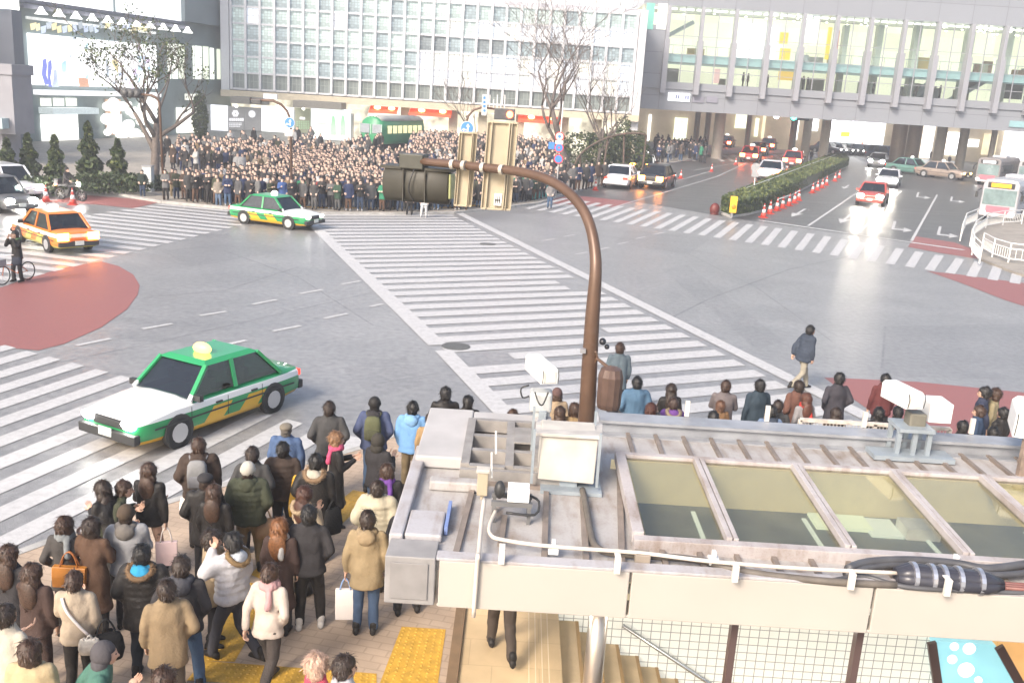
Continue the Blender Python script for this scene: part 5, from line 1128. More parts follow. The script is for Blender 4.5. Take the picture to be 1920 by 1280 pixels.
# ------------------------------------------------------------------ subway canopy in the foreground
def grime(name, c1, c2):
    """sheet metal with blotches and streaks of rusty dirt"""
    m, nt, b = _nt(name); N, L = nt.nodes, nt.links; tc = N.new("ShaderNodeTexCoord"); mp = N.new("ShaderNodeMapping"); mp.inputs["Scale"].default_value = (5, 1.1, 1); L.new(tc.outputs["Object"], mp.inputs[0])
    fac = None
    for v, sc, lo, hi, amt in ((tc.outputs["Object"], 2.3, .46, .74, .6), (mp.outputs[0], 1.6, .5, .72, .55), (tc.outputs["Object"], 40, .5, .8, .35)):
        n = N.new("ShaderNodeTexNoise"); n.inputs["Scale"].default_value = sc; n.inputs["Detail"].default_value = 8; L.new(v, n.inputs["Vector"]); q = N.new("ShaderNodeMapRange"); q.inputs[1].default_value = lo; q.inputs[2].default_value = hi; q.inputs[4].default_value = amt; L.new(n.outputs[0], q.inputs[0])
        if fac is None: fac = q.outputs[0]
        else: a = N.new("ShaderNodeMath"); a.use_clamp = True; L.new(fac, a.inputs[0]); L.new(q.outputs[0], a.inputs[1]); fac = a.outputs[0]
    mx = N.new("ShaderNodeMix"); mx.data_type = 'RGBA'; mx.inputs[6].default_value = tuple(c1) + (1,); mx.inputs[7].default_value = tuple(c2) + (1,); L.new(fac, mx.inputs[0]); L.new(mx.outputs[2], b.inputs["Base Color"]); b.inputs["Roughness"].default_value = .6; MATS[name] = m; return m
RZ, YF, YB = 2.8, 8.42, 12.5; XL, XR = -1.08, 9.2
ROOFM = grime("dusty_roof_sheet", (.37, .355, .345), (.20, .155, .12)); SEAM = mat("roof_seam", (.20, .165, .14), .6, .1, .2, 5)
FASC = mat("cream_fascia", (.39, .36, .32), .5, 0, .05, .8); STEELB = mat("blue_grey_steel", (.30, .34, .37), .5, .3, .15, 4); TRIM = grime("pale_trim", (.38, .37, .385), (.24, .20, .17))
RUST = mat("rusty_trim", (.25, .19, .15), .7, .1, .35, 6); FRAME = grime("skylight_frame", (.40, .37, .365), (.22, .17, .14)); GREYBOX = mat("grey_end_box", (.25, .24, .235), .6)
cn = thing("subway_canopy", "low cream-edged roof of the subway entrance covered with equipment", "canopy", (XL, YF, .12)); T0 = Matrix.Translation(-Vector(cn.location))
SKL, SKR = 1.40, 8.6; SKF, SKB = G(1300, 1013, RZ + .1).y, G(1300, 864, RZ + .16).y
q = MB(T0); q.bb((XL, YF, RZ - .1), (SKL, YB, RZ)); q.bb((SKL, YF, RZ - .1), (XR, SKF, RZ)); q.bb((SKL, SKB, RZ - .1), (XR, YB, RZ)); q.mi = 1
def seamline(q, a, c): q.beam((a[0], a[1], RZ + .02), (c[0], c[1], RZ + .02), .06, .05)
for a, c in (((886, 920), (855, 1040)), ((946, 972), (938, 1024)), ((1024, 927), (1020, 1055)), ((1092, 938), (1099, 1063)), ((1160, 862), (1166, 1064)), ((880, 905), (1110, 926))):
    seamline(q, G(*a, RZ), G(*c, RZ))
x0 = G(1234, 1014, RZ).x; ps = .375
for i in range(16):
    x = x0 + i * ps
    if x < XR: q.beam((x, YF + .12, RZ + .02), (x, SKF - .1, RZ + .02), .05, .045); q.beam((x, SKB + .12, RZ + .02), (x, YB - .2, RZ + .02), .05, .045)
q.build("roof", [ROOFM, SEAM], cn)
fz = 2.34
q = MB(T0)
jx = [G(822, 1052, RZ).x, G(1181, 1068, RZ).x, G(1636, 1100, RZ).x, XR]
for a, c in zip(jx, jx[1:]): q.bb((a + .012, YF - .06, fz), (c - .012, YF + .0, RZ + .03))
q.bb((jx[0], YF - .05, fz), (XR, YF + .25, fz + .03)); q.build("fascia", FASC, cn, .01)
q = MB(T0); q.bb((jx[0] - .02, YF - .06, RZ + .031), (XR, YF + .10, RZ + .06)); q.build("edge_trim", TRIM, cn, .006)
q = MB(T0); q.bb((XL, YF - .08, fz + .02), (jx[0] - .022, YF + .3, RZ + .06)); eb = q.build("end_box", GREYBOX, cn, .012)
q = MB(T0); q.bb((XL + .05, YF - .095, fz + .08), (jx[0] - .09, YF - .085, RZ)); q.build("end_panel", mat("grey_panel", (.22, .21, .205), .5), cn, .006)
q = MB(T0); q.bb((XL - .02, YF + .31, RZ - .3), (XL + .12, 11.2, RZ + .10)); q.bb((XL + .13, YF + .35, RZ + .005), (XL + .50, 9.35, RZ + .09)); q.build("side_trim", TRIM, cn, .02)
q = MB(T0); q.bb((XL + .51, 8.95, RZ + .01), (XL + .545, 9.6, RZ + .10)); q.build("blue_strip", mat("blue_strip", (.16, .22, .42), .5), cn)
q = MB(T0); q.bb((XL + .02, 10.7, RZ + .01), (XL + .62, YB, RZ + .16)); q.bb((XL + .621, 12.1, RZ + .01), (.6, YB, RZ + .14)); q.build("corner_cover", mat("corner_white", (.40, .385, .375), .5, 0, .12, 2), cn, .02)
q = MB(T0); q.bb((G(808, 905, RZ).x, 10.05, RZ + .005), (G(905, 905, RZ).x, 10.22, RZ + .12)); q.build("ridge_cap", ROOFM, cn, .02)
# rear beam
q = MB(T0); q.bb((1.25, YB - .16, RZ - .12), (XR, YB - .04, RZ + .16)); q.bb((1.25, YB - .22, RZ + .16), (XR, YB + .14, RZ + .2)); q.bb((1.25, YB - .3, RZ - .02), (XR, YB - .17, RZ + .02)); q.build("rear_beam", mat("beam_grey", (.30, .31, .33), .5, .3, .2, 3), cn)
# steel ladder frame
q = MB()
fx0, fx1, fy0, fy1 = G(873, 880, RZ).x, G(1003, 885, RZ).x, 10.45, 12.05
for x in (fx0, (fx0 + fx1) / 2 + .1, fx1): q.bb((x - .05, fy0, RZ + .01), (x + .05, fy1, RZ + .2))
for y_ in (fy0, fy0 + .5, fy0 + 1.0, fy1): q.bb((fx0 + .051, y_ - .045, RZ + .03), ((fx0 + fx1) / 2 + .049, y_ + .045, RZ + .19)); q.bb(((fx0 + fx1) / 2 + .151, y_ - .045, RZ + .03), (fx1 - .051, y_ + .045, RZ + .19))
q.bb((fx0 - .05, fy0 - .12, RZ + .005), (fx1 + .3, fy0 - .051, RZ + .17)); q.bb(((fx0 + fx1) / 2 + .151, 11.2, RZ + .195), (fx1 - .051, 11.75, RZ + .215))
fr_ = tag(q.build("steel_frame", mat("dusty_steel", (.30, .28, .26), .55, .3, .2, 4)), "dusty steel channel frame lying on the canopy roof", "steel frame")
# skylight
sk = thing("skylight", "long glazed skylight of four tinted panes in the canopy roof", "skylight", (SKL, SKF, RZ)); TS = Matrix.Translation(-Vector(sk.location))
zf, zb_ = RZ + .10, RZ + .16; ZC = V(1270, 945, SKB).z
q = MB(TS)
q.bb((SKL - .05, SKF - .12, RZ - .1), (SKR, SKF - .0, zf + .03)); q.bb((SKL - .05, SKB, RZ - .1), (SKR, SKB + .10, zb_ + .03)); q.beam((SKL, SKF, zf), (SKL, SKB, zb_), .12, .12)
gx = [G(1368, 1005, zf).x, G(1587, 1020, zf).x, G(1806, 1034, zf).x]; gxs = [SKL + .06] + gx + [gx[-1] + 1.1, gx[-1] + 2.2, SKR]
for x in gxs[1:]: q.beam((x - .035, SKF + .001, zf + .01), (x - .035, SKB - .001, zb_ + .01), .06, .1); q.beam((x + .035, SKF + .001, zf + .01), (x + .035, SKB - .001, zb_ + .01), .05, .08)
q.build("frame", FRAME, sk, .006)
TINT = glass_mat("tinted_glass", (.80, .80, .74), .05, .02)
for a, c in zip(gxs, gxs[1:]):
    q = MB(TS); q.add([(a + .03, SKF, zf - .01), (c - .05, SKF, zf - .01), (c - .05, SKB, zb_ - .01), (a + .03, SKB, zb_ - .01), (a + .03, SKF, zf - .022), (c - .05, SKF, zf - .022), (c - .05, SKB, zb_ - .022), (a + .03, SKB, zb_ - .022)], [(0, 1, 2, 3), (7, 6, 5, 4), (0, 4, 5, 1), (1, 5, 6, 2), (2, 6, 7, 3), (3, 7, 4, 0)]); q.build("pane", TINT, sk)
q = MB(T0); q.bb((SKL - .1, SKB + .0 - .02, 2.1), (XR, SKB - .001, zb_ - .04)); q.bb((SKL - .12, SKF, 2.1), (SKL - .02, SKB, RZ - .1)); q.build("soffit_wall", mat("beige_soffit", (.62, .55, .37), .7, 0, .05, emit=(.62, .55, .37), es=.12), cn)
q = MB(T0); q.bb((SKL - .1, SKF - .1, ZC - .06), (XR, SKB - .03, ZC)); q.build("lower_ceiling", mat("dark_lower_ceiling", (.22, .22, .19), .35, 0, .3, 1.5), cn)
for i in range(4): 
    q = MB(T0); x = 2.3 + i * 1.35; q.bb((x, 10.05, ZC + .002), (x + .05, 10.85, ZC + .02)); q.build("lamp_or_glint", glow("tube_glint", (.85, .95, .8), .7), cn)  # glowing strips standing in for tube reflections in the panes
for k_, (x0_, x1_, y0_, y1_, m_) in enumerate([(1700, 1742, 1005, 985, mat("meter_white", (.74, .74, .73))), (1532, 1618, 985, 965, glow("pale_green_glint", (.75, .8, .6), 1.0)), (1636, 1668, 1000, 970, glow("tube_glint", (.85, .95, .8), .7))]):
    a, c = G(x0_, y0_, ZC + .05), G(x1_, y1_, ZC + .05); q = MB(T0); q.bb((a.x, a.y, ZC + .003), (c.x, c.y, ZC + [.14, .04, .03][k_])); q.build(["box_reflection", "sign_or_glint_panel", "lamp_or_glint"][k_], m_, cn)  # added box and pale panels that imitate reflections in the skylight glass
# equipment on the roof : floodlight cabinet
fc = thing("floodlight_cabinet", "big cream box with sloped lid standing on the canopy roof", "cabinet", G(1065, 925, RZ)); O3 = Vector(fc.location); T = Matrix.Translation(-O3); CB = mat("cream_box", (.46, .43, .38), .5, 0, .16, 3)
zt_, zb2 = RZ + .78, RZ + .16
P = [V(1017, 815, 10.35), V(1122, 824, 10.35), V(1113, 908, 10.25), V(1008, 898, 10.25)]
q = MB(T); q.add([p for p in P] + [p + Vector((0, .55, .0)) for p in P], [(0, 1, 2, 3), (7, 6, 5, 4), (0, 4, 5, 1), (1, 5, 6, 2), (2, 6, 7, 3), (3, 7, 4, 0)]); q.build("box", CB, fc, .012, fixn=True)
P = [V(1006, 786, 11.2), V(1130, 793, 11.2), V(1130, 818, 10.3), V(1004, 811, 10.3)]
q = MB(T); q.add([p for p in P] + [p - Vector((0, 0, .04)) for p in P], [(0, 1, 2, 3), (7, 6, 5, 4), (0, 4, 5, 1), (1, 5, 6, 2), (2, 6, 7, 3), (3, 7, 4, 0)]); q.build("lid", mat("stained_lid", (.50, .465, .42), .6, 0, .25, 4), fc, .006, fixn=True)
q = MB(T)
for px, yy in ((1003, 800), (1126, 808)): a = V(px, yy, 10.3); q.bb((a.x - .015, 10.2, RZ + .1), (a.x + .015, 10.23, a.z)); q.bb((a.x - .015, 11.0, RZ), (a.x + .015, 11.03, a.z))
c = G(1065, 925, RZ); q.bb((c.x - .32, c.y - .06, RZ + .005), (c.x + .38, c.y + .5, RZ + .05)); q.bb((c.x - .1, 10.3, RZ + .05), (c.x + .1, 10.6, RZ + .3)); q.build("stand", STEELB, fc)
# small boxes, conduits
sb = thing("meter_box", "small white instrument box on a cluttered bracket", "instrument box", G(970, 960, RZ)); O3 = Vector(sb.location); T = Matrix.Translation(-O3); z0 = RZ + .25
a, c = G(950, 940, z0), G(993, 945, z0); q = MB(T); q.box(((a.x + c.x) / 2, a.y + .12, z0 + .06), (.23, .24, .13)); q.build("box", mat("meter_white", (.74, .74, .73), .45, 0, .04), sb, .008)
q = MB(T)
for k in range(3): q.bb((a.x + .03, a.y + .05 + k * .05, z0 + .1255), (a.x + .1, a.y + .07 + k * .05, z0 + .128))
q.build("print", mat("grey_print", (.3, .3, .3), .6, 0, 0), sb)
q = MB(T); q.bb((a.x - .16, a.y + .0, z0 - .06), (c.x + .03, a.y + .05, z0 - .01)); q.bb((a.x - .16, a.y + .22, z0 - .06), (c.x + .03, a.y + .27, z0 - .01))
for x in (a.x - .13, c.x): 
    for y_ in (a.y + .02, a.y + .25): q.bb((x - .02, y_ - .02, RZ), (x + .02, y_ + .02, z0 - .061))
q.build("bracket", mat("bracket_dark", (.14, .14, .14), .6, .2), sb)
q = MB(T); q.smooth = True; q.ell((a.x - .08, a.y + .14, z0 + .07), (.06, .07, .1)); q.tube(smoothpath([Vector((c.x, a.y + .2, z0)), Vector((c.x + .1, a.y + .1, z0 - .02)), Vector((c.x + .06, a.y - .02, z0 - .12)), Vector((a.x, a.y - .05, z0 - .1))], [.014] * 4)[0], .014, 6); q.build("cable", DARKP, sb)
jb = thing("junction_box", "small tall cream junction box with two thin antenna rods", "junction box", G(905, 935, RZ)); O3 = Vector(jb.location); T = Matrix.Translation(-O3)
a = V(905, 905, O3.y); q = MB(T); q.box((a.x, O3.y, a.z), (.12, .1, .27)); q.build("box", CREAM, jb, .01); q = MB(T); q.box((a.x, O3.y, a.z + .155), (.15, .13, .04)); q.build("lid", CB, jb, .008)
q = MB(T); q.tube([(a.x, O3.y, RZ), (a.x, O3.y, a.z - .13)], .02); q.build("stem", CREAM, jb)
q = MB(T); 
for x, y0_, y1_ in ((922, 895, 848), (930, 850, 808)): q.tube([V(x, y0_, O3.y), V(x, y1_, O3.y)], .012, 6)
q.build("antenna", WPAINT, jb)
def pipe(name, label, cat, pts, r, m, group=None, n=10, k=4):
    q = MB(); q.smooth = True; P, Rr = smoothpath([Vector(p) for p in pts], [r] * len(pts), k); q.tube(P, Rr, n); return tag(q.build(name, m), label, cat, group)
CR_ = mat("cream_conduit", (.56, .50, .43), .5, 0, .08); hz_ = RZ + .13
pipe("conduit", "cream conduit dropping over the fascia beside the grey end box", "conduit", [G(908, 935, hz_ + .1), G(902, 985, hz_), G(897, 1045, hz_), (G(895, 1050, hz_).x, YF - .10, RZ + .1), (G(895, 1050, hz_).x - .01, YF - .10, fz - .06)], .022, CR_)
pipe("conduit", "cream conduit bending to run along the canopy's front edge", "conduit", [G(930, 955, hz_), G(918, 985, hz_), G(921, 1003, hz_), G(945, 1012, hz_)] + [G(x, y_, hz_) for x, y_ in ((1035, 1024), (1200, 1036), (1335, 1052), (1500, 1065), (1690, 1074))], .02, CR_)
pipe("hose", "grey ribbed hose curving from the cream cabinet to the front edge", "hose", [G(x, y_, RZ + .06) for x, y_ in ((1092, 918), (1100, 955), (1108, 1000), (1120, 1026), (1160, 1038), (1300, 1048), (1400, 1072), (1560, 1090), (1680, 1096))], .036, mat("hose_grey", (.11, .095, .08), .6, 0, .2, 8))
for k, pts in enumerate([[(1590, 1066), (1625, 1054), (1700, 1050), (1790, 1056), (1850, 1066), (1930, 1056), (1990, 1045)], [(1585, 1076), (1640, 1062), (1720, 1058), (1800, 1064), (1860, 1078), (1960, 1070)], [(1560, 1088), (1620, 1080), (1700, 1100), (1850, 1108), (1940, 1112)]]):
    pipe("duct", ["upper black duct bowed over the roof's front right", "lower black duct running beside the upper one", "thin black duct lying behind the fascia at right"][k], "duct", [G(x, y_, RZ + .12 - k * .03) for x, y_ in pts], [.045, .035, .025][k], mat("black_duct", (.07, .07, .075), .45, 0, .2, 6), "black ducts on the roof")
for k_ in range(4): q2 = MB(T0); q2.bb((.2 + k_ * 1.6, 9.0, 2.0), (1.5 + k_ * 1.6, 9.14, 2.06)); q2.build("lamp_or_glint", glow("tube_lamp", (1, .96, .87), 5), cn)
bd = thing("cable_bundle", "thick black cable bundle bound with silver straps on the roof edge", "cable bundle", G(1690, 1082, RZ + .1)); T = Matrix.Translation(-Vector(bd.location)); q = MB(T); q.smooth = True
A_, B_ = G(1690, 1080, RZ + .1), G(1858, 1096, RZ + .1)
for dy, dz in ((-.06, 0), (.06, .0), (0, .06), (0, -.03), (-.03, .05), (.05, .05)): q.tube([A_ + Vector((-.05, dy * .7, dz * .5)), A_ + Vector((.06, dy, dz)), B_ + Vector((-.06, dy, dz)), B_ + Vector((.1, dy * .4, dz * .4))], [.05, .07, .07, .04], 10)
q.build("cables", mat("cable_black", (.035, .035, .045), .35, 0, .2, 5), bd); q = MB(T)
for f in (.12, .32, .45, .62, .85): q = MB(T); p = A_.lerp(B_, f) + Vector((0, 0, .02)); q.tube([p - Vector((.02, 0, 0)), p + Vector((.02, 0, 0))], .135, 18); q.build("strap", mat("silver_strap", (.55, .55, .58), .3, .8), bd)
q = MB(T); q.smooth = True
for k in range(3): q.tube([B_ + Vector((.1, k * .04 - .04, 0)), B_ + Vector((.5, k * .05 - .02, -.02)), B_ + Vector((1.2, k * .05, -.03))], .022, 6)
q.build("wires", mat("red_brown_wire", (.16, .06, .05), .5), bd)
for k, (px, py) in enumerate(((940, 1056), (1157, 1074), (1378, 1090), (1596, 1104), (1776, 1116))):
    p = G(px, py, RZ + .06); q = MB(); q.box((0, .02, .07), (.06, .05, .16)); q.box((0, .05, .152), (.06, .12, .012)); tag(q.build("bracket", mat("cream_bracket", (.60, .56, .50), .5), bevel=.006, loc=p), "cream clip bracket on the fascia top, %s from the grey end box" % ordn[k].replace("nearest", "first"), "bracket", "clip brackets along the fascia")
for k, (px, py) in enumerate(((1037, 1035), (1337, 1055), (1790, 1062))):
    p = G(px, py, RZ + .05); q = MB(); q.box((0, 0, .03), (.1, .12, .06)); q.box((0, .0, .09), (.04, .07, .08)); tag(q.build("pipe_clamp", WPAINT, bevel=.006, loc=p), ["white pipe clamp on the conduit near the hose", "white pipe clamp below the skylight's second pane", "white clamp holding the black ducts"][k], "pipe clamp", "pipe clamps")
q = MB(); p = G(1203, 1052, RZ + .03); q.box((0, 0, .05), (.15, .14, .1)); tag(q.build("junction_box", mat("brown_jbox", (.25, .21, .17), .6), bevel=.01, loc=p), "flat brown junction box among the hoses at the front edge", "junction box")
# CCTV cameras
def cctv(label, near, far, dn, df, sz, mount):
    A_, B_ = V(near[0], near[1], dn), V(far[0], far[1], df); t = thing("cctv_camera", label, "camera", A_); ex = (B_ - A_).normalized(); rt = ex.cross(Vector((0, 0, 1))).normalized(); up = rt.cross(ex); M = Matrix.Identity(4)
    for i in range(3): M[i][0] = rt[i]; M[i][1] = ex[i]; M[i][2] = up[i]
    L_ = (B_ - A_).length; q = MB(M); s = sz; q.loft([[(-s, y_, -s * .9), (s, y_, -s * .9), (s, y_, s * .7), (s * .7, y_, s), (-s * .7, y_, s), (-s, y_, s * .7)] for y_ in (0, L_)]); q.build("housing", mat("camera_white", (.74, .74, .72), .4, 0, .03), t, .012)
    q = MB(M); q.bb((-s * .7, -.012, -s * .7), (s * .7, -.001, s * .6)); q.build("end_plate", mat("camera_cream", (.70, .66, .58), .4), t, .004)
    q = MB(M); 
    for x in (-s * .9, s * .9): q.tube([(x, -.02, s * .8), (x, -.05, s * .2), (x, -.03, -s * .7)], .006, 5)
    q.build("wire_guard", DARKP, t); return t, M, A_
t, M, A_ = cctv("white boxy camera on a grey pan head beside the signal pole", (1031, 706), (1000, 678), 12.25, 12.95, .12, None)
T = Matrix.Translation(-A_); q = MB(T); c = V(1014, 750, 12.5); q.box(c, (.3, .26, .28)); q.box(V(1016, 770, 12.5), (.22, .2, .16)); q.build("pan_head", mat("pan_grey", (.45, .46, .45), .5, .1), t, .03); q = MB(T); c = V(1016, 790, 12.35); q.bb((c.x - .05, c.y - .05, RZ), (c.x + .05, c.y + .05, V(1016, 770, 12.35).z)); q.build("mount", STEELB, t)
q = MB(T); q.smooth = True; q.tube(smoothpath([V(1003, 735, 12.3), V(1010, 755, 12.2), V(1018, 758, 12.2), V(1028, 735, 12.3)], [.012] * 4)[0], .012, 6); q.tube(smoothpath([V(992, 722, 12.4), V(977, 728, 12.4), V(980, 745, 12.4), V(992, 742, 12.4)], [.012] * 4)[0], .012, 6); q.build("cable", DARKP, t)
t, M, A_ = cctv("white long camera on a blue-grey stand at the roof's rear right", (1716, 752), (1668, 728), 12.0, 12.6, .125, None)
T = Matrix.Translation(-A_); q = MB(T); q.box(V(1716, 785, 12.2), (.22, .22, .2)); q.build("pan_head", mat("pan_dark", (.16, .15, .12), .6, .2), t, .02)
q = MB(T); z1 = V(1700, 800, 12.2).z
for px in (1678, 1708, 1735): 
    for dy in (0, .3): a = V(px, 800, 12.2); q.bb((a.x - .03, 12.0 + dy, RZ), (a.x + .03, 12.05 + dy, z1))
a, c = V(1674, 800, 12.2), V(1740, 800, 12.2); q.bb((a.x, 11.95, z1), (c.x, 12.4, z1 + .05)); q.bb((a.x - .3, 11.9, RZ + .02), (c.x + .3, 12.25, RZ + .08)); q.build("stand", STEELB, t)
q = MB(T); q.bb(V(1740, 792, 12.3), V(1766, 742, 12.7)); q.build("power_box", mat("camera_white", (.74, .74, .72)), t, .01)
t, M, A_ = cctv("white floodlight housing cut by the photo's right edge", (1935, 800), (1925, 770), 11.6, 12.1, .2, None)
q = MB(Matrix.Translation(-A_)); a = V(1928, 815, 11.7); q.bb((a.x - .04, 11.66, RZ), (a.x + .04, 11.74, a.z)); q.build("mount", mat("rusty_trim", (.25, .19, .15)), t)
# wire fence behind the canopy
wf = thing("wire_fence", "rusty white rail with wire netting behind the canopy roof", "fence", (V(1510, 790, 13.0).x, 13.0, RZ)); T = Matrix.Translation(-Vector(wf.location)); q = MB(T)
zt2 = V(1640, 795, 13.0).z; xa_, xb_ = V(1500, 790, 13).x, V(1782, 800, 13).x; zb3 = zt2 - .32
q.beam((xa_, 13, zt2), (xb_, 13, zt2), .05, .05); q.beam((xa_, 13, zb3), (xb_, 13, zb3), .05, .04)
for x in (xa_, xb_, (xa_ + xb_) / 2): q.bb((x - .025, 12.975, .12), (x + .025, 13.025, zt2))
q.build("rail", mat("rusty_white", (.56, .50, .44), .6, .1, .3, 9), wf); q = MB(T); rnd = random.Random(5)
nx = 42
for i in range(nx):
    x = xa_ + (xb_ - xa_) * i / nx; d_ = (xb_ - xa_) / nx * 3
    q.tube([(x, 13, zb3), (min(x + d_, xb_), 13.01, zt2 + .0)], .004, 3, False); q.tube([(min(x + d_, xb_), 13, zb3), (x, 13.01, zt2)], .004, 3, False)
q.build("netting", mat("net_wire", (.5, .47, .43), .6, .2), wf)
for k, px in enumerate((1288, 1440, 1625, 1830)): q = MB(T0); a = V(px, 790, 12.6); q.bb((a.x - .03, 12.66, RZ + .2), (a.x + .03, 12.7, RZ + .42)); q.build("rail_stub", mat("cream_bracket", (.60, .56, .50), .5), cn)

# below the roof : platform, steps, tiled wall, columns
TAN = tiles("tan_floor", (.55, .41, .24), .6, .6, 0, .006); STEPM = mat("tan_step", (.52, .40, .25), .6, 0, .12, 3)
xs0 = G(872, 1160, .135).x; xs1 = G(1049, 1180, .135).x
q = MB(); q.bb((xs0, 7.0, -.4), (xs1, 12.28, .135)); structure("entrance_floor", q, TAN)
q = MB(); q.bb((xs0 - .14, 7.0, -.4), (xs0 - .004, 12.28, .18)); structure("entrance_kerb", q, mat("brown_kerb", (.20, .13, .07), .6))
q = MB()
for k in range(4):
    x = xs1 - .42 + k * .085
    for i in range(60): q.box((x, 9.4 + i * .048, .137), (.012, .026, .006))
structure("tactile_dots", q, mat("dot_white", (.72, .62, .45), .5, 0, 0))
stp = thing("stairs", "tan stone steps descending right along the white tiled wall", "stairs", (xs1, 10.5, .12)); T = Matrix.Translation(-Vector(stp.location))
for k in range(16):
    q = MB(T); x = xs1 + k * .3 + .003; z = .135 - .165 * (k + 1); q.bb((x, 7.0, z - .6), (x + .297, 12.28, z)); q.mi = 1; q.bb((x + .25, 7.0, z + .001), (x + .297, 12.28, z + .004)); q.build("step", [STEPM, mat("step_nosing", (.34, .22, .10), .6)], stp)
TILE = grid_mat("white_wall_tile", (.66, .66, .60), .2, .14, .125, .006, .35, .02)
q = MB(); q.bb((xs1 + .0, 12.3, -3), (9.2, 12.5, 2.45)); tag(q.build("tiled_wall", TILE), "white square-tiled wall of the subway stairwell under the canopy", "wall")
BR2 = mat("dark_brown_column", (.10, .065, .06), .4, .2, .05); SS = mat("stainless", (.50, .44, .38), .28, .85, .06, 2)
def column(px, py, D, r, m, label, rect=False):
    p = V(px, py, D); q = MB(); q.smooth = not rect
    if rect: q.bb((-r, -r, 0), (r, r, fz - .0))
    else: q.lathe([(r, 0), (r, fz)], 24)
    tag(q.build("column", m, loc=(p.x, D, 0 if rect is False else -.6)), label, "column", "canopy columns")
column(1118, 1200, 9.1, .105, SS, "shiny stainless steel column at the steps' top under the fascia")
for px, l_ in ((1374, "dark brown column before the tiled wall, left of its twin"), (1610, "dark brown column nearer the cyan light panel")):
    p = V(px, 1190, 8.75); q = MB(); q.bb((-.035, -.05, -2), (.035, .05, fz - .002)); tag(q.build("column", BR2, loc=(p.x, 8.75, 0)), l_, "column", "canopy columns")
q = MB(); q.smooth = True; A_, B_ = V(1168, 1172, 12.2), V(1345, 1290, 12.2); q.tube([A_, B_, B_ + (B_ - A_)], .03, 10); hr = tag(q.build("handrail", mat("rail_steel", (.55, .58, .6), .25, .8, .03)), "steel handrail sloping down the tiled stairwell wall", "handrail")
q = MB()
for f in (.1, .5, .85): p = A_.lerp(B_, f); q.tube([p, (p.x, 12.3, p.z - .03)], .012, 6)
q.build("bracket", CHROME, hr)
ls = thing("light_panel", "glowing cyan panel with white dots at the lower right", "light panel", (V(1800, 1240, 11.9).x, 11.9, 0)); T = Matrix.Translation(-Vector(ls.location)); P = [V(1752, 1206, 12.0), V(1846, 1212, 11.9), V(1930, 1330, 11.9), V(1800, 1330, 12.0)]
P = [V(1748, 1200, 12.1), V(1866, 1208, 11.9), V(1940, 1340, 11.9), V(1768, 1340, 12.1)]
q = MB(T); q.add(P + [p + Vector((0, .1, 0)) for p in P], [(0, 1, 2, 3), (7, 6, 5, 4), (0, 4, 5, 1), (1, 5, 6, 2), (2, 6, 7, 3), (3, 7, 4, 0)]); q.build("panel", glow("cyan_glow", (.34, .70, .78), .7, .15, 2), ls, fixn=True)
for px, py, rp_ in ((1790, 1212, 9), (1818, 1216, 13), (1786, 1236, 10), (1812, 1256, 17), (1835, 1275, 8), (1800, 1290, 10)):
    q = MB(T); c = V(px, py, 11.84); r_ = rp_ / F_PX * 11.84; q.tube([c, c + Vector((0, .02, 0))], r_, 20); q.build("print", glow("white_dot_glow", (.9, .98, 1), 1.4), ls)
q = MB(T); q.beam(P[0] + Vector((-.03, -.05, 0)), P[3] + Vector((-.03, -.05, 0)), .06, .12); q.beam(P[1] + Vector((.03, -.05, 0)), P[2] + Vector((.03, -.05, 0)), .06, .12); q.build("frame", BR2, ls)
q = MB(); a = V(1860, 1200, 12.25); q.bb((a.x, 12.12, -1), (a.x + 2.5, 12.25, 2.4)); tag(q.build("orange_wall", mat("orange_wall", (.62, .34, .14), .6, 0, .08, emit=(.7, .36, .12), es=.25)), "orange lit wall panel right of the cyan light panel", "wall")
# ------------------------------------------------------------------ people
SKIN = mat("skin", (.52, .33, .24), .55, 0, .06, 8, spec=.3); EYEM = mat("eye_dark", (.02, .015, .012), .2, 0, 0)
def hairm(c): return mat("hair_%02d_%02d_%02d" % tuple(int(round(v * 99)) for v in c), c, .45, 0, .35, 30, .5, 60)
BK, NB, DBR, BRN, GRY, DGR, NVY, OLV, TAN, CRM, WHT, DNM, KHK, MAR = (.024, .021, .020), (.032, .030, .032), (.052, .036, .028), (.095, .055, .036), (.12, .12, .12), (.055, .054, .054), (.025, .035, .08), (.05, .055, .035), (.32, .23, .12), (.58, .48, .35), (.72, .70, .70), (.06, .10, .17), (.26, .20, .12), (.10, .03, .03)
HB, HD, HBR, HOR, HGR = (.016, .014, .013), (.034, .022, .016), (.055, .030, .019), (.20, .085, .032), (.10, .09, .08)
ARMS = dict(down=((.25, -.01, 1.13), (.245, .08, .88)), pocket=((.29, -.08, 1.14), (.20, .10, .95)), phone=((.24, .06, 1.13), (.09, .30, 1.24)), cross=((.25, .10, 1.13), (-.04, .21, 1.10)), carry=((.25, -.02, 1.12), (.27, .02, .84)), face=((.25, .20, 1.24), (.10, .20, 1.50)), bars=((.26, .18, 1.16), (.27, .44, 1.02)), strap=((.27, .06, 1.16), (.15, .16, 1.34)), swing=((.25, -.14, 1.13), (.24, -.16, .90)))
LEGS = dict(stand=[((.10, .02, .47), (.11, -.02, .09)), ((.10, .02, .47), (.11, -.01, .09))], relax=[((.10, .02, .47), (.11, -.02, .09)), ((.13, .07, .47), (.16, .05, .09))], walk=[((.09, .17, .50), (.09, .26, .10)), ((.09, -.03, .48), (.09, -.33, .17))], sit=[((.17, .36, .74), (.20, .26, .30)), ((.17, .36, .74), (.20, .26, .30))], stoop=[((.10, .06, .47), (.11, -.02, .09)), ((.11, .06, .47), (.12, -.01, .09))])
JOBS = []          # meshes waiting for one shared remesh pass
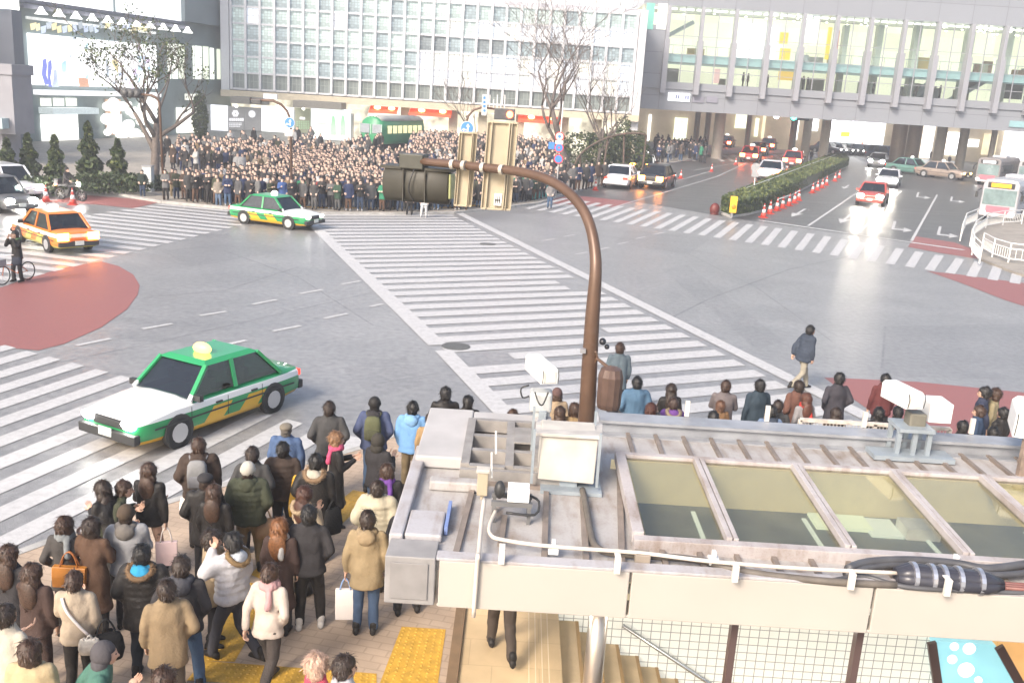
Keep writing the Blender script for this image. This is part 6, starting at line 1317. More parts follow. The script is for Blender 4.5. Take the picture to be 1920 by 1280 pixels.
def bendf(lean, twist=0):
    a = R_(lean); ca, sa = math.cos(a), math.sin(a)
    def f(p):
        p = Vector(p)
        if p.z <= .86: return p
        k = min(1, (p.z - .86) / .2); d = p.z - .88; return Vector((p.x, p.y * 1 + sa * d * k, .88 + d * (1 + (ca - 1) * k)))
    return f
def hand(q, wrist, d, side, mk):
    """palm, four curled fingers and a thumb"""
    d = d.normalized(); fw = Vector((0, 1, 0)); fw = (fw - d * fw.dot(d)).normalized() if abs(d.y) < .9 else Vector((0, 0, 1)); inn = d.cross(fw).normalized() * (-side)
    pc = wrist + d * .045; rot = Matrix((fw, d, fw.cross(d))).transposed(); q.ell(pc, (.042, .052, .017), 8, 6, rot)
    for k, L_ in enumerate((.062, .074, .070, .054)):
        b0 = wrist + d * .085 + fw * (.032 - k * .021); m_ = b0 + (d * .85 + inn * .35).normalized() * L_ * .55; e_ = m_ + (d * .45 + inn * .9).normalized() * L_ * .5; q.cap(b0, m_, .0095, .0085, 6); q.cap(m_, e_, .0085, .0065, 6)
    b0 = wrist + d * .03 + fw * .036; m_ = b0 + (fw * .75 + d * .6 + inn * .2).normalized() * .036; q.cap(b0, m_, .0115, .0095, 6); q.cap(m_, m_ + (d * .9 + fw * .2 + inn * .3).normalized() * .03, .0095, .007, 6)
def remesh_queue(mb, vox, cb, it=3):
    me = mb.mesh("tmp", []); o = bpy.data.objects.new("tmp", me); COL.objects.link(o)
    m = o.modifiers.new("r", 'REMESH'); m.mode = 'VOXEL'; m.voxel_size = vox; m.use_smooth_shade = True
    s = o.modifiers.new("s", 'SMOOTH'); s.iterations = it; s.factor = .5
    JOBS.append((o, cb))
def flush_jobs():
    dg = bpy.context.evaluated_depsgraph_get()
    done = []
    for o, cb in JOBS:
        done.append((bpy.data.meshes.new_from_object(o.evaluated_get(dg)), cb))
    for o, cb in JOBS:
        me = o.data; bpy.data.objects.remove(o); bpy.data.meshes.remove(me)
    JOBS.clear()
    for me, cb in done: cb(me)
def folds(me, amp, seed, freq=7.0, zmin=-9):
    off = Vector((seed * 3.1, seed * 1.7, 0)); n_ = len(me.vertices); co = np.empty(n_ * 3); no = np.empty(n_ * 3); me.vertices.foreach_get("co", co); me.vertices.foreach_get("normal", no)
    co = co.reshape(-1, 3); no = no.reshape(-1, 3)
    for i in range(n_):
        x, y_, z = co[i]; v = noise.noise(Vector((x * freq, y_ * freq, z * freq * .75)) + off) + .5 * noise.noise(Vector((x * 2.2 * freq, y_ * 2.2 * freq, z * freq)) + off); co[i] += no[i] * (amp * v)
    me.vertices.foreach_set("co", co.reshape(-1)); me.update()
class Fig:
    pass
def geom(s, f, fem, legs, arms, clen, bulk):
    """returns joint positions"""
    J = Fig(); k = .92 if fem else 1.0; J.k = k
    J.sh = [f((-.185 * k, 0, 1.385)), f((.185 * k, 0, 1.385))]; J.el = []; J.ha = []
    for i, sd_ in enumerate((-1, 1)):
        e, h_ = ARMS[arms[i]]; J.el.append(f((e[0] * sd_ * k, e[1], e[2]))); J.ha.append(f((h_[0] * sd_ * k, h_[1], h_[2])))
    J.kn = []; J.an = []
    for i, sd_ in enumerate((-1, 1)):
        a, b = LEGS[legs][i]; J.kn.append(Vector((a[0] * sd_, a[1], a[2]))); J.an.append(Vector((b[0] * sd_, b[1], b[2])))
    J.neck = f((0, -.005, 1.43)); J.head = f((0, .015, 1.575)); J.f = f
    return J
def torso_rings(q, J, fem, hem, bulk, grow=0., n=18):
    k = J.k; f = J.f
    prof = [(1.475, .075, .072), (1.45, .125, .09), (1.40, .19, .112), (1.27, .205, .132), (1.10, .192 if not fem else .175, .125), (.95, .20, .138), (.86, .205, .142)]
    if hem < .80: prof.append(((.86 + hem) / 2, .215, .155))
    prof.append((hem, .215 if hem > .6 else .24, .15 if hem > .6 else .185))
    rings = []
    for z, a, b in prof:
        a = a * k + bulk + grow; b = b * k + bulk + grow
        rings.append([f((a * math.copysign(abs(math.cos(t)) ** .85, math.cos(t)), b * math.copysign(abs(math.sin(t)) ** .85, math.sin(t)) - .005, z)) for t in [2 * math.pi * i / n for i in range(n)]])
    q.loft(rings)
def hair_mesh(style, c, fem, fh, rnd, hatc=None):
    q = MB(); q.smooth = True
    c0 = fh + Vector((0, -.016, .024)); r0 = (.103, .124, .128) if style not in ('bob', 'long') else (.116, .130, .132)
    if hatc: r0 = tuple(v * .86 for v in r0); c0 = fh + Vector((0, -.014, .008))
    q.ell(c0 + Vector((0, -.012, .008)), r0, 30, 18)
    if style == 'short': q.ell(fh + Vector((0, -.052, -.035)), (.086, .068, .085), 14, 10)
    elif style == 'bob': q.ell(fh + Vector((0, -.035, -.055)), (.120, .095, .118), 16, 12)
    elif style == 'long':
        q.ell(fh + Vector((0, -.06, -.08)), (.120, .095, .145), 18, 12); q.ell(fh + Vector((0, -.118, -.22)), (.125, .066, .20), 18, 12)
    elif style == 'bun': q.ell(fh + Vector((0, -.12, .03)), (.055, .05, .055), 12, 8); q.ell(fh + Vector((0, -.045, -.03)), (.078, .062, .07), 12, 8)
    out = []
    for v in q.v:
        p = Vector(v); rel = p - fh
        if rel.y > .02 and rel.z < .045 and abs(rel.x) < .085: p.y = fh.y + .02 + (p.y - fh.y - .02) * .15        # leave the face free
        n_ = noise.noise(p * 20 + Vector((rnd, 0, 0))) * .014 + noise.noise(Vector((p.x * 75, p.y * 75, p.z * 10))) * .009; out.append(tuple(p + (p - c0).normalized() * n_))
    q.v = out; rr_ = random.Random(int(rnd * 7) + 3); base = list(out); cen = c0 + Vector((0, -.02, -.02))
    for _ in range(520 if style in ('long', 'bob') else 340):
        p = Vector(base[rr_.randrange(len(base))])
        if (p.y > fh.y + .045 and p.z < fh.z + .05) or (hatc and p.z > fh.z - .055): continue
        n_ = (p - cen).normalized(); g_ = Vector((0, -.25, -1)); t_ = (g_ - n_ * g_.dot(n_)); t_ = (t_.normalized() + Vector((rr_.gauss(0, .35), rr_.gauss(0, .3), rr_.gauss(0, .2)))).normalized(); w_ = n_.cross(t_).normalized() * rr_.uniform(.003, .006); L_ = rr_.uniform(.035, .085)
        a_ = p + n_ * .001; m_ = p + t_ * L_ * .5 + n_ * rr_.uniform(.006, .014); e_ = p + t_ * L_ + n_ * rr_.uniform(-.002, .012); q.add([a_ - w_, a_ + w_, m_ + w_, m_ - w_, e_], [(0, 1, 2, 3), (3, 2, 4)])
    return q
def person(px, py, h, head, coat, clen, legc, style, hairc, arms=("down", "down"), legs="stand", fem=False, lean=0, bulk=0., label="", group=None, hood=None, fur=None, scarf=None, hat=None, hatc=None, shoe=(.02, .018, .017), vox=.02, at=None, z0=.12, turn=0, skirt=False, extra=None):
    s = h / 1.7; rnd = (px * 7 + py * 13) % 97
    f = bendf(lean)
    if at is None:
        lift = (Vector((0, 0, 1.7)) - f((0, 0.015, 1.7))); hz2 = (f((0, .015, 1.70)).z) * s
        g_ = G(px, py, z0 + hz2); dx = f((0, .015, 1.7)).y * s; a = R_(head); g_ = g_ - Vector((math.cos(a), math.sin(a), 0)) * dx; loc = (g_.x, g_.y, z0)
    else: loc = at
    J = geom(s, f, fem, legs, arms, clen, bulk); hem = dict(short=.80, mid=.68, long=.42, crop=.90)[clen]
    holder = {}
    root = bpy.data.objects.new("person", bpy.data.meshes.new("person")); COL.objects.link(root); root.location = loc; root.rotation_euler = (0, 0, R_(head - 90)); root.scale = (s, s, s)
    tag(root, label, "person", group or "people waiting at the kerb")
    # body: one continuous surface
    q = MB(); k = J.k
    q.ell(J.head, (.082, .102, .122), 16, 12); q.ell(J.head + Vector((0, .03, -.06)), (.052, .06, .055), 12, 8); q.cap(J.neck - Vector((0, 0, .05)), J.head + Vector((0, -.01, -.06)), .056, .054); q.cap(J.head + Vector((0, .095, .0)), J.head + Vector((0, .112, -.03)), .012, .017, 8)
    for sd_ in (-1, 1): q.ell(J.head + Vector((sd_ * .078, 0, -.01)), (.014, .026, .034), 8, 6)
    q.loft([[f((a * k * math.cos(t), b * k * math.sin(t), z)) for t in [2 * math.pi * i / 14 for i in range(14)]] for z, a, b in ((1.46, .07, .06), (1.40, .165, .09), (1.25, .17, .11), (1.08, .145, .10), (.92, .16, .115), (.84, .12, .10))])
    for i in (0, 1):
        q.cap(J.sh[i], J.el[i], .05, .042); q.cap(J.el[i], J.ha[i], .042, .032); hp_ = Vector(((-.09, .09)[i], 0, .88)); q.cap(hp_, J.kn[i], .085, .06); q.cap(J.kn[i], J.an[i], .058, .042); q.cap(J.an[i] + Vector((0, -.02, -.03)), J.an[i] + Vector((0, .12, -.055)), .04, .03)
    def body_done(me):
        q2 = MB(); q2.smooth = True; n_ = len(me.vertices); co = np.empty(n_ * 3); me.vertices.foreach_get("co", co); q2.v = [tuple(c) for c in co.reshape(-1, 3)]; q2.f = [list(p.vertices) for p in me.polygons]; q2.m = [0] * len(q2.f); q2.sm = [True] * len(q2.f)
        for i, sd_ in enumerate((-1, 1)): hand(q2, J.ha[i], J.ha[i] - J.el[i], sd_, 0)
        m2 = q2.mesh("person", [SKIN]); old = root.data; root.data = m2; bpy.data.meshes.remove(old); bpy.data.meshes.remove(me)
    remesh_queue(q, .016, body_done, 2)
    def part(name, mb, m, vx=vox, amp=.017, fr=7, it=3):
        def cb(me):
            me.materials.append(m); folds(me, amp, rnd, fr); me.name = name; put(name, me, root)
        remesh_queue(mb, vx, cb, it)
    q = MB(); torso_rings(q, J, fem, hem, bulk)
    for i in (0, 1):
        d = (J.ha[i] - J.el[i]).normalized(); q.cap(J.sh[i] + f((0, 0, .0)) * 0, J.el[i], .07 + bulk * .8, .062 + bulk * .7); q.cap(J.el[i], J.ha[i] - d * .03, .062 + bulk * .7, .048 + bulk * .5)
    if bulk > .02:
        for z in np.arange(hem + .06, 1.4, .085): 
            a, b = (.212 * k + bulk, .142 * k + bulk); q.loft([[f((a * kk * math.cos(t), b * kk * math.sin(t), z + dz)) for t in [2 * math.pi * i / 16 for i in range(16)]] for dz, kk in ((-.03, .98), (0, 1.06), (.03, .98))])
    if hood: pass
    if not (hood or scarf or fur): q.loft([[f((kk * math.cos(t), kk * 1.02 * math.sin(t) - .012, z + .012 * math.sin(t))) for t in [2 * math.pi * i / 14 for i in range(14)]] for z, kk in ((1.40, .09), (1.45, .104), (1.495, .096), (1.50, .08))])
    q.loft([[f(((.222 if hem > .6 else .25) * k + bulk) * kk * math.cos(t) * Vector((1, 0, 0)) + (((.157 if hem > .6 else .195) * k + bulk) * kk * math.sin(t) - .005) * Vector((0, 1, 0)) + Vector((0, 0, hem + dz))) for t in [2 * math.pi * i / 18 for i in range(18)]] for dz, kk in ((-.012, .97), (.0, 1.02), (.05, 1.01), (.06, .95))])
    part("coat", q, cloth(coat))
    q = MB(); lw = 1.0 if not skirt else .72
    q.ell((0, -.01, .89), (.155 * k, .105, .11), 16, 10)
    for i in (0, 1): hp_ = Vector(((-.088, .088)[i], -.005, .87)); q.cap(hp_, J.kn[i], .10 * lw, .078 * lw); q.cap(J.kn[i], J.an[i] + Vector((0, 0, -.02)), .076 * lw, .064 * lw)
    part("trousers" if not skirt else "tights", q, cloth(legc), vox, .010, 9)
    for i in (0, 1):
        q = MB(); q.smooth = True; a = J.an[i]; dz = a.z - .09; q.loft([[(a.x + .045 * kx * math.cos(t) * 1.02, a.y - .015 + y_, max(dz + .004, dz + .05 * kz * (1 + math.sin(t)))) for t in [2 * math.pi * j / 12 for j in range(12)]] for y_, kx, kz in ((-.085, .5, .6), (-.07, .9, .95), (-.02, .95, 1.25), (.05, 1.0, .95), (.12, 1.0, .7), (.165, .75, .5), (.18, .3, .3))])
        q.cap(a + Vector((0, -.03, .0)), a + Vector((0, -.02, .05)), .05, .05); q.build("shoe", cloth(shoe, .5), root)
    if hat != 'hoodup':
        hm = hair_mesh(style, hairc, fem, J.head, rnd, hat); hm.build("hair", hairm(hairc), root)
    q = MB()
    for sd_ in (-1, 1): q.ell(J.head + Vector((sd_ * .032, .088, .012)), (.011, .009, .008), 8, 5)
    q.build("eyes", EYEM, root)
    if hood:
        q = MB(); q.ell(f((0, -.115, 1.40)), (.125, .075, .115), 16, 10); q.ell(f((-.085, -.02, 1.45)), (.06, .09, .045), 12, 8); q.ell(f((.085, -.02, 1.45)), (.06, .09, .045), 12, 8); part("hood", q, cloth(hood), .016, .008, 12)
    if fur:
        q = MB(); q.smooth = True; rr_ = random.Random(int(rnd)); pts = [f((.135 * math.cos(t), -.09 + .10 * math.sin(t) * 1.0, 1.455 + .035 * math.sin(t) - .05 * (math.sin(t) < 0) * abs(math.sin(t)))) for t in [2 * math.pi * i / 28 for i in range(29)]]
        q.tube(pts, .034, 8, False)
        for p in pts:
            for _ in range(26):
                d_ = Vector((rr_.gauss(0, 1), rr_.gauss(0, 1), rr_.gauss(0, 1))).normalized(); e_ = d_.orthogonal().normalized() * .006; q.add([p + d_ * .02 + e_, p + d_ * .02 - e_, p + d_ * rr_.uniform(.05, .068)], [(0, 1, 2)])
        q.build("fur_trim", cloth(fur), root)
    if scarf:
        q = MB(); q.loft([[f((.1 * kk * math.cos(t), .1 * kk * math.sin(t) - .005, z)) for t in [2 * math.pi * i / 16 for i in range(16)]] for z, kk in ((1.40, 1.0), (1.42, 1.3), (1.46, 1.35), (1.51, 1.15), (1.53, .85))]); q.cap(f((.05, -.1, 1.44)), f((.07, -.15, 1.22)), .04, .045); part("scarf", q, cloth(scarf), .014, .012, 16)
    if hat in ('beanie', 'cap', 'flat', 'hoodup'):
        q = MB(); q.smooth = True; c0 = J.head + Vector((0, -.012, .035))
        if hat == 'beanie': q.ell(c0 + Vector((0, -.01, .01)), (.106, .122, .118), 18, 12); q.lathe([(.104, -.01), (.112, .0), (.112, .035), (.104, .045)], 20, c0 + Vector((0, -.008, -.02)))
        elif hat == 'hoodup': q.ell(J.head + Vector((0, -.03, .015)), (.112, .125, .138), 18, 12); q.ell(J.head + Vector((0, -.06, -.1)), (.115, .095, .11), 16, 10)
        else:
            q.ell(c0 + Vector((0, -.012, .03)), (.106, .125, .088 if hat == 'cap' else .066), 18, 12); q.loft([[(c0.x + .085 * math.cos(t) * (1 - .3 * kk), c0.y + .09 + .085 * kk + 0 * t, c0.z + .02 + .006 * math.sin(t) - .02 * kk) for t in [2 * math.pi * i / 12 for i in range(12)]] for kk in (0, .5, 1)])
        for i_, v in enumerate(q.v):
            p = Vector(v); rel = p - J.head
            if hat in ('hoodup', 'beanie') and rel.y > .03 and rel.z < .05 and abs(rel.x) < .08: p.y = J.head.y + .03; q.v[i_] = tuple(p)
        q.build("hat" if hat != 'hoodup' else "hood", cloth(hatc or coat), root)
    if extra: extra(root, J, f)
    root["_j"] = 0; del root["_j"]
    return root, J
def wpt(root, p):
    a = root.rotation_euler.z; s = root.scale[0]; ca, sa = math.cos(a), math.sin(a); return Vector(root.location) + Vector(((ca * p[0] - sa * p[1]) * s, (sa * p[0] + ca * p[1]) * s, p[2] * s))
def bag(name, label, at, size, m, rz=0, handle=None, soft=False, hl=.22, strap=None, group=None):
    """an upright bag with its own handles, hanging from point at"""
    t = thing(name, label, "bag", at, rz, group); w_, d_, h_ = size; q = MB(); q.smooth = soft
    if soft: q.loft([[(w_ / 2 * kx * math.copysign(abs(math.cos(a)) ** .6, math.cos(a)), d_ / 2 * ky * math.sin(a), -hl - h_ + z * h_) for a in [2 * math.pi * i / 16 for i in range(16)]] for z, kx, ky in ((0, .6, .5), (.04, .9, .9), (.35, 1.05, 1.1), (.75, .95, .8), (.97, .8, .35), (1, .72, .2))])
    else: q.loft([[(w_ / 2 * kx * sx, d_ / 2 * ky * sy, -hl - h_ + z * h_) for sx, sy in ((-1, -1), (1, -1), (1, 1), (-1, 1))] for z, kx, ky in ((0, .94, 1), (.5, .98, .9), (1, 1, .55))])
    q.build("body", m, t, 0 if soft else .008)
    q = MB(); q.smooth = True
    for sy in (-1, 1):
        pts = [Vector((-w_ * .27, sy * d_ * .2, -hl)), Vector((-w_ * .16, sy * .012, -.06)), Vector((0, sy * .006, 0)), Vector((w_ * .16, sy * .012, -.06)), Vector((w_ * .27, sy * d_ * .2, -hl))]; q.tube(smoothpath(pts, [.008] * 5)[0], .009, 6)
    q.build("handle", handle or m, t); return t
def backpack(label, root, J, c, c2):
    a = root.rotation_euler.z; p = wpt(root, J.f((0, -.20, 1.02))); t = thing("backpack", label, "backpack", p, a); q = MB(); q.smooth = True
    q.loft([[(.15 * kx * math.copysign(abs(math.cos(t_)) ** .6, math.cos(t_)), -.02 + .085 * ky * math.copysign(abs(math.sin(t_)) ** .7, math.sin(t_)), z) for t_ in [2 * math.pi * i / 18 for i in range(18)]] for z, kx, ky in ((0, .6, .6), (.02, .95, 1.0), (.2, 1.0, 1.2), (.36, .92, .95), (.42, .7, .6), (.44, .3, .2))]); q.build("body", cloth(c), t)
    q = MB(); q.smooth = True; q.loft([[(.11 * kx * math.copysign(abs(math.cos(t_)) ** .6, math.cos(t_)), -.115 + .03 * math.sin(t_) * kx, z) for t_ in [2 * math.pi * i / 14 for i in range(14)]] for z, kx in ((.04, .7), (.06, 1), (.2, 1), (.22, .6))]); q.build("pocket", cloth(c2), t)
    q = MB(); q.smooth = True
    for sd_ in (-1, 1): q.tube(smoothpath([Vector((sd_ * .09, .06, .36)), Vector((sd_ * .125, .13, .45)), Vector((sd_ * .135, .30, .36)), Vector((sd_ * .14, .26, .1)), Vector((sd_ * .12, .08, .03))], [.016] * 5)[0], .017, 6)
    q.build("strap", cloth(c2), t); return t
P_ = {}
def N(key, *a, **k): P_[key] = person(*a, **k)
# --- left of the canopy
N('a1', 373, 822, 1.74, 100, DBR, 'short', NB, 'short', HBR, ("pocket", "down"), bulk=.03, hood=DBR, label="man in dark brown puffer jacket wearing a grey backpack, facing the road")
N('a2', 281, 869, 1.66, 85, BK, 'short', BK, 'long', HBR, ("cross", "carry"), 'relax', True, 6, label="long-haired woman in black leather jacket carrying a pink paper bag", skirt=True)
N('a3', 186, 903, 1.62, 150, BK, 'long', BK, 'long', HD, ("phone", "down"), 'stoop', True, 22, label="stooping woman in long black coat with dark hair hanging forward")
N('a4', 243, 905, 1.60, 20, OLV, 'short', NB, 'short', HBR, ("phone", "phone"), 'stoop', False, 28, label="person in olive jacket bent forward between two women in black")
N('a5', 236, 949, 1.68, 100, (.42, .42, .43), 'short', NB, 'short', HD, ("phone", "phone"), hood=(.22, .20, .18), hat='beanie', hatc=(.07, .05, .035), bulk=.015, label="man in brown knit cap and white-grey hooded jacket")
N('a6', 385, 887, 1.70, 95, BK, 'mid', NB, 'short', HD, ("pocket", "down"), hat='flat', hatc=(.035, .03, .035), label="man in flat dark cap and long black jacket")
N('a7', 402, 910, 1.60, 88, BK, 'long', BK, 'long', HBR, ("down", "down"), 'stand', True, label="woman with very long brown hair in a black coat behind the flat cap man", skirt=True)
N('a8', 474, 839, 1.70, 92, DGR, 'short', NB, 'short', HD, ("pocket", "pocket"), label="dark-haired man in dark grey jacket next to the white beanie")
N('a9', 465, 868, 1.70, 100, OLV, 'short', KHK, 'short', HD, ("pocket", "pocket"), 'relax', hat='beanie', hatc=(.60, .57, .50), bulk=.035, hood=OLV, label="man in white knit beanie, olive puffer jacket and tan cargo trousers")
N('a10', 121, 970, 1.60, 95, (.06, .055, .052), 'mid', BK, 'bob', HBR, ("pocket", "strap"), 'stand', True, scarf=(.28, .30, .31), label="woman in dark grey coat and pale scarf with orange handbag")
N('a11', 173, 972, 1.62, 80, BRN, 'long', NB, 'bob', HD, ("pocket", "phone"), 'stand', True, label="woman with dark bob in a long brown belted coat")
N('a12', 17, 1024, 1.60, 80, NB, 'long', BK, 'long', HBR, ("down", "down"), 'stand', True, label="brown-haired woman in dark coat at the photo's left edge")
N('a13', 62, 1058, 1.60, 75, (.055, .035, .03), 'short', (.05, .035, .03), 'long', HBR, ("cross", "down"), 'stand', True, label="brown-haired woman in dark brown jacket and trousers beside the cream cardigan")
N('a14', 140, 1073, 1.58, 95, (.55, .45, .34), 'short', BK, 'bun', HBR, ("phone", "down"), 'stand', True, bulk=.01, label="woman in cream knit cardigan with white bag strap across her back")
N('a15', 267, 1022, 1.70, 95, BK, 'mid', (.03, .035, .045), 'short', HB, ("pocket", "pocket"), bulk=.03, hood=(.05, .38, .66), fur=(.22, .14, .08), label="man in black puffer coat with bright blue hood lining and fur trim")
N('a16', 341, 1044, 1.72, 95, NB, 'short', DNM, 'short', HD, ("pocket", "pocket"), 'relax', hood=(.07, .07, .08), label="man in black jacket with grey hood and blue jeans")
N('a17', 312, 1088, 1.68, 110, (.34, .25, .15), 'mid', (.10, .08, .06), 'short', HD, ("down", "pocket"), 'stand', label="man in tan knee-length coat in front of the jeans man")
N('a18', 433, 1001, 1.72, 155, (.70, .68, .69), 'crop', (.05, .05, .06), 'short', HB, ("face", "down"), 'walk', bulk=.03, hood=(.62, .66, .70), fur=(.30, .20, .10), label="man in white puffer jacket with dark jeans and black boots")
N('a19', 399, 998, 1.56, 10, (.52, .40, .26), 'mid', NB, 'bob', HD, ("face", "phone"), 'stand', True, label="woman in beige coat facing the white puffer jacket man")
N('a20', 509, 1058, 1.60, 75, (.68, .58, .50), 'short', (.06, .05, .045), 'bun', HBR, ("swing", "pocket"), 'walk', True, 6, scarf=(.65, .38, .38), label="walking woman in cream sweater with pink scarf")
N('a21', 525, 974, 1.60, 85, (.05, .035, .028), 'long', BK, 'long', HOR, ("down", "down"), 'stand', True, scarf=(.62, .60, .57), label="woman with long orange-brown hair in dark brown coat with white collar")
N('a22', 580, 949, 1.74, 95, NB, 'short', (.02, .017, .016), 'short', HB, ("pocket", "pocket"), 'relax', shoe=(.62, .58, .54), label="man in black suit jacket wearing white trainers")
N('a23', 573, 914, 1.60, 60, (.52, .42, .30), 'mid', NB, 'long', (.07, .03, .02), ("phone", "strap"), 'stand', True, fur=(.45, .34, .22), label="woman in beige coat with fur collar behind the suit jacket man")
N('a24', 690, 959, 1.72, 92, (.38, .29, .17), 'mid', (.05, .08, .14), 'short', (.03, .022, .018), ("carry", "down"), 'stand', hood=(.40, .30, .18), label="man with thinning hair in tan parka holding a white shopping bag")
N('a25', 709, 902, 1.66, 85, (.60, .54, .40), 'short', KHK, 'short', HD, ("pocket", "pocket"), 'stand', bulk=.05, label="curly-haired person in wide cream jacket next to the roof edge")
N('a26', 727, 871, 1.62, 92, NB, 'short', NB, 'bob', HBR, ("down", "down"), 'stand', True, scarf=(.20, .08, .38), label="brown-haired woman with white headphones and purple scarf")
N('a27', 633, 812, 1.62, 20, BK, 'long', BK, 'bob', (.22, .12, .06), ("phone", "phone"), 'stand', True, scarf=(.75, .12, .24), label="blond-bobbed woman in black coat and hot pink scarf looking at her phone")
N('a28', 618, 754, 1.74, 95, (.05, .052, .048), 'short', NB, 'short', HD, ("pocket", "pocket"), 'stand', bulk=.01, label="short-haired man in dark green-grey jacket nearest the road")
N('a29', 537, 793, 1.66, 90, (.10, .16, .30), 'short', DNM, 'short', HGR, ("down", "down"), 'stand', hat='flat', hatc=(.16, .14, .11), bulk=.02, label="man in patterned flat cap and blue jacket")
N('a30', 531, 830, 1.66, 92, (.055, .04, .034), 'short', NB, 'short', HB, ("pocket", "down"), 'stand', bulk=.025, label="person in dark brown padded coat with yellow tote bag")
N('a31', 593, 852, 1.72, 88, (.022, .02, .018), 'mid', BK, 'short', HB, ("pocket", "down"), 'stand', hood=(.60, .54, .44), fur=(.30, .20, .12), bulk=.015, label="person in black parka with cream fur-trimmed hood")
N('a32', 703, 746, 1.74, 92, (.06, .075, .14), 'short', DNM, 'short', HB, ("pocket", "pocket"), 'stand', hat='beanie', hatc=(.02, .02, .02), hood=(.03, .03, .035), bulk=.015, label="man in black knit cap and navy jacket with olive backpack")
N('a33', 711, 814, 1.66, 60, (.03, .03, .032), 'short', DNM, 'short', HB, ("phone", "phone"), 'stand', hat='hoodup', hatc=(.04, .036, .03), label="person with dark hood up in front of the olive backpack man")
N('a34', 775, 754, 1.70, 85, (.22, .44, .78), 'short', KHK, 'short', HB, ("down", "down"), 'stand', hood=(.28, .52, .85), bulk=.02, label="person in bright light blue hooded jacket and khaki trousers")
N('a35', 808, 776, 1.60, 95, (.45, .30, .15), 'short', NB, 'short', HD, ("down", "down"), 'stand', True, label="person in tan jacket half hidden by the canopy's rear corner")
N('a36', 836, 727, 1.74, 95, BK, 'short', BK, 'short', HB, ("down", "down"), 'stand', label="black-haired man in black suit behind the canopy's left corner")
N('a37', 878, 743, 1.64, 95, BK, 'mid', BK, 'short', HB, ("down", "down"), 'stand', True, label="person in black coat next to the wide crossing's left border")
N('a38', 12, 1135, 1.66, 70, (.62, .56, .46), 'short', DNM, 'short', HD, ("phone", "carry"), 'stand', label="person in cream jacket cut by the left edge")
N('a39', 57, 1202, 1.62, 90, (.60, .47, .28), 'short', NB, 'bob', HBR, ("down", "down"), 'stand', True, bulk=.02, label="brown-haired woman in yellowish cream coat at the bottom left corner")
N('a40', 205, 1205, 1.66, 20, (.06, .14, .11), 'short', NVY, 'short', HD, ("swing", "phone"), 'walk', False, 14, hat='hoodup', hatc=(.07, .065, .07), label="person with dark hood and green jacket walking along the bottom edge")
N('a41', 308, 1254, 1.62, 95, MAR, 'short', NB, 'bob', HBR, ("down", "down"), 'stand', True, label="person with brown hair just entering the bottom edge below the tan coat")
N('a42', 650, 1232, 1.66, 30, (.62, .62, .66), 'short', NB, 'short', HD, ("down", "down"), 'walk', label="dark-haired person in white shirt at the bottom edge")
N('a43', 598, 1228, 1.62, 30, (.62, .10, .16), 'short', NB, 'bob', (.45, .30, .22), ("down", "down"), 'walk', True, label="person in pinkish red top at the bottom edge beside the white shirt")
def feet_person(key, px, py, z, *a, **k):
    g_ = G(px, py, z); P_[key] = person(px, py, *a, at=(g_.x, g_.y, z), **k)
feet_person('u1', 760, 1147, .12, 1.70, 100, NB, 'short', (.045, .05, .06), 'short', HB, ("down", "down"), 'relax', label="person hidden under the canopy corner, only black shoes and trousers showing")
feet_person('u2', 938, 1228, .135, 1.72, 100, DGR, 'short', (.07, .055, .045), 'short', HB, ("down", "down"), 'walk', label="person walking onto the tan entrance floor, only legs visible below the fascia")
# --- right of the signal pole
RG = "people waiting behind the canopy"
N('b0', 962, 769, 1.62, 95, NB, 'short', NB, 'short', HBR, ("down", "down"), label="brown-haired head peeping over the roof left of the pan head camera", group=RG)
N('b1', 1163, 644, 1.76, 95, (.10, .13, .15), 'mid', NB, 'short', HBR, ("down", "down"), 'stand', label="brown-haired man in grey-blue coat standing beyond the brown drum", group=RG, z0=.02)
N('b2', 1195, 708, 1.72, 95, (.07, .13, .20), 'short', KHK, 'short', HB, ("pocket", "pocket"), 'stand', bulk=.02, label="man in blue denim jacket right of the brown drum", group=RG)
N('b3', 1259, 721, 1.62, 95, BK, 'mid', BK, 'long', HD, ("down", "down"), 'stand', True, label="woman with long black hair in black coat behind the purple jacket", group=RG)
N('b4', 1222, 757, 1.56, 70, (.12, .12, .12), 'short', NB, 'bob', (.09, .035, .025), ("down", "face"), 'stand', True, label="reddish-haired woman in speckled black and white top", group=RG)
N('b5', 1263, 748, 1.56, 95, (.14, .06, .26), 'short', NB, 'short', (.06, .035, .025), ("down", "down"), 'stand', True, hood=(.22, .09, .36), fur=(.40, .32, .22), bulk=.03, label="person in purple jacket with cream fur hood", group=RG)
N('b6', 1362, 715, 1.68, 80, (.14, .12, .12), 'short', (.26, .27, .21), 'short', HBR, ("cross", "cross"), 'stand', label="brown-haired person in grey jacket and pale green trousers", group=RG)
N('b7', 1351, 752, 1.40, 95, (.28, .16, .08), 'short', NB, 'bob', (.14, .07, .04), ("down", "down"), 'stand', True, label="small person with light brown hair before the grey jacket person", group=RG)
N('b8', 1338, 772, 1.58, 95, BK, 'short', NB, 'short', HB, ("down", "down"), 'stand', label="black-haired person low behind the rear beam below the grey jacket", group=RG)
N('b9', 1425, 713, 1.74, 105, (.03, .045, .06), 'mid', NB, 'short', HB, ("carry", "down"), 'stand', label="man in dark navy coat holding a black briefcase", group=RG)
N('b10', 1447, 762, 1.62, 95, (.20, .27, .40), 'short', NB, 'short', HB, ("down", "down"), 'stand', hood=(.04, .05, .07), label="black-haired person in denim blue hoodie with orange bag", group=RG)
N('b11', 1460, 752, 1.62, 80, DGR, 'short', NB, 'short', HD, ("down", "down"), 'stand', label="dark-haired person squeezed between the denim hoodie and brown leather jacket", group=RG)
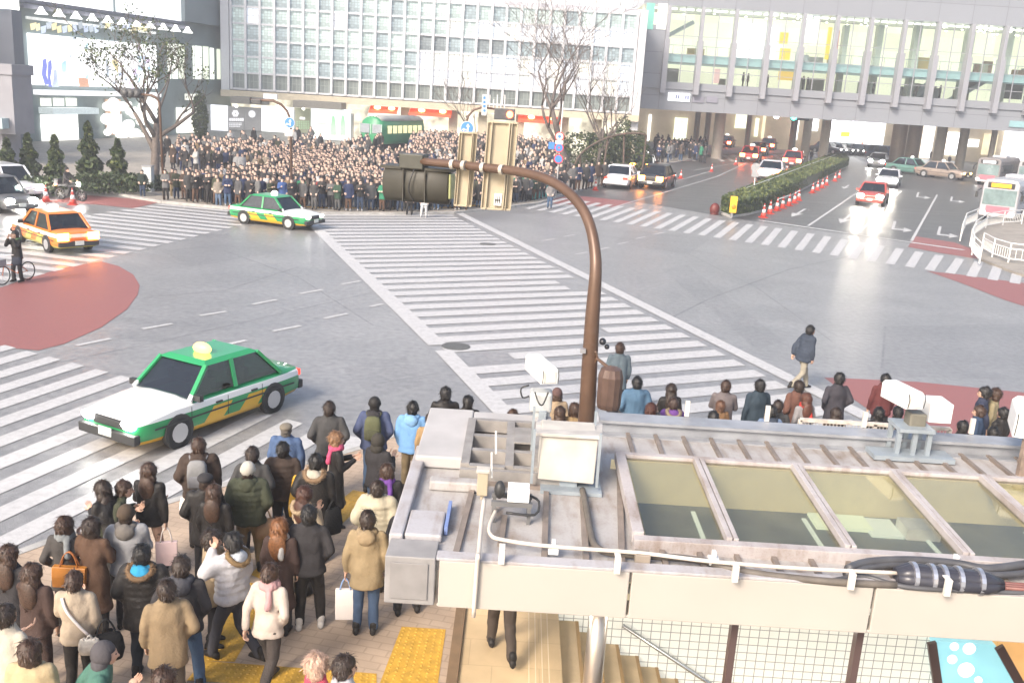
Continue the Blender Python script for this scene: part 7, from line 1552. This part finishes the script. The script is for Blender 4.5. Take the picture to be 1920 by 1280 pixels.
N('b12', 1498, 715, 1.70, 110, (.12, .06, .045), 'short', NB, 'short', HD, ("pocket", "pocket"), 'stand', bulk=.02, label="man in brown leather jacket looking left", group=RG)
N('b13', 1512, 739, 1.60, 110, (.35, .33, .33), 'short', NB, 'long', (.10, .04, .025), ("down", "down"), 'stand', True, scarf=(.55, .06, .05), label="reddish-haired woman with red scarf and pale jacket", group=RG)
N('b14', 1574, 700, 1.76, 100, (.045, .042, .05), 'mid', NB, 'short', HB, ("pocket", "pocket"), 'stand', label="man in dark charcoal suit standing on the crossing's right border", group=RG)
N('b15', 1568, 766, 1.58, 95, DBR, 'short', NB, 'long', HD, ("down", "down"), 'stand', True, label="long dark-haired woman behind the wire netting below the suit man", group=RG)
N('b16', 1661, 702, 1.68, 95, (.10, .03, .03), 'short', NB, 'short', HB, ("down", "down"), 'stand', label="dark-haired person in dark red jacket partly behind the long camera", group=RG)
N('b17', 1648, 765, 1.62, 95, BK, 'short', NB, 'short', HB, ("down", "down"), 'stand', label="black-haired person in black behind the netting left of the camera stand", group=RG)
N('b18', 1684, 763, 1.60, 95, NB, 'short', NB, 'short', HB, ("down", "down"), 'stand', label="person in black directly behind the blue-grey camera stand", group=RG)
N('b19', 1846, 727, 1.74, 150, (.03, .035, .06), 'mid', NB, 'short', HB, ("swing", "down"), 'walk', label="walking person in dark navy coat at the right red pavement", group=RG)
N('b20', 1866, 730, 1.68, 150, (.33, .28, .17), 'mid', NB, 'bob', HBR, ("down", "down"), 'walk', True, label="brown-haired woman in khaki coat walking beside the navy coat", group=RG)
N('b21', 1881, 765, 1.60, 120, BK, 'short', BK, 'short', HB, ("down", "down"), 'stand', label="person in black by the dark post at the right edge", group=RG)
N('b22', 1836, 762, 1.62, 150, (.03, .05, .09), 'short', NB, 'short', HBR, ("down", "swing"), 'walk', label="person in dark blue jacket leaning left at the right red pavement", group=RG)
N('b23', 1862, 802, 1.60, 95, (.24, .22, .16), 'short', NB, 'short', HB, ("down", "down"), 'stand', label="person with patterned beige backpack jacket above the roof's right end", group=RG)
N('b24', 1045, 729, 1.62, 95, (.48, .36, .24), 'short', NB, 'bob', HBR, ("strap", "down"), 'stand', True, hat='beanie', hatc=(.10, .06, .055), label="person in brown knit hat and beige coat right of the pan head camera", group=RG)
N('b25', 1050, 764, 1.55, 95, (.30, .2, .12), 'short', NB, 'long', HBR, ("down", "down"), 'stand', True, label="brown-haired woman low behind the cream cabinet lid", group=RG)
N('b26', 1078, 757, 1.60, 95, (.40, .28, .15), 'short', NB, 'bob', HBR, ("down", "down"), 'stand', True, label="brown-haired person in tan just left of the signal pole", group=RG)
N('b27', 1149, 764, 1.58, 95, (.55, .50, .50), 'short', NB, 'short', HB, ("down", "down"), 'stand', True, label="dark-haired person in pale jacket just right of the signal pole", group=RG)
N('b28', 1805, 790, 1.60, 110, BK, 'short', NB, 'short', HB, ("down", "down"), 'stand', label="person in black crouching over at the right end of the netting", group=RG)
N('w1', 1523, 612, 1.72, 20, (.045, .05, .075), 'short', (.42, .38, .30), 'short', HB, ("swing", "down"), 'walk', False, 8, bulk=.03, label="walker in navy jacket and pale trousers crossing the road alone", group="people on the road", z0=.02)
MO_A = math.degrees(math.atan2(MOTO_H.y, MOTO_H.x)); BI_A = math.degrees(math.atan2(BIKE_H.y, BIKE_H.x))
p = Vector(MOTO) - MOTO_H * .28; P_['m'] = person(0, 1, 1.7, MO_A, NB, 'crop', NB, 'short', HB, ("bars", "bars"), 'sit', False, 8, hat='beanie', hatc=(.03, .03, .035), label="rider in black seated on the waiting motorcycle", group="people on the road", at=(p.x, p.y, .06))
p = Vector(BIKE) - BIKE_H * .12; P_['c'] = person(0, 2, 1.7, BI_A, BK, 'short', (.03, .03, .035), 'bob', HB, ("face", "face"), 'relax', True, 2, hood=(.18, .32, .14), label="person in black astride the orange bicycle raising both hands to the face", group="people on the road", at=(p.x, p.y, .02))
flush_jobs()
# bags and backpacks
backpack("grey and white backpack on the dark brown puffer jacket", *P_['a1'], (.32, .32, .32), (.18, .18, .19))
backpack("olive green backpack on the navy jacket man", *P_['a32'], (.09, .095, .05), (.06, .062, .035))
backpack("beige patterned backpack over the roof's right end", *P_['b23'], (.26, .24, .17), (.16, .15, .10))
hp2 = lambda k, i: wpt(P_[k][0], P_[k][1].ha[i] + Vector((0, .0, -.09)))
PAPER = mat("paper_white", (.72, .66, .62), .6, 0, .05, 4); PINKB = mat("paper_pink", (.66, .50, .50), .6, 0, .06, 4)
bag("paper_bag", "pale pink paper bag held by the long-haired woman in black leather", hp2('a2', 1), (.30, .12, .36), PINKB, .3, PAPER)
bag("plastic_bag", "white plastic bag hanging from the brown puffer jacket man", hp2("a1", 0), (.24, .10, .36), PAPER, .4, None, True, .12)
bag("shopping_bag", "tall white shopping bag held by the tan parka man", hp2('a24', 0), (.26, .13, .42), PAPER, .1, mat("bag_blue_handle", (.2, .3, .5), .6), hl=.16)
bag("handbag", "wide orange leather handbag on the dark grey coat woman's shoulder", wpt(P_['a10'][0], (.10, -.17, 1.30)), (.42, .15, .26), mat("orange_leather", (.48, .19, .035), .45, 0, .15, 6), 0, mat("brown_leather", (.35, .12, .03), .5), hl=.2)
bag("tote_bag", "bright yellow tote bag on the brown padded coat", wpt(P_['a30'][0], (.22, -.12, 1.22)), (.24, .10, .42), mat("yellow_tote", (.72, .42, .05), .7, 0, .1, 5), .9, None, True, .25)
bag("shoulder_bag", "big black shoulder bag right of the cream cardigan woman", wpt(P_['a14'][0], (.34, -.02, 1.1)), (.38, .18, .34), cloth((.015, .015, .016)), .5, None, True, .18)
bag("crossbody_bag", "silver white crossbody bag at the cream cardigan woman's hip", wpt(P_['a14'][0], (.20, -.18, .98)), (.24, .1, .2), mat("silver_bag", (.5, .47, .42), .4, .2, .3, 14), .2, None, True, .04)
bag("handbag", "black handbag hanging from the light blue jacket person", hp2('a34', 1), (.26, .12, .30), cloth((.02, .018, .018)), .4, None, True, .2)
bag("handbag", "white handbag on the beige fur collar coat's arm", wpt(P_['a23'][0], (.26, .02, 1.12)), (.3, .13, .26), mat("white_leather", (.68, .64, .58), .5), .4, None, True, .16)
bag("briefcase", "black briefcase held by the navy coat man behind the canopy", hp2('b9', 0), (.36, .1, .26), cloth((.015, .015, .016), .5), .9, None, False, .1)
bag("shoulder_bag", "brown shoulder bag on the olive puffer jacket", wpt(P_['a9'][0], (.24, .0, 1.0)), (.30, .12, .3), mat("brown_canvas", (.22, .14, .08), .8), .6, None, True, .16)
bag("shoulder_bag", "black shoulder bag on the black parka with cream hood", wpt(P_['a31'][0], (.27, -.04, 1.02)), (.30, .14, .42), cloth((.014, .014, .015)), .7, None, True, .12)
bag("orange_bag", "orange red bag on the denim hoodie person", wpt(P_['b10'][0], (.1, -.2, 1.1)), (.3, .12, .26), mat("orange_red", (.65, .16, .06), .6), 0, None, True, .1)
bag("handbag", "dark bag hanging from the bicycle's handlebar", Vector(BIKE) + BIKE_H * .3 + Vector((.32, 0, 1.0)), (.28, .12, .28), cloth((.03, .035, .05)), .3, None, True, .08)
r_, J_ = P_['a14']; q = MB(); q.smooth = True; q.tube(smoothpath([wpt(r_, (-.12, -.11, 1.43)), wpt(r_, (-.05, -.165, 1.28)), wpt(r_, (.08, -.175, 1.1)), wpt(r_, (.18, -.17, .98))], [.016] * 4)[0], .017, 6); tag(q.build("bag_strap", PAPER), "white strap crossing the cream cardigan's back", "bag strap")
r_, J_ = P_['a26']; q = MB(); q.smooth = True; q.tube([wpt(r_, J_.head + Vector((math.cos(t) * .1, -.005, .005 + math.sin(t) * .125))) for t in np.linspace(0, math.pi, 12)], .01, 6)
for sd_ in (-1, 1): a = wpt(r_, J_.head + Vector((sd_ * .095, 0, 0))); q.ell(a, (.025, .035, .04))
tag(q.build("headphones", PAPER), "white headphones on the brown-haired woman with purple scarf", "headphones")
# --- the far crowd: a few continuous bodies in several builds, repeated
def far_body(fem, clen, arms, style, legs, vox=.034, hat=False):
    q = MB(); f = bendf(0); J = geom(1, f, fem, legs, arms, clen, .01); hem = dict(short=.80, mid=.68, long=.45)[clen]
    torso_rings(q, J, fem, hem, .015, 0, 12)
    for i in (0, 1):
        q.cap(J.sh[i], J.el[i], .075, .066, 8); q.cap(J.el[i], J.ha[i], .066, .05, 8); q.ell(J.ha[i] + (J.ha[i] - J.el[i]).normalized() * .06, (.045, .045, .05), 8, 6)
        hp_ = Vector(((-.088, .088)[i], 0, .88)); q.cap(hp_, J.kn[i], .105, .082, 8); q.cap(J.kn[i], J.an[i], .08, .066, 8); q.cap(J.an[i] + Vector((0, -.03, -.04)), J.an[i] + Vector((0, .13, -.045)), .05, .042, 8)
    q.ell(J.head, (.088, .108, .128), 12, 10); q.ell(J.head + Vector((0, -.02, .03)), (.102, .112, .115), 12, 10); q.cap(J.neck, J.head, .062, .058, 8)
    if style == 'long': q.ell(J.head + Vector((0, -.06, -.12)), (.11, .07, .18), 12, 8)
    J.hem = hem; J.style = style; return q, J
FAR = []
def zone(me, J, out):
    idx = []
    for p in me.polygons:
        c = p.center
        if c.z < .105 and c.z < .12: k = 4
        elif c.z > 1.475:
            rel = c - J.head; k = 3 if (rel.z > .05 or rel.y < .03 or (abs(rel.x) > .085)) else 0
            if c.z < 1.50 and J.style != 'long' and c.y < 0: k = 0
        elif min((c - (h_ + (h_ - e_).normalized() * .06)).length for h_, e_ in zip(J.ha, J.el)) < .075: k = 0
        elif J.style == 'long' and c.y < -.09 and c.z > 1.28 and abs(c.x) < .11: k = 3
        elif c.z < J.hem - .0 and (Vector((c.x, c.y, 0)).length < .30) and min(abs(c.z - h_.z) + 0 * c.x if 0 else 9 for h_ in J.ha) > 0: k = 2
        else: k = 1
        idx.append(k)
    me.polygons.foreach_set("material_index", idx); me.update(); out.append(me)
protos = [(False, 'short', ("pocket", "pocket"), 'short', 'stand'), (False, 'mid', ("down", "down"), 'short', 'relax'), (True, 'long', ("pocket", "down"), 'long', 'stand'), (True, 'short', ("phone", "phone"), 'long', 'stand'), (False, 'short', ("down", "phone"), 'short', 'relax'), (True, 'mid', ("cross", "cross"), 'short', 'stand'), (False, 'mid', ("carry", "pocket"), 'short', 'stand'), (False, 'short', ("swing", "down"), 'short', 'walk')]
for pr in protos:
    q, J = far_body(*pr); remesh_queue(q, .034, (lambda J: (lambda me: ([me.materials.append(None) for _ in range(5)], zone(me, J, FAR))))(J), 2)
LOW = []
for pr in protos[:6]:
    q, J = far_body(*pr); remesh_queue(q, .062, (lambda J: (lambda me: ([me.materials.append(None) for _ in range(5)], zone(me, J, LOW))))(J), 1)
flush_jobs()
FSK = mat("far_skin", (.55, .39, .31), .6, 0, 0)
COATS = [("black", BK), ("black", BK), ("black", NB), ("charcoal", DGR), ("charcoal", DGR), ("dark brown", DBR), ("charcoal", (.07, .07, .072)), ("brown", (.075, .055, .045)), ("grey", GRY), ("grey", (.18, .18, .18)), ("navy", NVY), ("olive", OLV), ("tan", (.28, .20, .12)), ("beige", (.42, .34, .24)), ("white", (.62, .62, .62)), ("red", (.42, .05, .04)), ("blue", (.08, .15, .38)), ("green", (.05, .28, .16)), ("dark green", (.03, .06, .04)), ("maroon", MAR)]
TROU = [("black trousers", BK), ("dark trousers", NB), ("blue jeans", DNM), ("dark jeans", (.03, .045, .08)), ("grey trousers", (.09, .09, .09)), ("brown trousers", BRN)]
HAIRS = [HB, HB, HB, HD, HD, HBR, (.08, .04, .025)]
def nth(n):
    u = ["", "first", "second", "third", "fourth", "fifth", "sixth", "seventh", "eighth", "ninth", "tenth", "eleventh", "twelfth", "thirteenth", "fourteenth", "fifteenth", "sixteenth", "seventeenth", "eighteenth", "nineteenth"]
    if n < 20: return u[n]
    t_ = ["", "", "twent", "thirt", "fort", "fift", "sixt"][n // 10]; return t_ + "ieth" if n % 10 == 0 else t_ + "y-" + u[n % 10]
def far_person(x, y_, z, heading, rnd, label, group, pi=None, coat=None, trou=None, sc=None):
    pi = rnd.randrange(7) if pi is None else pi; cn_, cc = coat or rnd.choice(COATS[:12] if rnd.random() < .82 else COATS); tn, tc_ = trou or rnd.choice(TROU)
    o = bpy.data.objects.new("person", FAR[pi]); COL.objects.link(o); o.location = (x, y_, z); o.rotation_euler = (0, 0, R_(heading - 90)); s_ = sc or rnd.uniform(.93, 1.04); o.scale = (s_ * rnd.uniform(.95, 1.08), s_ * rnd.uniform(.95, 1.08), s_)
    for sl_, m in zip(o.material_slots, (FSK, cloth(cc), cloth(tc_), hairm(rnd.choice(HAIRS)), cloth((.02, .018, .016) if rnd.random() < .75 else (.5, .5, .5)))): sl_.link = 'OBJECT'; sl_.material = m
    tag(o, label(cn_, tn), "person", group); return o
rnd = random.Random(42)
fl = [V2(G(x, y_ - 1.5)) for x, y_ in [(312, 381), (420, 392), (520, 398), (640, 402), (760, 402.5), (866, 399), (940, 389), (1010, 380), (1055, 366)]]
def along(poly, sp):
    out = []; carry = 0
    for a, b in zip(poly, poly[1:]):
        L_ = (b - a).length; d = (b - a) / L_; t_ = carry
        while t_ < L_: out.append((a + d * t_, Vector((-d.y, d.x)))); t_ += sp
        carry = t_ - L_
    return out
NAMED = 0
rows = [0.25, .85, 1.45, 2.05, 2.7, 3.35]
for r, off in enumerate(rows):
    sp_ = [.62, .56, .56, .58, .6, .62][r]; n_ = 0
    for p, nn in along(fl, sp_):
        if rnd.random() < .07 or NAMED >= 218: continue
        q_ = p + nn * (off + rnd.uniform(-.2, .2)) + Vector((rnd.uniform(-.12, .12), 0)); pxx, pyy = PX((q_.x, q_.y, 1.6))
        n_ += 1; NAMED += 1
        if r == 0:
            lb = (lambda k: (lambda c, t_: "person in %s coat and %s, %s from left in the far kerb row" % (c, t_, nth(k))))(n_)
        else: lb = (lambda k, rr_: (lambda c, t_: "person in %s coat, %s from left in the %s row behind the far kerb" % (c, nth(k), nth(rr_))))(n_, r)
        far_person(q_.x, q_.y, .13, -90 + rnd.gauss(0, 22) - pxx * .0, rnd, lb, "people in the crowd across the road")
# police and marshals in front of the crowd
for px, py, c, t_, l_ in [(795, 408, ("white", (.78, .78, .78)), ("white trousers", (.75, .75, .75)), "marshal all in white standing on the crossing before the crowd"), (768, 404, ("black", BK), ("black trousers", BK), "person in black next to the white clad marshal"), (410, 389, ("beige", (.30, .26, .22)), ("blue jeans", (.14, .2, .3)), "man in beige jacket and pale jeans out in front of the kerb row"), (268, 372, ("dark green", (.02, .03, .025)), ("dark jeans", (.03, .04, .08)), "lone man in dark clothes left of the signal pole"), (1030, 392, ("grey", (.2, .19, .19)), ("blue jeans", DNM), "person in grey coat standing at the teal banner's end"), (325, 372, ("dark brown", DBR), ("khaki trousers", KHK), "man in khaki trousers right of the left signal pole")]:
    g_ = G(px, py); far_person(g_.x, g_.y, .02, -90, rnd, (lambda c_, t2, l=l_: l), "people in front of the crowd", 1 if px in (795, 768) else 0, c, t_)
k_ = 0
for px, py in [(1072, 350), (1082, 347), (1096, 346), (1106, 344), (1119, 340), (1131, 340)]:
    k_ += 1; g_ = G(px, py + 10, .13); far_person(g_.x, g_.y, .13, -70, rnd, (lambda c, t_, k=k_: "person in %s coat, %s from left along the fence below the bare tree" % (c, nth(k))), "people along the pergola", sc=1.2)
for i in range(22):
    px = 1234 + i * 4.2 + rnd.uniform(-2, 2); py = rnd.uniform(288, 306); g_ = G(px, py, .13)
    far_person(g_.x, g_.y, .13, rnd.uniform(-180, 180), rnd, (lambda c, t_, k=i: "person in %s coat, %s from left at the bridge corner" % (c, nth(k + 1))), "people at the bridge corner", sc=1.3)
for i, px in enumerate([1391, 1400, 1424, 1437, 1504, 1512, 1622, 1637, 1718, 1763]):
    v_ = V(px, 170, BY + 1.6); far_person(v_.x, BY + 1.6, 9.5, 180 * (i % 2), rnd, (lambda c, t_, k=i: "dark figure behind the bridge's lower windows, %s from left" % nth(k + 1)), "people in the bridge hall", None, ("black", BK), ("black trousers", BK))
k_ = 0
for px, py in [(1762, 318), (1766, 320), (1744, 300), (1778, 312), (1440, 262), (1446, 264), (1512, 300), (1520, 303)]:
    k_ += 1; g_ = G(px, py, .02); far_person(g_.x, g_.y, .02, -90, rnd, (lambda c, t_, k=k_: "pedestrian in %s coat under the bridge, number %d counted along the pavement" % (c, k) if 0 else "pedestrian in %s coat, %s of those under the bridge" % (c, nth(k))), "pedestrians under the bridge")
# the rest of the mass behind
cm = MB(); PAL = [FSK] + [cloth(c) for c in (BK, NB, DGR, DBR, BRN, GRY, NVY, OLV, (.28, .2, .12), (.45, .38, .3), (.6, .6, .6), (.4, .05, .04))] + [hairm(HB), hairm(HD), hairm(HBR)]
low_data = []
for me in LOW:
    co = np.empty(len(me.vertices) * 3); me.vertices.foreach_get("co", co); low_data.append((co.reshape(-1, 3), [list(p.vertices) for p in me.polygons], [p.material_index for p in me.polygons]))
def mass(x, y_, z, hd_):
    co, fs, mi = low_data[rnd.randrange(len(low_data))]; a = R_(hd_ - 90); ca, sa = math.cos(a), math.sin(a); s_ = rnd.uniform(.92, 1.05); b0 = len(cm.v)
    X = (co[:, 0] * ca - co[:, 1] * sa) * s_ + x; Y = (co[:, 0] * sa + co[:, 1] * ca) * s_ + y_; s_ *= 1 + .3 * min(1, max(0, (y_ - 62) / 45)); X = (co[:, 0] * ca - co[:, 1] * sa) * s_ + x; Y = (co[:, 0] * sa + co[:, 1] * ca) * s_ + y_; Zs = co[:, 2] * s_ + z
    cm.v += list(zip(X.tolist(), Y.tolist(), Zs.tolist())); c1 = rnd.choice([1, 1, 1, 2, 2, 3, 3, 3, 3, 4, 6, 6, 6, 7, 8, 9, 10, 11, 11, 3, 2, 6, 10, 1, 2, 7]); c2 = rnd.choice([1, 2, 2, 3, 7]); c3 = rnd.choice([13, 13, 14, 15]); mp = {0: 0, 1: c1, 2: c2, 3: c3, 4: 2}
    cm.f += [[b0 + i for i in f_] for f_ in fs]; cm.m += [mp[k] for k in mi]; cm.sm += [True] * len(fs)
cnt = 0
for r in range(60):
    off = 4.0 + r * .68 + (r * r) * .012
    sp_ = .75 + r * .012
    for p, nn in along([fl[0]] + fl[1:], sp_):
        q_ = p + nn * (off + rnd.uniform(-.3, .3)) + Vector((rnd.uniform(-.3, .3), 0)); X_, Y_ = PX((q_.x, q_.y, .13)); hx, hy = PX((q_.x, q_.y, 1.65))
        if X_ < 300 or X_ > 1055 or Y_ < 256 or (X_ < 640 and Y_ < 300 and rnd.random() < .62) or (X_ < 400 and rnd.random() < .3) or (X_ < 660 and hy < 250) or rnd.random() < .06 or (672 < X_ < 770 and q_.y > 101) or q_.y > 117 or (q_.y > 110 and X_ < 770): continue
        mass(q_.x, q_.y, .13, -90 + rnd.gauss(0, 30)); cnt += 1
kx = [p[0] for p in kerb_px]; ky = [p[1] for p in kerb_px]
for i in range(520):
    D_ = 64 + 52 * rnd.random() ** .8; px = rnd.uniform(770, 1064); x_ = V(px, 300, D_).x; X_, Y_ = PX((x_, D_, .13))
    if Y_ > np.interp(X_, kx, ky) - 14 or X_ > 1062 or Y_ < 252: continue
    mass(x_, D_, .13, -90 + rnd.gauss(0, 35)); cnt += 1
for i in range(60):
    D_ = rnd.uniform(100, 150); px = rnd.uniform(1226, 1328); x_ = V(px, 300, D_).x; X_, Y_ = PX((x_, D_, .13))
    if Y_ > np.interp(X_, kx, ky) - 4: continue
    mass(x_, D_, .13, rnd.uniform(0, 360)); cnt += 1
cmo = cm.build("crowd", PAL); tag(cmo, "dense crowd filling the plaza behind the front rows", "crowd", kind='stuff')
print("named", NAMED, "mass", cnt, "verts", len(cm.v))
# ------------------------------------------------------------------ thin air volume added to imitate veiling lens glare
hb = MB(); hb.bb((-150, -20, -5), (150, 235, 45)); hm_ = bpy.data.materials.new("glare_veil"); hm_.use_nodes = True; nt = hm_.node_tree; nt.nodes.remove(nt.nodes["Principled BSDF"])
pv = nt.nodes.new("ShaderNodeVolumePrincipled"); pv.inputs["Color"].default_value = (.93, .95, 1, 1); pv.inputs["Density"].default_value = .0017; pv.inputs["Anisotropy"].default_value = .2
nt.links.new(pv.outputs[0], nt.nodes["Material Output"].inputs["Volume"]); MATS["veil"] = hm_
tag(hb.build("veil", hm_), "added pale lens-glare haze over the whole crossing", "veil", kind='stuff')
scene.cycles.volume_bounces = 0
